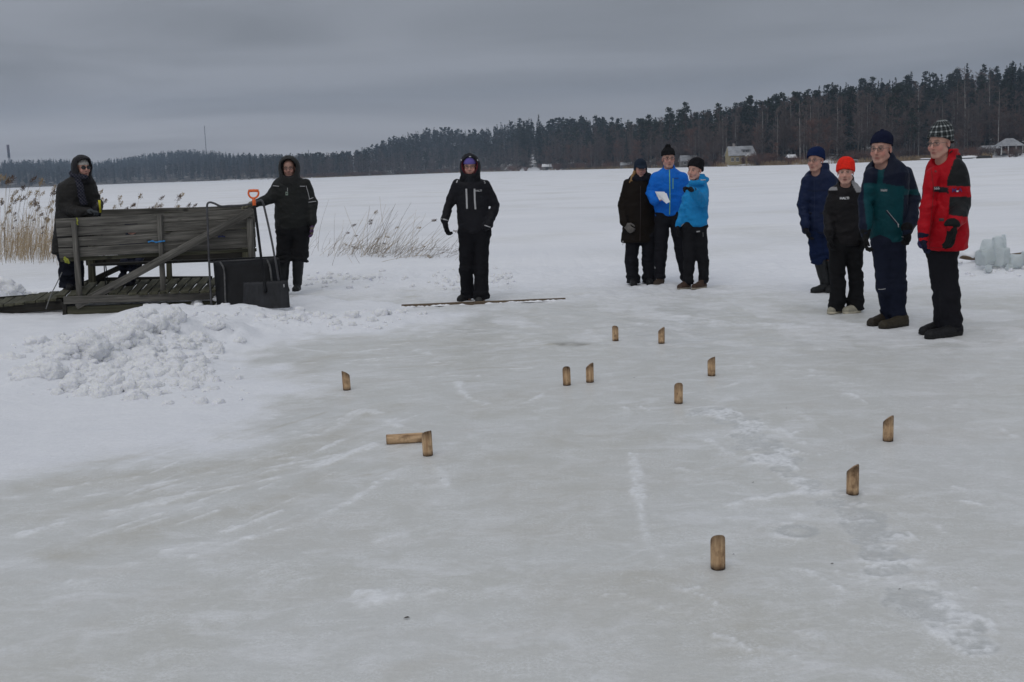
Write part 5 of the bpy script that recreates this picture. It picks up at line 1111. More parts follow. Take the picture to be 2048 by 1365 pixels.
        for d in range(3):
            e1, e2 = (d + 1) % 3, (d + 2) % 3; sa = [slice(0, -1) if q == d else slice(1, -1) for q in range(3)]; sb = [slice(1, None) if q == d else slice(1, -1) for q in range(3)]
            A, B = S[tuple(sa)], S[tuple(sb)]; i = np.stack(np.nonzero(A != B), 1); i[:, e1] += 1; i[:, e2] += 1; ins = S[i[:, 0], i[:, 1], i[:, 2]]
            def g(o1, o2): v = i.copy(); v[:, e1] += o1; v[:, e2] += o2; return id_[v[:, 0], v[:, 1], v[:, 2]]
            q = np.stack([g(-1, -1), g(0, -1), g(0, 0), g(-1, 0)], 1); q[~ins] = q[~ins][:, ::-1]; Q.append(q)
        return P, np.concatenate(Q)
def solid(f, name, mtl, parent, colf, tidy=1):
    V, Q = f.mesh()
    if len(V) == 0: return None
    if tidy:                                      # one light relaxation pass
        for _ in range(tidy):
            A = np.zeros_like(V); c = np.zeros(len(V))
            for a in range(4):
                b = (a + 1) % 4; np.add.at(A, Q[:, a], V[Q[:, b]]); np.add.at(c, Q[:, a], 1); np.add.at(A, Q[:, b], V[Q[:, a]]); np.add.at(c, Q[:, b], 1)
            V = V * .5 + A / c[:, None] * .5
    C = colf(V) if callable(colf) else np.tile(np.array(colf, float), (len(V), 1))
    o = obj(name, V, Q, mtl, parent, True, True, None, {'Col': C.astype(np.float32)}); o['_V'] = 0; del o['_V']; o_cache[o.name] = (V, Q); return o
o_cache = {}
def ribbon(o, pts, w, mtl, parent, name, th=.003, off=.002, step=4, Y=None):
    """strip that lies on the surface of o along a line given in photo pixels"""
    V, Q = o_cache[o.name]; bvh = BVHTree.FromPolygons([tuple(v) for v in V], [tuple(q) for q in Q]); P = np.array(pts, float); n = max(2, int(np.abs(np.diff(P, axis=0)).sum() / step)); t = np.linspace(0, len(P) - 1, n)
    px = np.interp(t, range(len(P)), P[:, 0]); py = np.interp(t, range(len(P)), P[:, 1]); g = np.stack([np.gradient(px), np.gradient(py)], 1); g /= np.linalg.norm(g, axis=1)[:, None] + 1e-9; s = np.stack([-g[:, 1], g[:, 0]], 1) * w / 2; out = []
    last = None
    for i in range(n):
        for sg in (-1, 0, 1):
            d = ray(px[i] + s[i, 0] * sg, py[i] + s[i, 1] * sg); d /= np.linalg.norm(d); h = bvh.ray_cast(Vector((0, 0, EYE)), Vector(d))
            if h[0] is None: out.append(last if last is not None else None)
            else: last = np.array(h[0]) - d * off + np.array(h[1]) * .001; out.append(last)
    f0 = next((q for q in out if q is not None), None)
    if f0 is None: return None
    out = np.array([q if q is not None else f0 for q in out]); back = out + (np.array([0, 1, 0]) * th); m = n * 3; F = []
    for i in range(n - 1):
        for j in range(2): a = i * 3 + j; F += [[a, a + 3, a + 4, a + 1], [a + m, a + 1 + m, a + 4 + m, a + 3 + m]]
        for j, fl in ((0, 0), (2, 1)): a = i * 3 + j; q = [a, a + m, a + 3 + m, a + 3]; F.append(q if not fl else q[::-1])
    return obj(name, np.concatenate([out, back]), np.array(F), mtl, parent)
def letters(o, s, px, py, size, mtl, parent, name='lettering', rot=0, bold=.0008, slant=0):
    V, Q = o_cache[o.name]; bvh = BVHTree.FromPolygons([tuple(v) for v in V], [tuple(q) for q in Q]); d = ray(px, py); d /= np.linalg.norm(d); h = bvh.ray_cast(Vector((0, 0, EYE)), Vector(d))
    if h[0] is None: return
    me = text_mesh(s, size, mtl, bold); n = (h[1] * .5 - Vector(d) * .5).normalized(); u = Vector((0, 0, 1)); u = (u - n * u.dot(n)).normalized(); r = u.cross(n); M = Matrix((r, u, n)).transposed().to_4x4() @ Matrix.Rotation(rot, 4, 'Z'); M.translation = h[0] + n * .006
    me.name = name; x = bpy.data.objects.new(name, me); link(x, parent, M)
SK = np.array([.52, .30, .235]); 
def headpts(c, sc, yaw, pitch, tilt=0):
    """rotation matrix world->head (rows: lateral, forward, up)"""
    f = np.array([math.sin(yaw) * math.cos(pitch), -math.cos(yaw) * math.cos(pitch), math.sin(pitch)]); l = np.array([math.cos(yaw), math.sin(yaw), 0]); u = np.cross(l, -f) ; u = -np.cross(l, f) if np.dot(u, [0, 0, 1]) < 0 else u
    if tilt: l, u = l * math.cos(tilt) + u * math.sin(tilt), u * math.cos(tilt) - l * math.sin(tilt)
    return np.stack([l, f, u])
class Head:
    def __init__(s, c, sc, yaw, pitch=0, tilt=0): s.c = np.array(c, float); s.sc = sc; s.R = headpts(c, sc, yaw, pitch, tilt); s.yaw = yaw
    def w(s, p): return s.c + (np.asarray(p, float) * s.sc) @ s.R
    def l(s, P): return (P - s.c) @ s.R.T / s.sc
def add_head(f, H, jaw=1.0, nose=1.0, chin=0, k=.012, open_mouth=False):
    s = H.sc; e = lambda c, r, kk=k, sub=False: f.ell(H.w(c), np.array(r) * s, H.R, kk, sub); c = lambda a, b, ra, rb, kk=.008, sub=False: f.cap(H.w(a), H.w(b), ra * s, rb * s, kk, sub=sub)
    e((0, -.012, .035), (.075, .096, .085)); e((0, .028, -.035), (.058 * jaw, .062, .075), .02); e((0, .055, -.098 + chin), (.026, .024, .02), .02)
    for q in (-1, 1):
        c((q * .055, .0, -.06), (q * .022, .055, -.10 + chin), .018, .018, .025); e((q * .034, .070, -.03), (.028, .020, .028), .016); c((q * .018, .086, .026), (q * .046, .074, .026), .009, .007, .01)
        e((q * .031, .094, .006), (.017, .010, .011), .007, True); e((q * .031, .079, .006), (.0125, .0125, .0125), .002); c((q * .030, .086, .014), (q * .043, .080, .010), .004, .003, .004)
        e((q * .079, -.012, -.008), (.008, .019, .031), .006); e((q * .085, -.008, -.006), (.005, .010, .018), .004, True)
        e((q * .010, .098, -.036), (.007 * nose, .009, .006), .005)
    c((0, .090, .012), (0, .110, -.028), .008 * nose, .0125 * nose, .010)
    c((-.019, .082, -.066), (.019, .082, -.066), .006, .006, .006); c((-.015, .083, -.074), (.015, .083, -.074), .007, .007, .006)
    c((-.021, .093, -.0695), (.021, .093, -.0695), .003 if not open_mouth else .007, .003 if not open_mouth else .007, .003, True)
def skin_cols(H, tone=1.0, brow=(.09, .06, .045), red=.6, stub=0, lips=(.34, .12, .10), iris=(.10, .09, .08)):
    def f(V):
        p = H.l(V); C = np.tile(SK * tone, (len(V), 1)); n = fbm(V[:, 0] * 40, V[:, 1] * 40, V[:, 2] * 40, 3, 5)[:, None]; C = C * (1 + .07 * n)
        def blob(c, r, col, a, pw=1.0):
            d = (((p - np.array(c)) / np.array(r)) ** 2).sum(1); w = np.clip(np.exp(-d ** pw), 0, 1)[:, None] * a; C[:] = C * (1 - w) + np.array(col) * w
        for q in (-1, 1):
            blob((q * .042, .068, -.032), (.026, .03, .024), (.60, .22, .18), min(1, red * 1.15)); blob((q * .08, -.01, -.01), (.02, .03, .035), (.45, .15, .12), .5)
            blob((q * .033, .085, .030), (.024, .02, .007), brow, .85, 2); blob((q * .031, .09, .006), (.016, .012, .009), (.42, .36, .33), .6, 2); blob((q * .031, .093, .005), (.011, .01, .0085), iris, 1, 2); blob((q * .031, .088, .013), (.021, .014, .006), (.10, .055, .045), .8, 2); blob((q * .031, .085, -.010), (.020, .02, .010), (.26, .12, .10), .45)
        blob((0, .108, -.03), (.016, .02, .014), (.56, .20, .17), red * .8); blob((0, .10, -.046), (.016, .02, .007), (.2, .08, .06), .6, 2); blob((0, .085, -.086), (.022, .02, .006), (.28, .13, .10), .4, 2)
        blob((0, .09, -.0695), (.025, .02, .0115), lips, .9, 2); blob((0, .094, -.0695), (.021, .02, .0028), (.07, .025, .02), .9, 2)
        if stub: blob((0, .06, -.085), (.05, .06, .032), (.2, .14, .12), stub)
        return C
    return f
def hand(f, w, d, n, side, s=1.0, curl=.5, k=.006, r=.0095, spread=.06, curls=None, thumb=.6, palm=True):
    """w wrist point, d direction of the fingers, n palm normal (curl towards it), side = direction of the thumb"""
    d = np.array(d, float); d /= np.linalg.norm(d); n = np.array(n, float); n = n - d * (n @ d); n /= np.linalg.norm(n); t = np.cross(d, n); t = t if t @ np.array(side, float) > 0 else -t; w = np.array(w, float); tips = []
    pw = .030 * s; L = .082 * s
    for q in (-1, -.33, .33, 1): f.cap(w + d * .008 * s + t * q * pw * .65, w + d * L + t * q * pw, .0165 * s, .013 * s, .012)
    for i, (off, ln) in enumerate(((1, .074), (.34, .083), (-.33, .078), (-1, .062))):
        c = (curls[i] if curls else curl) * (1 + .08 * i); b = w + d * L + t * off * pw; dd = d * 1.0 + t * off * spread; dd /= np.linalg.norm(dd); ang = c * .45; seg = (.46, .30, .24)
        for q in range(3):
            v = dd * math.cos(ang) + n * math.sin(ang); e = b + v * ln * s * seg[q]; f.cap(b, e, (r + .001) * s * (1 - .08 * q), r * s * (.94 - .10 * q), k); b = e; ang += c * 1.15
        tips.append(b)
    b = w + d * .022 * s + t * pw * .9; v = d * .55 + t * .75 + n * .35 * thumb; v /= np.linalg.norm(v); e = b + v * .036 * s; f.cap(b, e, .0165 * s, .0125 * s, .01); v2 = d * .9 + t * .2 + n * .5 * thumb; v2 /= np.linalg.norm(v2); e2 = e + v2 * .030 * s; f.cap(e, e2, .0125 * s, .0112 * s, k); v3 = d * .95 + n * .6 * thumb; v3 /= np.linalg.norm(v3); f.cap(e2, e2 + v3 * .024 * s, .0112 * s, .0095 * s, k)
    return tips
def capsfield(items, h, pad=.06, fine=None):
    P = np.array([p for it in items for p in it[:2]]); rm = max(max(it[2], it[3]) for it in items); return Field(P.min(0) - rm - pad, P.max(0) + rm + pad, h, fine)
def hat_obj(H, parent, col, h=.0055, brim=.026, height=.10, wide=1.06, tilt=.25, pom=None, pointy=0, ear=0, name='woolly_hat', colf=None, rib=.0014, slouch=0, mtl='knit', fold=True):
    s = H.sc; c = H.w((0, -.015, .06)); f = Field(c - .2 * s, c + .24 * s, h)
    f.ell(H.w((0, -.015, .042)), np.array((.083 * wide, .105 * wide, .088)) * s, H.R, 0); f.ell(H.w((0, -.02, -.005)), np.array((.080 * wide, .100 * wide, .09)) * s, H.R, .03); f.ell(H.w((0, -.03 - slouch * .4, .06 + height * .35)), np.array((.076 * wide, .092 * wide, height * .72)) * s, H.R, .03)
    if pointy: f.ell(H.w((0, -.035 - slouch, .07 + height * .6)), np.array((.05, .06, height * .6)) * s, H.R, .04)
    nrm = -H.R[2] * math.cos(tilt) + H.R[1] * math.sin(tilt); f.plane(H.w((0, .03, brim - .005)), nrm)
    if fold:                      # turned-up rim
        g = np.linspace(0, 2 * np.pi, 15); ring = [H.w((math.cos(a) * .084 * wide, -.015 + math.sin(a) * .106 * wide, brim + .018 + math.tan(tilt) * (-.045 + math.sin(a) * .106))) for a in g]
        for a, b in zip(ring[:-1], ring[1:]): f.cap(a, b, .0135 * s, .0135 * s, .008)
        f.plane(H.w((0, .03, brim - .012)), nrm)
    if ear:
        for q in (-1, 1): f.ell(H.w((q * .078, -.02, -.01)), np.array((.018, .05, .05)) * s, H.R, .02)
    if pom: f.ell(H.w((0, -.03 - slouch, .06 + height * 1.02 + pom * .5)), np.array((pom, pom, pom * .85)) * s, H.R, .006)
    f.wrinkle(.003, (16, 16, 16), 3, 2)
    m = np.abs(f.F) < .02; i, j, k = np.nonzero(m); lp = H.l(np.stack([f.x[i], f.y[j], f.z[k]], 1)); a = np.arctan2(lp[:, 0], lp[:, 1] + .015); f.F[i, j, k] += rib * np.cos(a * 46)
    if pom: f.F[i, j, k] += .006 * fbm(lp[:, 0] * 60, lp[:, 1] * 60, lp[:, 2] * 60, 2, 8) * (lp[:, 2] > .06 + height * .98)
    return solid(f, name, MT[mtl], parent, colf or col, 0)
def hood_obj(H, parent, col, out=(.112, .125, .135), back=-.02, opn=(.078, .105), oz=-.015, h=.008, lower=-.17, peak=0, colf=None, tone=None, neckr=.12, seedw=2):
    s = H.sc; c = H.w((0, -.02, -.02)); f = Field(c - .27 * s, c + .27 * s, h)
    f.ell(H.w((0, back, .02)), np.array(out) * s, H.R, 0); f.cap(H.w((0, back * .6, -.02)), H.w((0, -.02, lower)), out[0] * s * .94, neckr * s, .04)
    if peak: f.ell(H.w((0, .045, .095)), np.array((.075, .075, .045)) * s, H.R, .04)
    # opening: elongated hollow that runs forward from the face
    f.cap(H.w((0, .02, oz + .028)), H.w((0, .26, oz + .035)), opn[0] * s, (opn[0] + .015) * s, .012, sub=True); f.cap(H.w((0, .03, oz - opn[1] + opn[0] + .01)), H.w((0, .26, oz - opn[1] + opn[0])), opn[0] * s * .86, opn[0] * s * .9, .012, sub=True)
    f.wrinkle(.004, (13, 13, 9), seedw, 3)
    return solid(f, 'hood', MT['shell'], parent, colf or col)
def glasses(H, parent, dark=False, rx=.025, rz=.017, mtl=None, y=.103):
    mt_ = mtl or MT['frame']; g = MB(); 
    for q in (-1, 1):
        a = np.linspace(0, 2 * np.pi, 17); P = [H.w((q * .033 + math.cos(t) * rx, y - .010 * abs(math.cos(t)) * (math.cos(t) * q > 0), .004 + math.sin(t) * rz)) for t in a]; g.add(*tube(P, .0021 * H.sc, 5, False)); g.add(*tube([H.w((q * (.033 + rx), y - .010, .008)), H.w((q * .078, .06, .010)), H.w((q * .083, -.01, .006))], .0019 * H.sc, 5))
    g.add(*tube([H.w((-.010, y + .001, .008)), H.w((0, y + .005, .012)), H.w((.010, y + .001, .008))], .002 * H.sc, 5)); fr = g.build('sunglasses' if dark else 'glasses', mt_, parent)
    for q in (-1, 1):
        a = np.linspace(0, 2 * np.pi, 17)[:-1]; P = np.array([H.w((q * .033 + math.cos(t) * rx * .97, y - .001 - .009 * abs(math.cos(t)) * (math.cos(t) * q > 0), .004 + math.sin(t) * rz * .97)) for t in a]); V = np.concatenate([P, [H.w((q * .033, y + .002, .004))], P - H.R[1] * .0015, [H.w((q * .033, y, .004))]]); T = [[j, (j + 1) % 16, 16] for j in range(16)] + [[17 + (j + 1) % 16, 17 + j, 33] for j in range(16)]
        obj('lens', V, np.array(T), MT['lens_dark'] if dark else MT['lens'], fr)
def px_rows(rows, Y, yaw, ratio):
    """pixel rows (y, x_left, x_right, [dy]) -> metric stack rows"""
    out = []; kk = math.sqrt(math.cos(yaw) ** 2 + (ratio * math.sin(yaw)) ** 2)
    for r in rows:
        dy = r[3] if len(r) > 3 else 0; rt_ = r[4] if len(r) > 4 else ratio; a = W(r[1], r[0], Y + dy); b = W(r[2], r[0], Y + dy); w_ = (b[0] - a[0]) / 2; kk = math.sqrt(math.cos(yaw) ** 2 + (rt_ * math.sin(yaw)) ** 2); la = w_ / kk; out.append(((a[2] + b[2]) / 2, (a[0] + b[0]) / 2, Y + dy, la, la * rt_))
    return out
def chainw(ch, Y): return [(np.array(W(c[0], c[1], Y + (c[2] if len(c) > 2 else 0))), c[3] * Y / F_PX) for c in ch]
def bbox_of(rows, chains, pad=.07):
    P = [np.array([r[1] + sx * max(r[3], r[4]), r[2] + sy * max(r[3], r[4]), r[0]]) for r in rows for sx in (-1, 1) for sy in (-1, 1)]
    for ch in chains:
        for (p, r) in ch: P += [p - r, p + r]
    P = np.array(P); return P.min(0) - pad, P.max(0) + pad
def shoe_obj(parent, heel, toe, z, col, name='shoe', hgt=.085, wid=.052, sole=(.015, .015, .015), ankle=None, mtl='leather', sole_h=.022, bulky=1.0):
    """heel, toe: world xy of the sole's ends"""
    h = np.array([heel[0], heel[1], z]); t = np.array([toe[0], toe[1], z]); d = t - h; L = np.linalg.norm(d); d /= L; f = Field(np.minimum(h, t) - [.12, .12, .03], np.maximum(h, t) + [.12, .12, .22 if ankle is None else .3], .006)
    r = wid * .82; up = np.array([0, 0, 1.]); a = h + d * r; b = t - d * (wid * .9); lat = np.array([-d[1], d[0], 0])
    f.cap(a + up * .02, b + up * .02, r, wid * .92, 0); f.cap(a + up * .045, b + up * .028, r * .92 * bulky, wid * .78, .012); f.cap(a + up * hgt, a + d * L * .33 + up * hgt * .66, r * .84, r * .8, .03); f.cap(a + d * L * .3 + up * .05, b + up * .036, r * .8, wid * .6, .02)
    if ankle is not None: f.cap(a + d * .02 + up * .08, np.array(ankle), r * .95, r * .98, .03)
    # welt groove between sole and upper
    m = (np.abs(f.F) < .03); i, j, k = np.nonzero(m); f.F[i, j, k] += .004 * np.exp(-((f.z[k] - z - sole_h) / .005) ** 2); f.below(z); f.wrinkle(.002, (30, 30, 40), 4, 2)
    return solid(f, name, MT[mtl], parent, lambda V: np.where((V[:, 2] < z + sole_h)[:, None], np.array(sole), np.array(col)) * np.ones((len(V), 3)), 1)
def solecol(V, z, h, s, c): return np.where((V[:, 2] < z + h)[:, None], np.array(s), np.array(c))
def person(D):
    Y = D['Y']; gp = W(D['foot'][0], D['foot'][1], Y); z0 = D.get('z0', gp[2]); T = thing('person', (gp[0], Y, z0), D['label'], 'person'); s = Y / F_PX; yaw = R(D['yaw']); out = {'T': T, 'Y': Y, 'z0': z0}
    hc = D['head']; H = Head(W(hc[0], hc[1], Y + hc[2]), hc[3], R(hc[4]), R(hc[5]) if len(hc) > 5 else 0, R(hc[6]) if len(hc) > 6 else 0); out['H'] = H
    rows = px_rows(D['torso'], Y, yaw, D.get('ratio', .62)); arms = [chainw(a, Y) for a in D['arms']]; legs = [chainw(a, Y) for a in D['legs']]
    # --- body: one continuous surface
    lo, hi = bbox_of(rows, arms + legs, .05); hb = .19 * H.sc; lo = np.minimum(lo, H.c - hb); hi = np.maximum(hi, H.c + hb); lo[2] = z0 - .01
    fine = [(2, H.c[2] - .14 * H.sc, H.c[2] + .09 * H.sc, .0052), (0, H.c[0] - .1 * H.sc, H.c[0] + .1 * H.sc, .0056), (1, H.c[1] - .12 * H.sc, H.c[1] + .1 * H.sc, .0058)]
    bare = D.get('bare', []); 
    for bi in bare: p = arms[bi][-1][0]; fine += [(k, p[k] - .11, p[k] + .11, .0055) for k in range(3)]
    f = Field(lo, hi, .0165, fine); pel = np.mean([l[0][0] for l in legs], 0); rowb = [(r[0], r[1], r[2], r[3] * .8 - .01, r[4] * .72 - .01) for r in rows]; zc = min(pel[2], rows[-1][0] if rows[-1][0] < rows[0][0] else rows[0][0]); rowb = [r for r in rowb if r[0] > pel[2] - .08] or rowb
    f.stack(rowb, yaw, 0); f.ell(pel + [0, 0, .02], (.10, .07, .09), None, .03)
    for a in arms:
        for (p, r), (q, r2) in zip(a[:-1], a[1:]): f.cap(p, q, max(r * .6, .02), max(r2 * .6, .02), .03)
    for a in legs:
        for (p, r), (q, r2) in zip(a[:-1], a[1:]): f.cap(p, q, r * .5, r2 * .5, .02)
    nb = H.w((0, -.025, -.07)); nt = np.array([rows[0][1], rows[0][2] + .01, max(r[0] for r in rows) - .06]); f.cap(nb, nt, .056 * H.sc, .062 * H.sc, .025)
    add_head(f, H, D.get('jaw', 1) * 1.12, D.get('nose', 1), D.get('chin', 0), open_mouth=D.get('mouth', False))
    for a, hd in zip(arms, D['hands']):
        if hd and hd.get('glove') is None: hand(f, a[-1][0], hd['d'], hd['n'], hd['t'], hd.get('s', 1) * .92, hd.get('curl', .5), curls=hd.get('curls'), r=.0088, thumb=hd.get('th', .6))
    f.below(z0); out['body'] = solid(f, 'body', MT['skin'], T, skin_cols(H, D.get('tone', 1), D.get('brow', (.09, .06, .045)), D.get('red', .5), D.get('stub', 0)), 1)
    # --- trousers
    tr = D['trousers']; lo, hi = bbox_of([], legs, .09); f = Field(lo, hi, .0105)
    for a in legs:
        for (p, r), (q, r2) in zip(a[:-1], a[1:]): f.cap(p, q, r, r2, .025)
    hz = legs[0][0][0][2]; f.cap(legs[0][0][0] + [0, 0, .03], legs[1][0][0] + [0, 0, .03], legs[0][0][1] * 1.02, legs[1][0][1] * 1.02, .05)
    bot = z0 + tr.get('bot', .035); f.below(bot)
    def md(x, y, z): return .35 + .9 * np.exp(-((z - bot) / .13) ** 2) + .6 * np.exp(-((z - (z0 + (hz - z0) * .52)) / .09) ** 2) + .4 * np.exp(-((z - hz) / .1) ** 2)
    f.wrinkle(tr.get('amp', .0075) * 1.5, (5.5, 5.5, 13), D['seed'], 3, md); out['trousers'] = solid(f, 'trousers', MT[tr.get('mat', 'cloth')], T, tr['col'], 1)
    # --- jacket with sleeves and collar
    j = D['jacket']; lo, hi = bbox_of(rows, arms, .08); f = Field(lo, hi, j.get('h', .0095)); f.stack(rows, yaw, 0, rnd=j.get('rnd', .03))
    for a in arms:
        for i, ((p, r), (q, r2)) in enumerate(zip(a[:-1], a[1:])): f.cap(p, q, r, r2, .035 if i == 0 else .018)
    if j.get('collar'):
        c = j['collar']; cp = W(c[0], c[1], Y + c[2]); f.cap(cp, cp + np.array([c[5] if len(c) > 5 else 0, 0, c[4]]), c[3], c[3] * .93, .02)
    for c in j.get('extra', []):
        a_, b_ = W(c[0][0], c[0][1], Y + c[0][2]), W(c[1][0], c[1][1], Y + c[1][2]); f.cap(a_, b_, c[2], c[3], c[4] if len(c) > 4 else .02)
    zt, zbm = max(r[0] for r in rows), min(r[0] for r in rows)
    if j.get('hollow'): c = j['hollow']; f.cap(H.w((0, 0, -.02)), H.w((0, c[1], c[2])), c[0], c[0], .01, sub=True)
    elb = [a[1][0] for a in arms if len(a) > 2]
    def mj(x, y, z):
        w_ = .4 + .5 * np.exp(-((z - zbm) / .12) ** 2)
        for e_ in elb: w_ = w_ + .9 * np.exp(-(((x - e_[0]) ** 2 + (y - e_[1]) ** 2 + (z - e_[2]) ** 2) / .02))
        return w_
    f.wrinkle(j.get('amp', .007) * 1.5, j.get('wf', (6, 6, 12)), D['seed'] + 5, 3, mj)
    if j.get('quilt'):                                  # stitched baffles
        m = np.abs(f.F) < .02; i_, j_, k_ = np.nonzero(m); f.F[i_, j_, k_] += .005 * np.abs(np.sin(f.z[k_] * math.pi / j['quilt'])) ** .35 * -1 + .004
    col = j['col']; out['jacket'] = solid(f, j.get('name', 'jacket'), MT[j.get('mat', 'shell')], T, (lambda V: col(V, *proj(V))) if callable(col) else col, 1)
    # --- gloves
    for a, hd in zip(arms, D['hands']):
        if hd and hd.get('glove') is not None:
            p = a[-1][0]; d = np.array(hd['d'], float); d /= np.linalg.norm(d); g = Field(p - .16, p + .16 + np.abs(d) * .06 - (d < 0) * 0, .0055); g = Field(np.minimum(p - .1, p + d * .2 - .09), np.maximum(p + .1, p + d * .2 + .09), .0055)
            hand(g, p, hd['d'], hd['n'], hd['t'], hd.get('s', 1), hd.get('curl', .5), curls=hd.get('curls'), r=hd.get('r', .0122), thumb=hd.get('th', .6), k=.005); g.cap(p - d * hd.get('cl', .035), p + d * .02, hd.get('cuff', .036), .034, .015); g.wrinkle(.0025, (25, 25, 25), 9, 2)
            gc = hd['glove']; solid(g, 'glove', MT['leather' if hd.get('lea') else 'cloth'], T, gc, 1)
    return out
def put_shoes(P, L, col, sole=(.012, .012, .012), **kw):
    """L: list of (heel px, toe px, y px, toe dy m)"""
    for (hx, tx, dyh, dyt) in L:
        Y = P['Y']; z = P['z0'] + kw.get('lift', 0); py = 600; a = W(hx, hor(hx) + (EYE - z) * F_PX / (Y + dyh), Y + dyh); b = W(tx, hor(tx) + (EYE - z) * F_PX / (Y + dyt), Y + dyt)
        k = {q: v for q, v in kw.items() if q != 'lift'}; shoe_obj(P['T'], a, b, z, col, sole=sole, **k)
BK = (.011, .011, .014)
# ---------- thrower in the middle, black winter suit
P = person(dict(Y=13.95, foot=(948, 602), z0=0.0, yaw=2, seed=1, label='person in black winter suit, hood up over purple headband, standing at the throwing line',
    head=(940, 334, -.03, 1.0, -2, -3), tone=.82, red=.6, ratio=.62,
    torso=[(357, 926, 958, .0), (362, 914, 970), (371, 908, 975), (385, 911, 975), (405, 913, 977), (430, 914, 979), (450, 916, 982), (467, 918, 982)],
    arms=[[(914, 368, 0, 9.5), (899, 408, .02, 9.5), (889, 441, -.06, 7.5), (890, 447, -.07, 5)], [(972, 370, 0, 9.5), (990, 413, .03, 9.8), (977, 449, -.10, 8.5), (970, 456, -.12, 6)]],
    hands=[dict(d=(.22, -.1, -1), n=(.7, -.3, .1), t=(.3, -1, 0), glove=(.010, .010, .012), curl=.55, s=1.12), None],
    legs=[[(934, 468, 0, 16.5), (933, 500, 0, 14.5), (932, 540, -.02, 13.2), (936, 588, .12, 13.5), (936, 598, .12, 13)], [(964, 468, 0, 17), (963, 505, 0, 14), (962, 545, -.04, 13.6), (963, 590, -.10, 14.5), (963, 600, -.10, 14)]],
    trousers=dict(col=(.009, .009, .011), bot=.04), jacket=dict(col=BK, collar=(942, 360, -.01, .095, .085), amp=.006)))
T = P['T']; H = P['H']; J = P['jacket']
def hc(V):
    p = H.l(V); inn = (p[:, 1] > .02) & (np.hypot(p[:, 0], p[:, 2] - .01) < .10) & (p[:, 2] > -.11); return np.where(inn[:, None], np.array([.10, .012, .02]), np.array([.012, .013, .016]))
hood_obj(H, T, None, out=(.122, .125, .145), opn=(.088, .112), oz=.0, colf=hc)
f = Field(H.c - .15, H.c + .15, .006); f.ell(H.w((0, -.012, .038)), np.array((.083, .104, .092)), H.R, 0); f.plane(H.w((0, 0, .034)), -H.R[2]); solid(f, 'headband', MT['knit'], T, (.13, .105, .33), 0)
f = Field(H.c - .22, H.c + .12, .008); f.cap(H.w((-.05, .055, -.115)), H.w((.05, .055, -.115)), .042, .042, 0); f.cap(H.w((-.07, .02, -.14)), H.w((.07, .02, -.14)), .06, .06, .02); f.wrinkle(.004, (14, 14, 20), 2); solid(f, 'neck_warmer', MT['cloth'], T, (.012, .012, .014), 0)
glasses(H, T, mtl=MT['frame'])
for pts, w in ([[(932.5, 378), (933.5, 400), (934, 418)], 3.4], [[(949, 378), (949.5, 400), (951, 419)], 3.4], [[(919, 351), (913, 366)], 2.4], [[(966, 353), (970, 367)], 2.4], [[(883, 438), (896, 441)], 2.4], [[(969, 451), (981, 455)], 1.8]): ribbon(J, pts, w, MT['reflect'], T, 'reflective_strip')
letters(J, 'HALTI', 957, 382, .030, MT['reflect'], T)
for (x_, y_, z_) in ((-.100, .05, .075), (.100, .05, .068), (0, .088, .125)): q = H.w((x_, y_, z_)); obj('hood_toggle', *tube([q, q + [0, 0, .022]] if x_ else [q, q + [.025, 0, 0]], .008, 6), MT['reflect'], T)
put_shoes(P, [(938, 915, .14, .03)], (.012, .012, .013), hgt=.07); put_shoes(P, [(960, 957, .0, -.26)], (.03, .03, .03), hgt=.07)

# ---------- hooded man by the scoop, hand on the railing
zm = gzb(W(590, 500, 15.5)[0], 15.5) 
P = person(dict(Y=15.5, foot=(588, 577), z0=.06, yaw=4, seed=2, label='person in charcoal hooded jacket and rubber boots resting a gloved hand on the dock rail',
    head=(578, 337.5, -.05, 1.0, 4, -2), tone=.72, red=.35, ratio=.62, stub=.25,
    torso=[(350, 563, 592), (357, 555, 602), (368, 548, 616), (385, 549, 620), (405, 549, 624), (425, 549, 628), (445, 550, 625), (459, 552, 621)],
    arms=[[(557, 370, 0, 11), (541, 398, -.05, 10.5), (512, 408, -.18, 7.5), (505, 407.5, -.20, 5)], [(611, 369, 0, 11), (623, 405, 0, 11), (624, 443, -.08, 8.5), (624, 450, -.08, 6)]],
    hands=[dict(d=(-1, -.12, -.28), n=(-.1, -.1, -1), t=(0, -1, 0), glove=(.15, .14, .10), curl=.45, s=1.1, r=.0125, lea=1), dict(d=(.02, -.15, -1), n=(-.9, -.2, 0), t=(-.2, -1, 0), glove=lambda V: np.where((np.sin(V[:, 2] * 90 + 1) > .2)[:, None], np.array([.16, .13, .10]), np.array([.09, .05, .11])), curl=.4, s=1.12, r=.0125)],
    legs=[[(571, 462, 0, 18), (569, 500, 0, 15.5), (568, 520, 0, 15), (567, 560, .02, 9), (566, 572, .02, 8)], [(602, 462, 0, 18), (601, 500, 0, 15), (600, 520, 0, 14), (595, 560, .03, 8.5), (594, 570, .03, 8)]],
    trousers=dict(col=(.012, .012, .013), bot=.40, amp=.010), jacket=dict(col=(.018, .019, .018), collar=(578, 355, 0, .10, .06), amp=.008, wf=(5, 5, 9))))
T = P['T']; H = P['H']; J = P['jacket']
hood_obj(H, T, (.026, .026, .025), out=(.142, .14, .155), opn=(.098, .128), oz=-.005, lower=-.17, peak=1, neckr=.14)
f = Field(H.c - .22, H.c + .12, .008); f.cap(H.w((-.03, .05, -.125)), H.w((.03, .05, -.125)), .04, .04, 0); f.cap(H.w((-.05, .02, -.15)), H.w((.05, .02, -.15)), .055, .055, .02); solid(f, 'neck_warmer', MT['cloth'], T, (.010, .012, .025), 0)
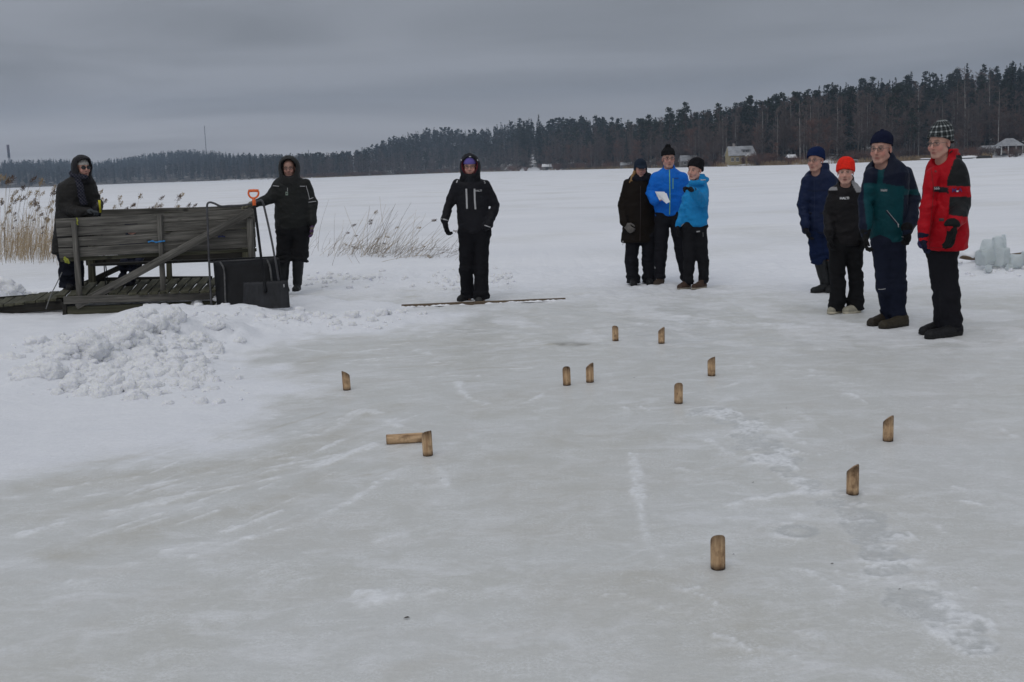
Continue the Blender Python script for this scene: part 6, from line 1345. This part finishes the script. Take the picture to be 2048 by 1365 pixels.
f = Field(H.c - .26, H.c + .12, .008); f.cap(H.w((-.085, .055, -.11)), H.w((-.02, .085, -.20)), .020, .016, 0); f.cap(H.w((.03, .085, -.19)), H.w((.06, .07, -.14)), .014, .012, .01); f.wrinkle(.004, (30, 30, 30), 3); solid(f, 'scarf', MT['cloth'], T, (.22, .27, .36), 0)
glasses(H, T, mtl=MT['frame'])
for pts, w in ([[(546, 372), (558, 373)], 1.2], [[(600, 373), (610, 373)], 1.2], [[(612, 372), (616, 385), (619, 398)], 1.0], [[(618, 399), (631, 394)], 1.3], [[(617, 405), (632, 403)], 1.3], [[(575, 376), (575, 383)], 1.0]): ribbon(J, pts, w, MT['reflect'], T, 'reflective_piping')
ribbon(J, [(573.5, 384), (573.5, 391)], 5, mat('pale_green_tag', (.25, .32, .27), .5), T, 'jacket_tag'); letters(J, 'M', 573.5, 387.5, .03, MT['frame'], T, 'tag_lettering')
z_ = P['z0']
for (x, top, tx, dyt) in ((567, 515, 573, -.16), (595, 514, 590, -.16)):
    a = W(x, 575, 15.52); b = W(tx, 578, 15.5 + dyt); k_ = W(x + 1, top, 15.5); o = shoe_obj(T, (a[0], 15.6), (b[0], 15.6 - .27), z_, (.016, .017, .018), 'rubber_boot', .09, .052, ankle=(k_[0], 15.53, k_[2]), mtl='leather')
    f = Field([a[0] - .14, 15.38, z_], [a[0] + .14, 15.72, k_[2] + .04], .008); f.cap([a[0], 15.53, z_ + .1], [k_[0], 15.51, k_[2] - .01], .062, .084, 0); f.above(k_[2]); f.wrinkle(.003, (12, 12, 20), 6); solid(f, 'boot_shaft', MT['rubber'], T, (.016, .017, .018), 1)

# ---------- woman with brown coat and cap
P = person(dict(Y=15.3, foot=(1282, 568), z0=0.0, yaw=8, seed=3, label='person in long dark brown coat and blue cap with loose blond hair',
    head=(1281, 338, -.03, .97, 2, -4), tone=.8, red=.7, ratio=.62,
    torso=[(354, 1266, 1297), (361, 1256, 1303), (375, 1250, 1306), (400, 1249, 1307), (430, 1247, 1309), (460, 1244, 1311), (485, 1242, 1313)],
    arms=[[(1256, 368, 0, 9.5), (1246, 408, .02, 9.5), (1248, 444, -.12, 8), (1251, 450, -.14, 6)], [(1301, 368, .02, 9.5), (1309, 408, .05, 9.5), (1306, 446, -.02, 8)]],
    hands=[dict(d=(.55, -.3, -.6), n=(.5, .3, -.3), t=(.3, -1, .3), glove=(.13, .12, .11), curl=.75, s=1.05), None],
    legs=[[(1266, 478, 0, 14), (1263, 520, 0, 12.6), (1266, 555, 0, 12.6), (1267, 564, 0, 13)], [(1297, 478, 0, 14), (1297, 520, 0, 13), (1298, 555, 0, 12.4), (1298, 563, 0, 12.6)]],
    trousers=dict(col=(.010, .010, .013), bot=.03), jacket=dict(name='coat', col=(.012, .009, .007), collar=(1282, 358, 0, .105, .05), amp=.006, mat='cloth')))
T = P['T']; H = P['H']; J = P['jacket']
f = Field(H.c - .24, H.c + .15, .008); f.cap(H.w((-.07, .03, -.13)), H.w((.07, .03, -.13)), .055, .055, 0); f.cap(H.w((-.09, -.02, -.15)), H.w((.10, -.02, -.13)), .07, .065, .02); f.wrinkle(.008, (14, 14, 18), 2); solid(f, 'scarf', MT['knit'], T, (.014, .014, .02), 0)
f = Field(H.c - .18, H.c + .22, .006); f.ell(H.w((0, -.015, .045)), np.array((.085, .103, .095)), H.R, 0); f.plane(H.w((0, 0, .022)), -H.R[2] - H.R[1] * .05); f.ell(H.w((0, .095, .035)), np.array((.066, .07, .012)), headpts(0, 1, R(2), R(-20)), .01)
for q in (-1, 1): f.ell(H.w((q * .08, -.015, .0)), np.array((.014, .045, .045)), H.R, .012)
solid(f, 'cap', MT['cloth'], T, (.014, .022, .038), 0)
f = Field(H.c - .28, H.c + .15, .006)
for i in range(16): a = rng.uniform(-1, 1); f.cap(H.w((-.07 + .012 * a, -.01 - .02 * a, -.005)), H.w((-.10 - .02 * a, .025 + .02 * rng.uniform(-1, 1), -.08)), .011, .013, .006); f.cap(H.w((-.10 - .02 * a, .025 + .02 * a, -.08)), H.w((-.135 - .03 * a, .035 + .02 * rng.uniform(-1, 1), -.15 - .03 * abs(a))), .012, .006, .006)
f.wrinkle(.004, (60, 60, 12), 3); solid(f, 'hair', MT['cloth'], T, (.26, .16, .075), 0)
put_shoes(P, [(1266, 1268, .03, -.22), (1298, 1300, .03, -.2)], (.010, .010, .012), hgt=.07)
for x_ in (1246, 1313): obj('drawcord', *tube([W(x_, 482, 15.18), W(x_ - .5, 491, 15.18)], .004, 5), MT['reflect'], T)
ribbon(J, [(1281, 372), (1281, 430), (1280, 483)], 1.0, MT['frame'], T, 'zip')

# ---------- tall person, bright blue jacket
P = person(dict(Y=15.12, foot=(1335, 566), z0=0.0, yaw=2, seed=4, label='tall person in bright blue jacket and black bobble hat holding white paper sheets',
    head=(1337, 318, -.02, 1.0, 2, -2), tone=1.0, red=.7, ratio=.6,
    torso=[(336, 1325, 1350), (342, 1316, 1358), (350, 1308, 1367), (365, 1306, 1371), (385, 1306, 1372), (410, 1308, 1370), (433, 1309, 1366)],
    arms=[[(1312, 356, 0, 11), (1303, 388, .02, 11), (1309, 402, -.14, 9), (1313, 400, -.2, 7)], [(1365, 356, 0, 11), (1374, 396, .04, 10.5), (1368, 430, .04, 8.5)]],
    hands=[dict(d=(.7, -.35, .35), n=(.4, .8, -.1), t=(.1, -.2, 1), curl=.9, s=1.05), None], bare=[0],
    legs=[[(1325, 436, 0, 15.5), (1323, 470, 0, 14), (1321, 515, 0, 11.8), (1320, 555, 0, 9.5), (1320, 562, 0, 9)], [(1352, 436, 0, 15.5), (1358, 470, 0, 14), (1365, 515, 0, 11.8), (1372, 556, 0, 9.8), (1373, 560, 0, 9)]],
    trousers=dict(col=(.011, .011, .014), bot=.04), jacket=dict(col=(.006, .135, .56), collar=(1338, 343, 0, .082, .075), amp=.007, hollow=(.068, .0, -.11))))
T = P['T']; H = P['H']; J = P['jacket']
hat_obj(H, T, (.010, .010, .011), brim=.052, height=.085, pom=.036, tilt=.12, fold=False, wide=1.1); glasses(H, T, mtl=MT['frame'], rx=.026, rz=.018)
ribbon(J, [(1339, 337), (1339.5, 360), (1340, 400), (1339, 434)], 2.0, MT['green_zip'], T, 'zip'); ribbon(J, [(1346, 357), (1346, 378)], 1.6, MT['green_zip'], T, 'pocket_zip'); ribbon(J, [(1349, 357), (1357, 357)], 1.6, mat('darker_blue', (.01, .05, .2), .6), T, 'logo_patch')
put_shoes(P, [(1326, 1309, .02, -.10)], (.045, .032, .024), (.20, .19, .17), hgt=.07); put_shoes(P, [(1372, 1377, .02, -.2)], (.045, .032, .024), (.2, .19, .17), hgt=.07)
for (q, rot, dz) in ((0, 0, 0), (1, .16, .004)):
    pts = [(1310 + q * 2, 383.5 + q), (1329 + q * 4, 384 + q * 3), (1340, 403 + q * 2), (1333 - q, 408 - q), (1325, 401), (1318, 400)]; yy = 14.86 + .012 * q; V = np.array([W(a, b, yy + .03 * math.sin(i * 1.7 + q)) for i, (a, b) in enumerate(pts)]); c_ = V.mean(0); V = np.concatenate([V, [c_ - [0, .012, 0]], V + [0, .0015, 0], [c_ - [0, .0105, 0]]]); n_ = len(pts)
    o = obj('paper_sheet', V, np.array([[(i + 1) % n_, i, n_] for i in range(n_)] + [[n_ + 1 + i, n_ + 1 + (i + 1) % n_, 2 * n_ + 1] for i in range(n_)]), MT['paper'], None, False); tag(o, ['front white paper sheet held by the tall person in blue', 'rear white paper sheet held by the tall person in blue'][q], 'paper')

# ---------- youth in light blue, pointing
LB = np.array([.012, .215, .50])
P = person(dict(Y=14.55, foot=(1388, 577), z0=0.0, yaw=-24, seed=5, label='youth in light blue hooded jacket and black beanie pointing with a gloved hand',
    head=(1389.5, 341, -.04, 1.0, -42, -3, -4), tone=1.08, red=.45, ratio=.66,
    torso=[(361, 1383, 1408), (367, 1377, 1412), (380, 1373, 1415), (400, 1369, 1415), (425, 1365, 1415), (453, 1364, 1415)],
    arms=[[(1379, 380, .02, 10), (1370, 415, .06, 10), (1360, 446, .0, 8), (1357, 452, 0, 5.5)], [(1406, 381, 0, 10.5), (1404, 402, -.18, 11), (1389, 386, -.36, 9), (1384, 380, -.42, 6)]],
    hands=[dict(d=(-.15, -.1, -1), n=(.9, -.2, 0), t=(-.1, -1, 0), glove=(.012, .012, .014), curl=.5, s=1.02), dict(d=(-.72, -.55, .25), n=(-.2, .2, -.9), t=(-.2, -.7, .5), glove=(.014, .014, .016), curls=(.05, .75, .9, 1.0), s=1.02, th=.3)],
    legs=[[(1379, 458, 0, 15), (1379, 490, 0, 14), (1379, 525, 0, 11.5), (1377, 560, 0, 9.5), (1376, 566, 0, 9)], [(1400, 458, 0, 14), (1402, 490, 0, 13), (1406, 525, 0, 11), (1408, 560, 0, 9), (1408, 566, 0, 8.5)]],
    trousers=dict(col=(.011, .011, .013), bot=.07), jacket=dict(col=tuple(LB), collar=(1397, 363, .0, .095, .05), amp=.009, wf=(7, 7, 8), extra=[((1383, 366, -.08), (1404, 366, -.10), .035, .035), ((1406, 361, .06), (1412, 360, .0), .05, .04)], hollow=(.066, .02, -.10))))
T = P['T']; H = P['H']; J = P['jacket']
hat_obj(H, T, (.010, .010, .012), brim=.046, height=.095, tilt=.42, fold=False, slouch=.03, wide=1.14, ear=0)
ribbon(J, [(1397, 359), (1404, 361), (1411, 360)], 2.2, MT['reflect'], T, 'hood_trim'); ribbon(J, [(1362, 453), (1367, 448), (1372, 462)], 1.2, MT['reflect'], T, 'cuff_piping')
ribbon(P['trousers'], [(1393, 464), (1400, 463)], 2.4, MT['reflect'], T, 'trouser_logo'); ribbon(P['trousers'], [(1406, 465), (1406.5, 474)], 2, mat('dim_strip', (.08, .08, .08), .6), T, 'pocket_zip')
put_shoes(P, [(1380, 1356, .04, -.10), (1412, 1385, .02, -.14)], (.055, .032, .022), (.28, .25, .20), hgt=.10)

MT['navy_seam'] = mat('navy_seam', (.003, .006, .018), .8)
# ---------- man in navy jacket and rubber boots
NV = (.008, .015, .046)
P = person(dict(Y=13.6, foot=(1652, 586), z0=0.0, yaw=-28, seed=6, label='person in navy blue jacket, dark blue hat and tall rubber boots behind the child',
    head=(1631, 321, -.04, 1.06, -40, -4), tone=.95, red=.5, ratio=.66, jaw=1.02,
    torso=[(340, 1622, 1654), (347, 1612, 1664), (360, 1608, 1670), (385, 1606, 1671), (420, 1606, 1671), (450, 1606, 1670), (467, 1607, 1668)],
    arms=[[(1615, 364, -.03, 12), (1607, 408, -.03, 11), (1610, 448, -.10, 9), (1611, 456, -.1, 6.5)], [(1664, 362, .05, 12), (1672, 405, .08, 11), (1668, 445, .02, 9)]],
    hands=[dict(d=(.25, -.2, -1), n=(.8, -.2, 0), t=(-.2, -1, 0), glove=(.010, .010, .013), curl=.5, s=1.12), dict(d=(0, -.1, -1), n=(-1, 0, 0), t=(0, -1, 0), curl=.5, glove=(.010, .010, .013))],
    legs=[[(1630, 470, 0, 14), (1633, 500, 0, 14.5), (1638, 520, 0, 12.5), (1644, 545, .02, 9), (1650, 573, .06, 8)], [(1652, 470, 0, 14), (1656, 500, 0, 13), (1660, 522, 0, 12), (1663, 550, .02, 9), (1664, 577, .06, 8)]],
    trousers=dict(col=(.007, .014, .045), bot=.37, amp=.012), jacket=dict(col=NV, collar=(1640, 347, .02, .105, .07, .01), amp=.008, hollow=(.07, .03, -.11))))
T = P['T']; H = P['H']; J = P['jacket']
hat_obj(H, T, (.007, .016, .06), brim=.042, height=.085, tilt=.36, fold=False, ear=0, wide=1.12); glasses(H, T, mtl=MT['frame_silver'])
ribbon(J, [(1628, 360), (1629, 400), (1628, 465)], 1.2, mat('navy_flap', (.008, .016, .05), .6), T, 'zip_flap'); 
for nm_, pts_, w_ in (('hem_seam', [(1608, 464), (1630, 466), (1652, 466)], 1.6), ('pocket_flap', [(1612, 425), (1624, 427)], 3), ('pocket_flap', [(1640, 427), (1656, 426)], 3), ('yoke_seam', [(1614, 380), (1628, 383), (1652, 381)], 1.0)): ribbon(J, pts_, w_, MT['navy_seam'], T, nm_)
for (x, kx, ky, tx, tdy) in ((1653, 1640, 520, 1621, -.08), (1668, 1662, 522, 1650, -.10)):
    a = W(x, 585, 13.66); b = W(tx, 585, 13.6); k_ = W(kx, ky, 13.6); o = shoe_obj(T, (a[0] + .03, 13.66), (b[0], 13.66 + tdy), 0.0, (.016, .017, .018), 'rubber_boot', .085, .05)
    f = Field([min(a[0], k_[0]) - .14, 13.44, 0], [max(a[0], k_[0]) + .14, 13.8, k_[2] + .04], .008); f.cap([a[0] - .02, 13.66, .09], [k_[0], 13.6, k_[2]], .053, .075, 0); f.above(k_[2]); f.wrinkle(.003, (12, 12, 20), 6); solid(f, 'boot_shaft', MT['rubber'], T, (.016, .017, .018), 1)

# ---------- child with orange hat
def kidcol(V, px, py):
    C = np.tile(np.array([.012, .011, .012]), (len(V), 1)); m = ((px - 1706) > (py - 372) * .55) & (py < 385) & (py > 362) & (px < 1724) & (fbm(V[:, 0] * 14, V[:, 1] * 14, V[:, 2] * 14, 2, 3) > -.15); m |= (px < 1674) & (py < 381) & (py > 374); C[m] = (.26, .26, .27); return C
P = person(dict(Y=11.75, foot=(1690, 623), z0=0.0, yaw=-12, seed=7, label='child in bright orange-red hat and black ski clothes between the navy and teal jackets',
    head=(1691, 345, -.04, .97, -20, -4), tone=1.12, red=.55, ratio=.62, brow=(.16, .10, .07),
    torso=[(366, 1677, 1707), (373, 1668, 1716), (383, 1661, 1722), (400, 1659, 1724), (430, 1658, 1724), (460, 1656, 1726), (491, 1656, 1725)],
    arms=[[(1667, 385, 0, 11), (1659, 425, .02, 11), (1658, 462, -.08, 9.5), (1659, 474, -.1, 7)], [(1716, 385, 0, 11), (1724, 425, .02, 11), (1723, 462, -.08, 9), (1723, 474, -.1, 7)]],
    hands=[dict(d=(.05, -.1, -1), n=(.9, -.2, 0), t=(.2, -1, 0), glove=(.010, .010, .011), curl=.5, s=1.0), dict(d=(.08, -.1, -1), n=(-.9, -.2, 0), t=(-.2, -1, 0), glove=(.010, .010, .011), curl=.5, s=1.0)],
    legs=[[(1675, 492, 0, 17), (1675, 530, 0, 15.5), (1676, 570, 0, 14), (1675, 605, 0, 15.5), (1674, 616, 0, 16)], [(1708, 492, 0, 17.5), (1710, 530, 0, 14.5), (1713, 570, 0, 13), (1711, 605, 0, 15.5), (1711, 617, 0, 16)]],
    trousers=dict(col=(.010, .010, .011), bot=.035), jacket=dict(col=kidcol, collar=(1692, 371, .0, .085, .055), amp=.007, extra=[((1700, 369, .03), (1712, 372, .0), .045, .03)], hollow=(.064, .02, -.10))))
T = P['T']; H = P['H']; J = P['jacket']
hat_obj(H, T, (.76, .028, .016), brim=.026, height=.098, tilt=.34, fold=False, ear=0, wide=1.14, rib=.0008); letters(J, 'HALTI', 1689, 397, .034, MT['paper'], T)
put_shoes(P, [(1684, 1656, .02, -.06), (1720, 1686, -.02, -.10)], (.30, .28, .22), (.48, .44, .34), hgt=.045, lift=0)

# ---------- man in teal and navy jacket
def tealcol(V, px, py):
    C = np.tile(np.array([.007, .011, .026]), (len(V), 1)); arm = (px > 1809 - np.clip((py - 380) * .06, 0, 4)) | (px < 1727 + np.clip((py - 400) * .13, 0, 10)); teal = (0.003, .047, .058)
    m = (~arm) & (py > 367 + 6 * sstep(1760, 1800, px) * (px > 1760)); C[m] = teal
    m = (np.abs(px - (1763 - (py - 340) * .14)) < 6) & (py > 336) & (py <= 372); C[m] = teal
    m = arm & (px > 1780) & (py > 379) & (py < 390); C[m] = (.004, .052, .062); return C
P = person(dict(Y=10.75, foot=(1776, 645), z0=0.0, yaw=-30, seed=8, label='man in teal and navy jacket with navy woollen hat and glasses, mouth slightly open',
    head=(1762, 298.5, -.04, 1.12, -40, -3), tone=.95, red=.75, ratio=.66, jaw=1.04, mouth=True, nose=1.1,
    torso=[(318, 1751, 1789), (325, 1742, 1800), (337, 1734, 1810), (355, 1731, 1814), (385, 1732, 1812), (420, 1736, 1809), (455, 1741, 1807), (484, 1745, 1804)],
    arms=[[(1743, 352, -.05, 15), (1733, 400, -.05, 14), (1731, 450, -.12, 12), (1731, 470, -.14, 8)], [(1808, 350, .05, 17), (1822, 400, .06, 16.5), (1821, 442, -.06, 14), (1814, 464, -.16, 10)]],
    hands=[dict(d=(-.02, -.15, -1), n=(.9, -.3, 0), t=(-.2, -1, 0), glove=(.012, .012, .012), curl=.6, s=1.15, cuff=.05), dict(d=(.0, -.1, -1), n=(-.9, -.3, 0), t=(-.3, -1, 0), glove=(.010, .010, .011), curl=1.0, s=1.0, cuff=.055)],
    legs=[[(1764, 490, 0, 20), (1767, 535, 0, 17), (1770, 580, -.03, 15), (1776, 622, .06, 13), (1777, 632, .06, 13)], [(1790, 490, 0, 21), (1791, 535, 0, 20), (1794, 580, -.04, 18), (1797, 625, -.03, 15), (1797, 640, -.03, 14.5)]],
    trousers=dict(col=(.010, .013, .026), bot=.055, amp=.009), jacket=dict(col=tealcol, collar=(1769, 331, .01, .105, .05), amp=.008, wf=(5, 5, 8), hollow=(.072, .02, -.115))))
T = P['T']; H = P['H']; J = P['jacket']
hat_obj(H, T, (.008, .011, .030), brim=.050, height=.085, tilt=.22, fold=False, pom=.016, wide=1.06); glasses(H, T, mtl=MT['frame_silver'], rx=.026)
ribbon(J, [(1772, 422), (1785, 438), (1797, 452)], 2.6, mat('navy_piping', (.008, .012, .03), .6), T, 'pocket_piping'); ribbon(J, [(1774, 421), (1787, 437), (1798, 450)], .8, MT['reflect'], T, 'pocket_zip'); letters(J, 'Halti', 1768, 381, .030, MT['reflect'], T)
ribbon(J, [(1803, 474), (1812, 475), (1823, 475)], 1.2, MT['reflect'], T, 'cuff_stripe'); ribbon(P['trousers'], [(1757, 579), (1763, 579.5), (1771, 578)], 1.0, MT['reflect'], T, 'reflective_line'); obj('zip_pull', *tube([W(1796, 448, 10.45), W(1797, 455, 10.45)], .004, 5), MT['reflect'], T)
put_shoes(P, [(1777, 1736, .10, -.02)], (.030, .024, .017), (.022, .018, .013), hgt=.085, wid=.056); put_shoes(P, [(1815, 1760, -.05, -.22)], (.036, .029, .018), (.024, .02, .014), hgt=.085, wid=.058)

# ---------- man in red and black jacket
def redcol(V, px, py):
    C = np.tile(np.array([.37, .004, .011]), (len(V), 1)); bk = (.013, .014, .015)
    m = (px > 1897 + np.clip((352 - py) * .35, -3, 12)) & (py > 310) & (py < 373); m &= ~((px < 1912) & (py < 318)); C[m] = bk
    m = (px > 1899 - (py - 395) * .05) & (py > 394) & (py < 431 + (px - 1905) * .12); C[m] = bk
    m = (py > 372.5 + (px - 1867) * .10) & (py < 384 + (px - 1867) * .10) & (px > 1866) & (px < 1897); C[m] = (.014, .013, .016)
    m = (px < 1852 + (py - 400) * .02) & (py > 376) & (V[:, 1] > 10.0); C[m] = (.02, .02, .08); return C
P = person(dict(Y=10.08, foot=(1882, 668), z0=0.0, yaw=-48, seed=9, label='man in red and black winter jacket and tall checked hat at far right',
    head=(1879, 287, -.04, 1.06, -54, -5), tone=.95, red=.95, ratio=.72, nose=1.05,
    torso=[(317, 1866, 1914), (324, 1861, 1922), (340, 1857, 1928), (360, 1854, 1930), (400, 1851, 1930), (440, 1846, 1929), (470, 1843, 1929), (499, 1844, 1927)],
    arms=[[(1866, 350, -.08, 15), (1856, 410, -.1, 14), (1848, 455, -.12, 12), (1847, 478, -.14, 9)], [(1913, 346, -.02, 20), (1920, 402, -.06, 19), (1916, 434, -.24, 17), (1904, 452, -.36, 12)]],
    hands=[dict(d=(.02, -.05, -1), n=(.9, -.3, 0), t=(-.2, -1, 0), glove=(.011, .013, .03), curl=.8, s=1.0, cuff=.045), dict(d=(-.12, -.1, -1), n=(-.9, -.2, .1), t=(-.4, -1, 0), glove=(.011, .012, .012), curl=.35, s=1.3, cuff=.066, cl=.0)],
    legs=[[(1874, 502, .02, 20), (1878, 550, .02, 17), (1882, 600, .03, 15), (1884, 640, .08, 15), (1884, 652, .08, 15)], [(1893, 502, -.03, 22), (1894, 550, -.03, 21), (1900, 600, -.06, 19.5), (1904, 645, -.05, 19), (1905, 664, -.05, 19)]],
    trousers=dict(col=(.011, .011, .014), bot=.045, amp=.007), jacket=dict(col=redcol, collar=(1889, 318, .01, .108, .08, .015), amp=.008, wf=(5, 5, 8), hollow=(.074, .02, -.115), extra=[((1903, 306, .04), (1909, 318, .02), .05, .06)])))
T = P['T']; H = P['H']; J = P['jacket']
def plaid(V):
    p = H.l(V); a = np.arctan2(p[:, 0], p[:, 1] + .015) * .09; z = p[:, 2] + .02 * 0; fr = lambda t, w: (np.abs(((t / .042) % 1) - .5) < w)
    A, B = fr(a, .17), fr(z + .006, .15); th = fr(a + .021, .03) | fr(z + .027, .03); C = np.tile(np.array([.014, .017, .018]), (len(V), 1)); C[A | B] = (.085, .095, .098); C[A & B] = (.33, .35, .35); C[th & ~(A | B)] = (.05, .056, .058); return C
hat_obj(H, T, None, h=.0042, brim=.048, height=.105, tilt=.34, fold=False, pointy=1, slouch=.008, wide=1.16, colf=plaid, rib=0, mtl='cloth'); glasses(H, T, mtl=MT['frame_silver'], rx=.026)
ribbon(J, [(1880, 322), (1890, 314), (1905, 302)], 2.5, mat('collar_line', (.02, .004, .006), .7), T, 'collar_seam'); letters(J, '666', 1873, 377, .034, MT['reflect'], T, bold=.0004); letters(J, 'M A', 1914, 381, .05, mat('purple_print', (.08, .03, .14), .6), T, 'sleeve_emblem'); ribbon(J, [(1913, 383), (1917, 383)], 3, MT['paper'], T, 'emblem_spot')
ribbon(J, [(1878, 440), (1888, 440)], 6, MT['frame'], T, 'pocket_badge'); ribbon(J, [(1862, 335), (1868, 380), (1863, 430), (1858, 497)], 1.3, mat('dark_red_flap', (.2, .004, .006), .6), T, 'zip_flap'); letters(J, 'o', 1871, 343, .03, MT['frame'], T, 'snap_button')
ribbon(J, [(1843, 493), (1870, 496), (1883, 496)], 1.0, mat('hem_seam', (.2, .004, .006), .7), T, 'hem_seam')
gl_ = []
if len(gl_) > 1 and gl_[-1].name in o_cache: ribbon(gl_[-1], [(1898, 486), (1911, 484)], 1.4, MT['reflect'], T, 'glove_stripe')
put_shoes(P, [(1880, 1840, .12, .02)], (.010, .010, .011), hgt=.075, wid=.055); put_shoes(P, [(1923, 1852, -.05, -.24)], (.011, .011, .012), hgt=.08, wid=.058)

# ---------- woman in sunglasses behind the left end of the railing
def coatL(V, px, py): return np.tile(np.array([.019, .018, .017]), (len(V), 1))
P = person(dict(Y=14.3, foot=(142, 602), z0=zd + .005, yaw=35, seed=10, label='person in black hooded coat, sunglasses and checked scarf at the dock rail',
    head=(165, 336, -.03, 1.0, 46, -2), tone=1.0, red=.45, ratio=.7,
    torso=[(352, 146, 178), (359, 133, 184), (370, 122, 188), (390, 118, 191), (420, 117, 192), (450, 115, 190), (480, 110, 176), (508, 108, 168)],
    arms=[[(127, 378, -.06, 13), (128, 418, -.10, 12.5), (163, 425, -.34, 10), (178, 423, -.38, 7)], [(180, 380, .10, 12), (195, 408, .08, 11), (194, 420, -.12, 9), (193, 419, -.22, 7)]],
    hands=[dict(d=(.9, -.4, -.05), n=(.2, -.2, -1), t=(.1, -.6, .6), glove=(.05, .055, .06), curl=.9, s=1.08), dict(d=(.35, -.8, -.25), n=(-.3, -.1, -1), t=(-1, -.3, .4), glove=(.015, .015, .018), curl=.9, s=1.05)],
    legs=[[(135, 510, -.02, 18), (137, 545, -.02, 17), (138, 580, -.02, 17), (138, 596, -.02, 17)], [(150, 510, .05, 17), (151, 550, .05, 15), (151, 580, .05, 14), (151, 595, .05, 14)]],
    trousers=dict(col=(.008, .009, .015), bot=.03), jacket=dict(name='coat', col=coatL, collar=(163, 356, 0, .10, .05), amp=.007, quilt=.05)))
T = P['T']; H = P['H']; J = P['jacket']
hood_obj(H, T, (.017, .016, .018), out=(.118, .138, .140), opn=(.086, .115), oz=-.01, back=-.025, lower=-.16, peak=1, neckr=.115)
f = Field(H.c - .15, H.c + .15, .006); f.ell(H.w((0, -.012, .036)), np.array((.080, .102, .090)), H.R, 0); f.plane(H.w((0, 0, .036)), -H.R[2]); solid(f, 'white_headband', MT['knit'], T, (.42, .40, .37), 0)
glasses(H, T, True, .029, .021, MT['lens_dark'])
def chk(V):
    px, py = proj(V); c = ((np.floor(px / 3.2) + np.floor(py / 3.2)) % 2 == 0); return np.where(c[:, None], np.array([.05, .05, .06]), np.array([.008, .009, .02]))
f = Field(W(130, 425, 13.8) - [.1, .05, .1], W(195, 340, 14.6) + .1, .0075); pth = [(141, 343, .06), (147, 350, -.04), (156, 362, -.12), (161, 375, -.165), (163, 392, -.175), (168, 409, -.185)]; pw = [W(a, b, 14.3 + c) for a, b, c in pth]
for a, b in zip(pw[:-1], pw[1:]):
    for o_ in (-.028, 0, .028): f.cap(a + [o_, 0, 0], b + [o_, 0, 0], .016, .016, .01)
f.cap(W(146, 351, 14.22), W(172, 355, 14.16), .035, .03, .02); f.wrinkle(.003, (20, 20, 20), 4); solid(f, 'scarf', MT['knit'], T, chk, 0)
put_shoes(P, [(134, 142, .05, -.2), (150, 158, .1, -.14)], (.010, .010, .011), hgt=.07)
for (x0, y0, x1, y1, lb) in ((199, 404, 212, 583, 'black walking pole with yellow grip held by the woman in sunglasses'), (196, 408, 218, 584, 'second black walking pole of the woman in sunglasses, right of the yellow-gripped one')):
    a, b = W(x0, y0, 13.98), W(x1, y1, 14.3); t_ = thing('walking_pole', tuple(b), lb, 'pole'); obj('shaft', *tube([a, b], .007, 6), MT['black_metal'], t_); obj('grip', *tube([a + [0, 0, .02], a - [0, 0, .03], a - [0, 0, .11] + (b - a) * .02], [.017, .015, .013], 8), MT['yellow'] if x0 == 199 else MT['frame'], t_)

# ---------- child seated low behind the railing: only trousers and boots show between the rails
P = person(dict(Y=14.75, foot=(255, 585), z0=zd + .005, yaw=5, seed=12, label='person sitting low behind the dock rail, only dark trousers and boots visible',
    head=(262, 456, .10, .86, 5, -5), tone=1.05, ratio=.7,
    torso=[(472, 252, 273, .1), (480, 245, 280, .1), (495, 243, 283, .1), (530, 242, 284, .12)],
    arms=[[(247, 484, .1, 7), (242, 508, .05, 7), (250, 525, -.15, 6)], [(279, 484, .1, 7), (284, 508, .05, 7), (276, 525, -.15, 6)]],
    hands=[dict(d=(.2, -1, -.1), n=(0, 0, -1), t=(1, 0, 0), curl=.6, s=.85, glove=(.02, .02, .03)), dict(d=(-.2, -1, -.1), n=(0, 0, -1), t=(-1, 0, 0), curl=.6, s=.85, glove=(.02, .02, .03))],
    legs=[[(254, 531, .08, 9), (247, 530, -.28, 8), (247, 555, -.26, 7), (246, 574, -.24, 6.5)], [(272, 531, .08, 9), (264, 530, -.28, 8), (264, 555, -.26, 7), (263, 574, -.24, 6.5)]],
    trousers=dict(col=(.010, .011, .020), bot=.06), jacket=dict(col=(.012, .014, .03), collar=(262, 474, .1, .07, .03), amp=.006)))
hat_obj(P['H'], P['T'], (.015, .015, .03), fold=False)
put_shoes(P, [(252, 236, -.20, -.34), (268, 253, -.20, -.36)], (.012, .013, .02), hgt=.09, wid=.045)

# ------------------------------------------------------------------ haze: pale air between here and the far hills
def haze():
    m = bpy.data.materials.new('haze'); m.use_nodes = True; n, l = m.node_tree.nodes, m.node_tree.links; n.clear(); o = n.new('ShaderNodeOutputMaterial'); v = n.new('ShaderNodeVolumePrincipled')
    v.inputs['Color'].default_value = (.62, .78, 1.0, 1); v.inputs['Density'].default_value = HAZE; v.inputs['Anisotropy'].default_value = 0; l.new(v.outputs[0], o.inputs['Volume'])
    b = obj('haze', *boxv((0, 970, 78), (4640, 2800, 162)), m, None, False); tag(b, kind='stuff'); b.visible_shadow = True
HAZE = .00032
haze()
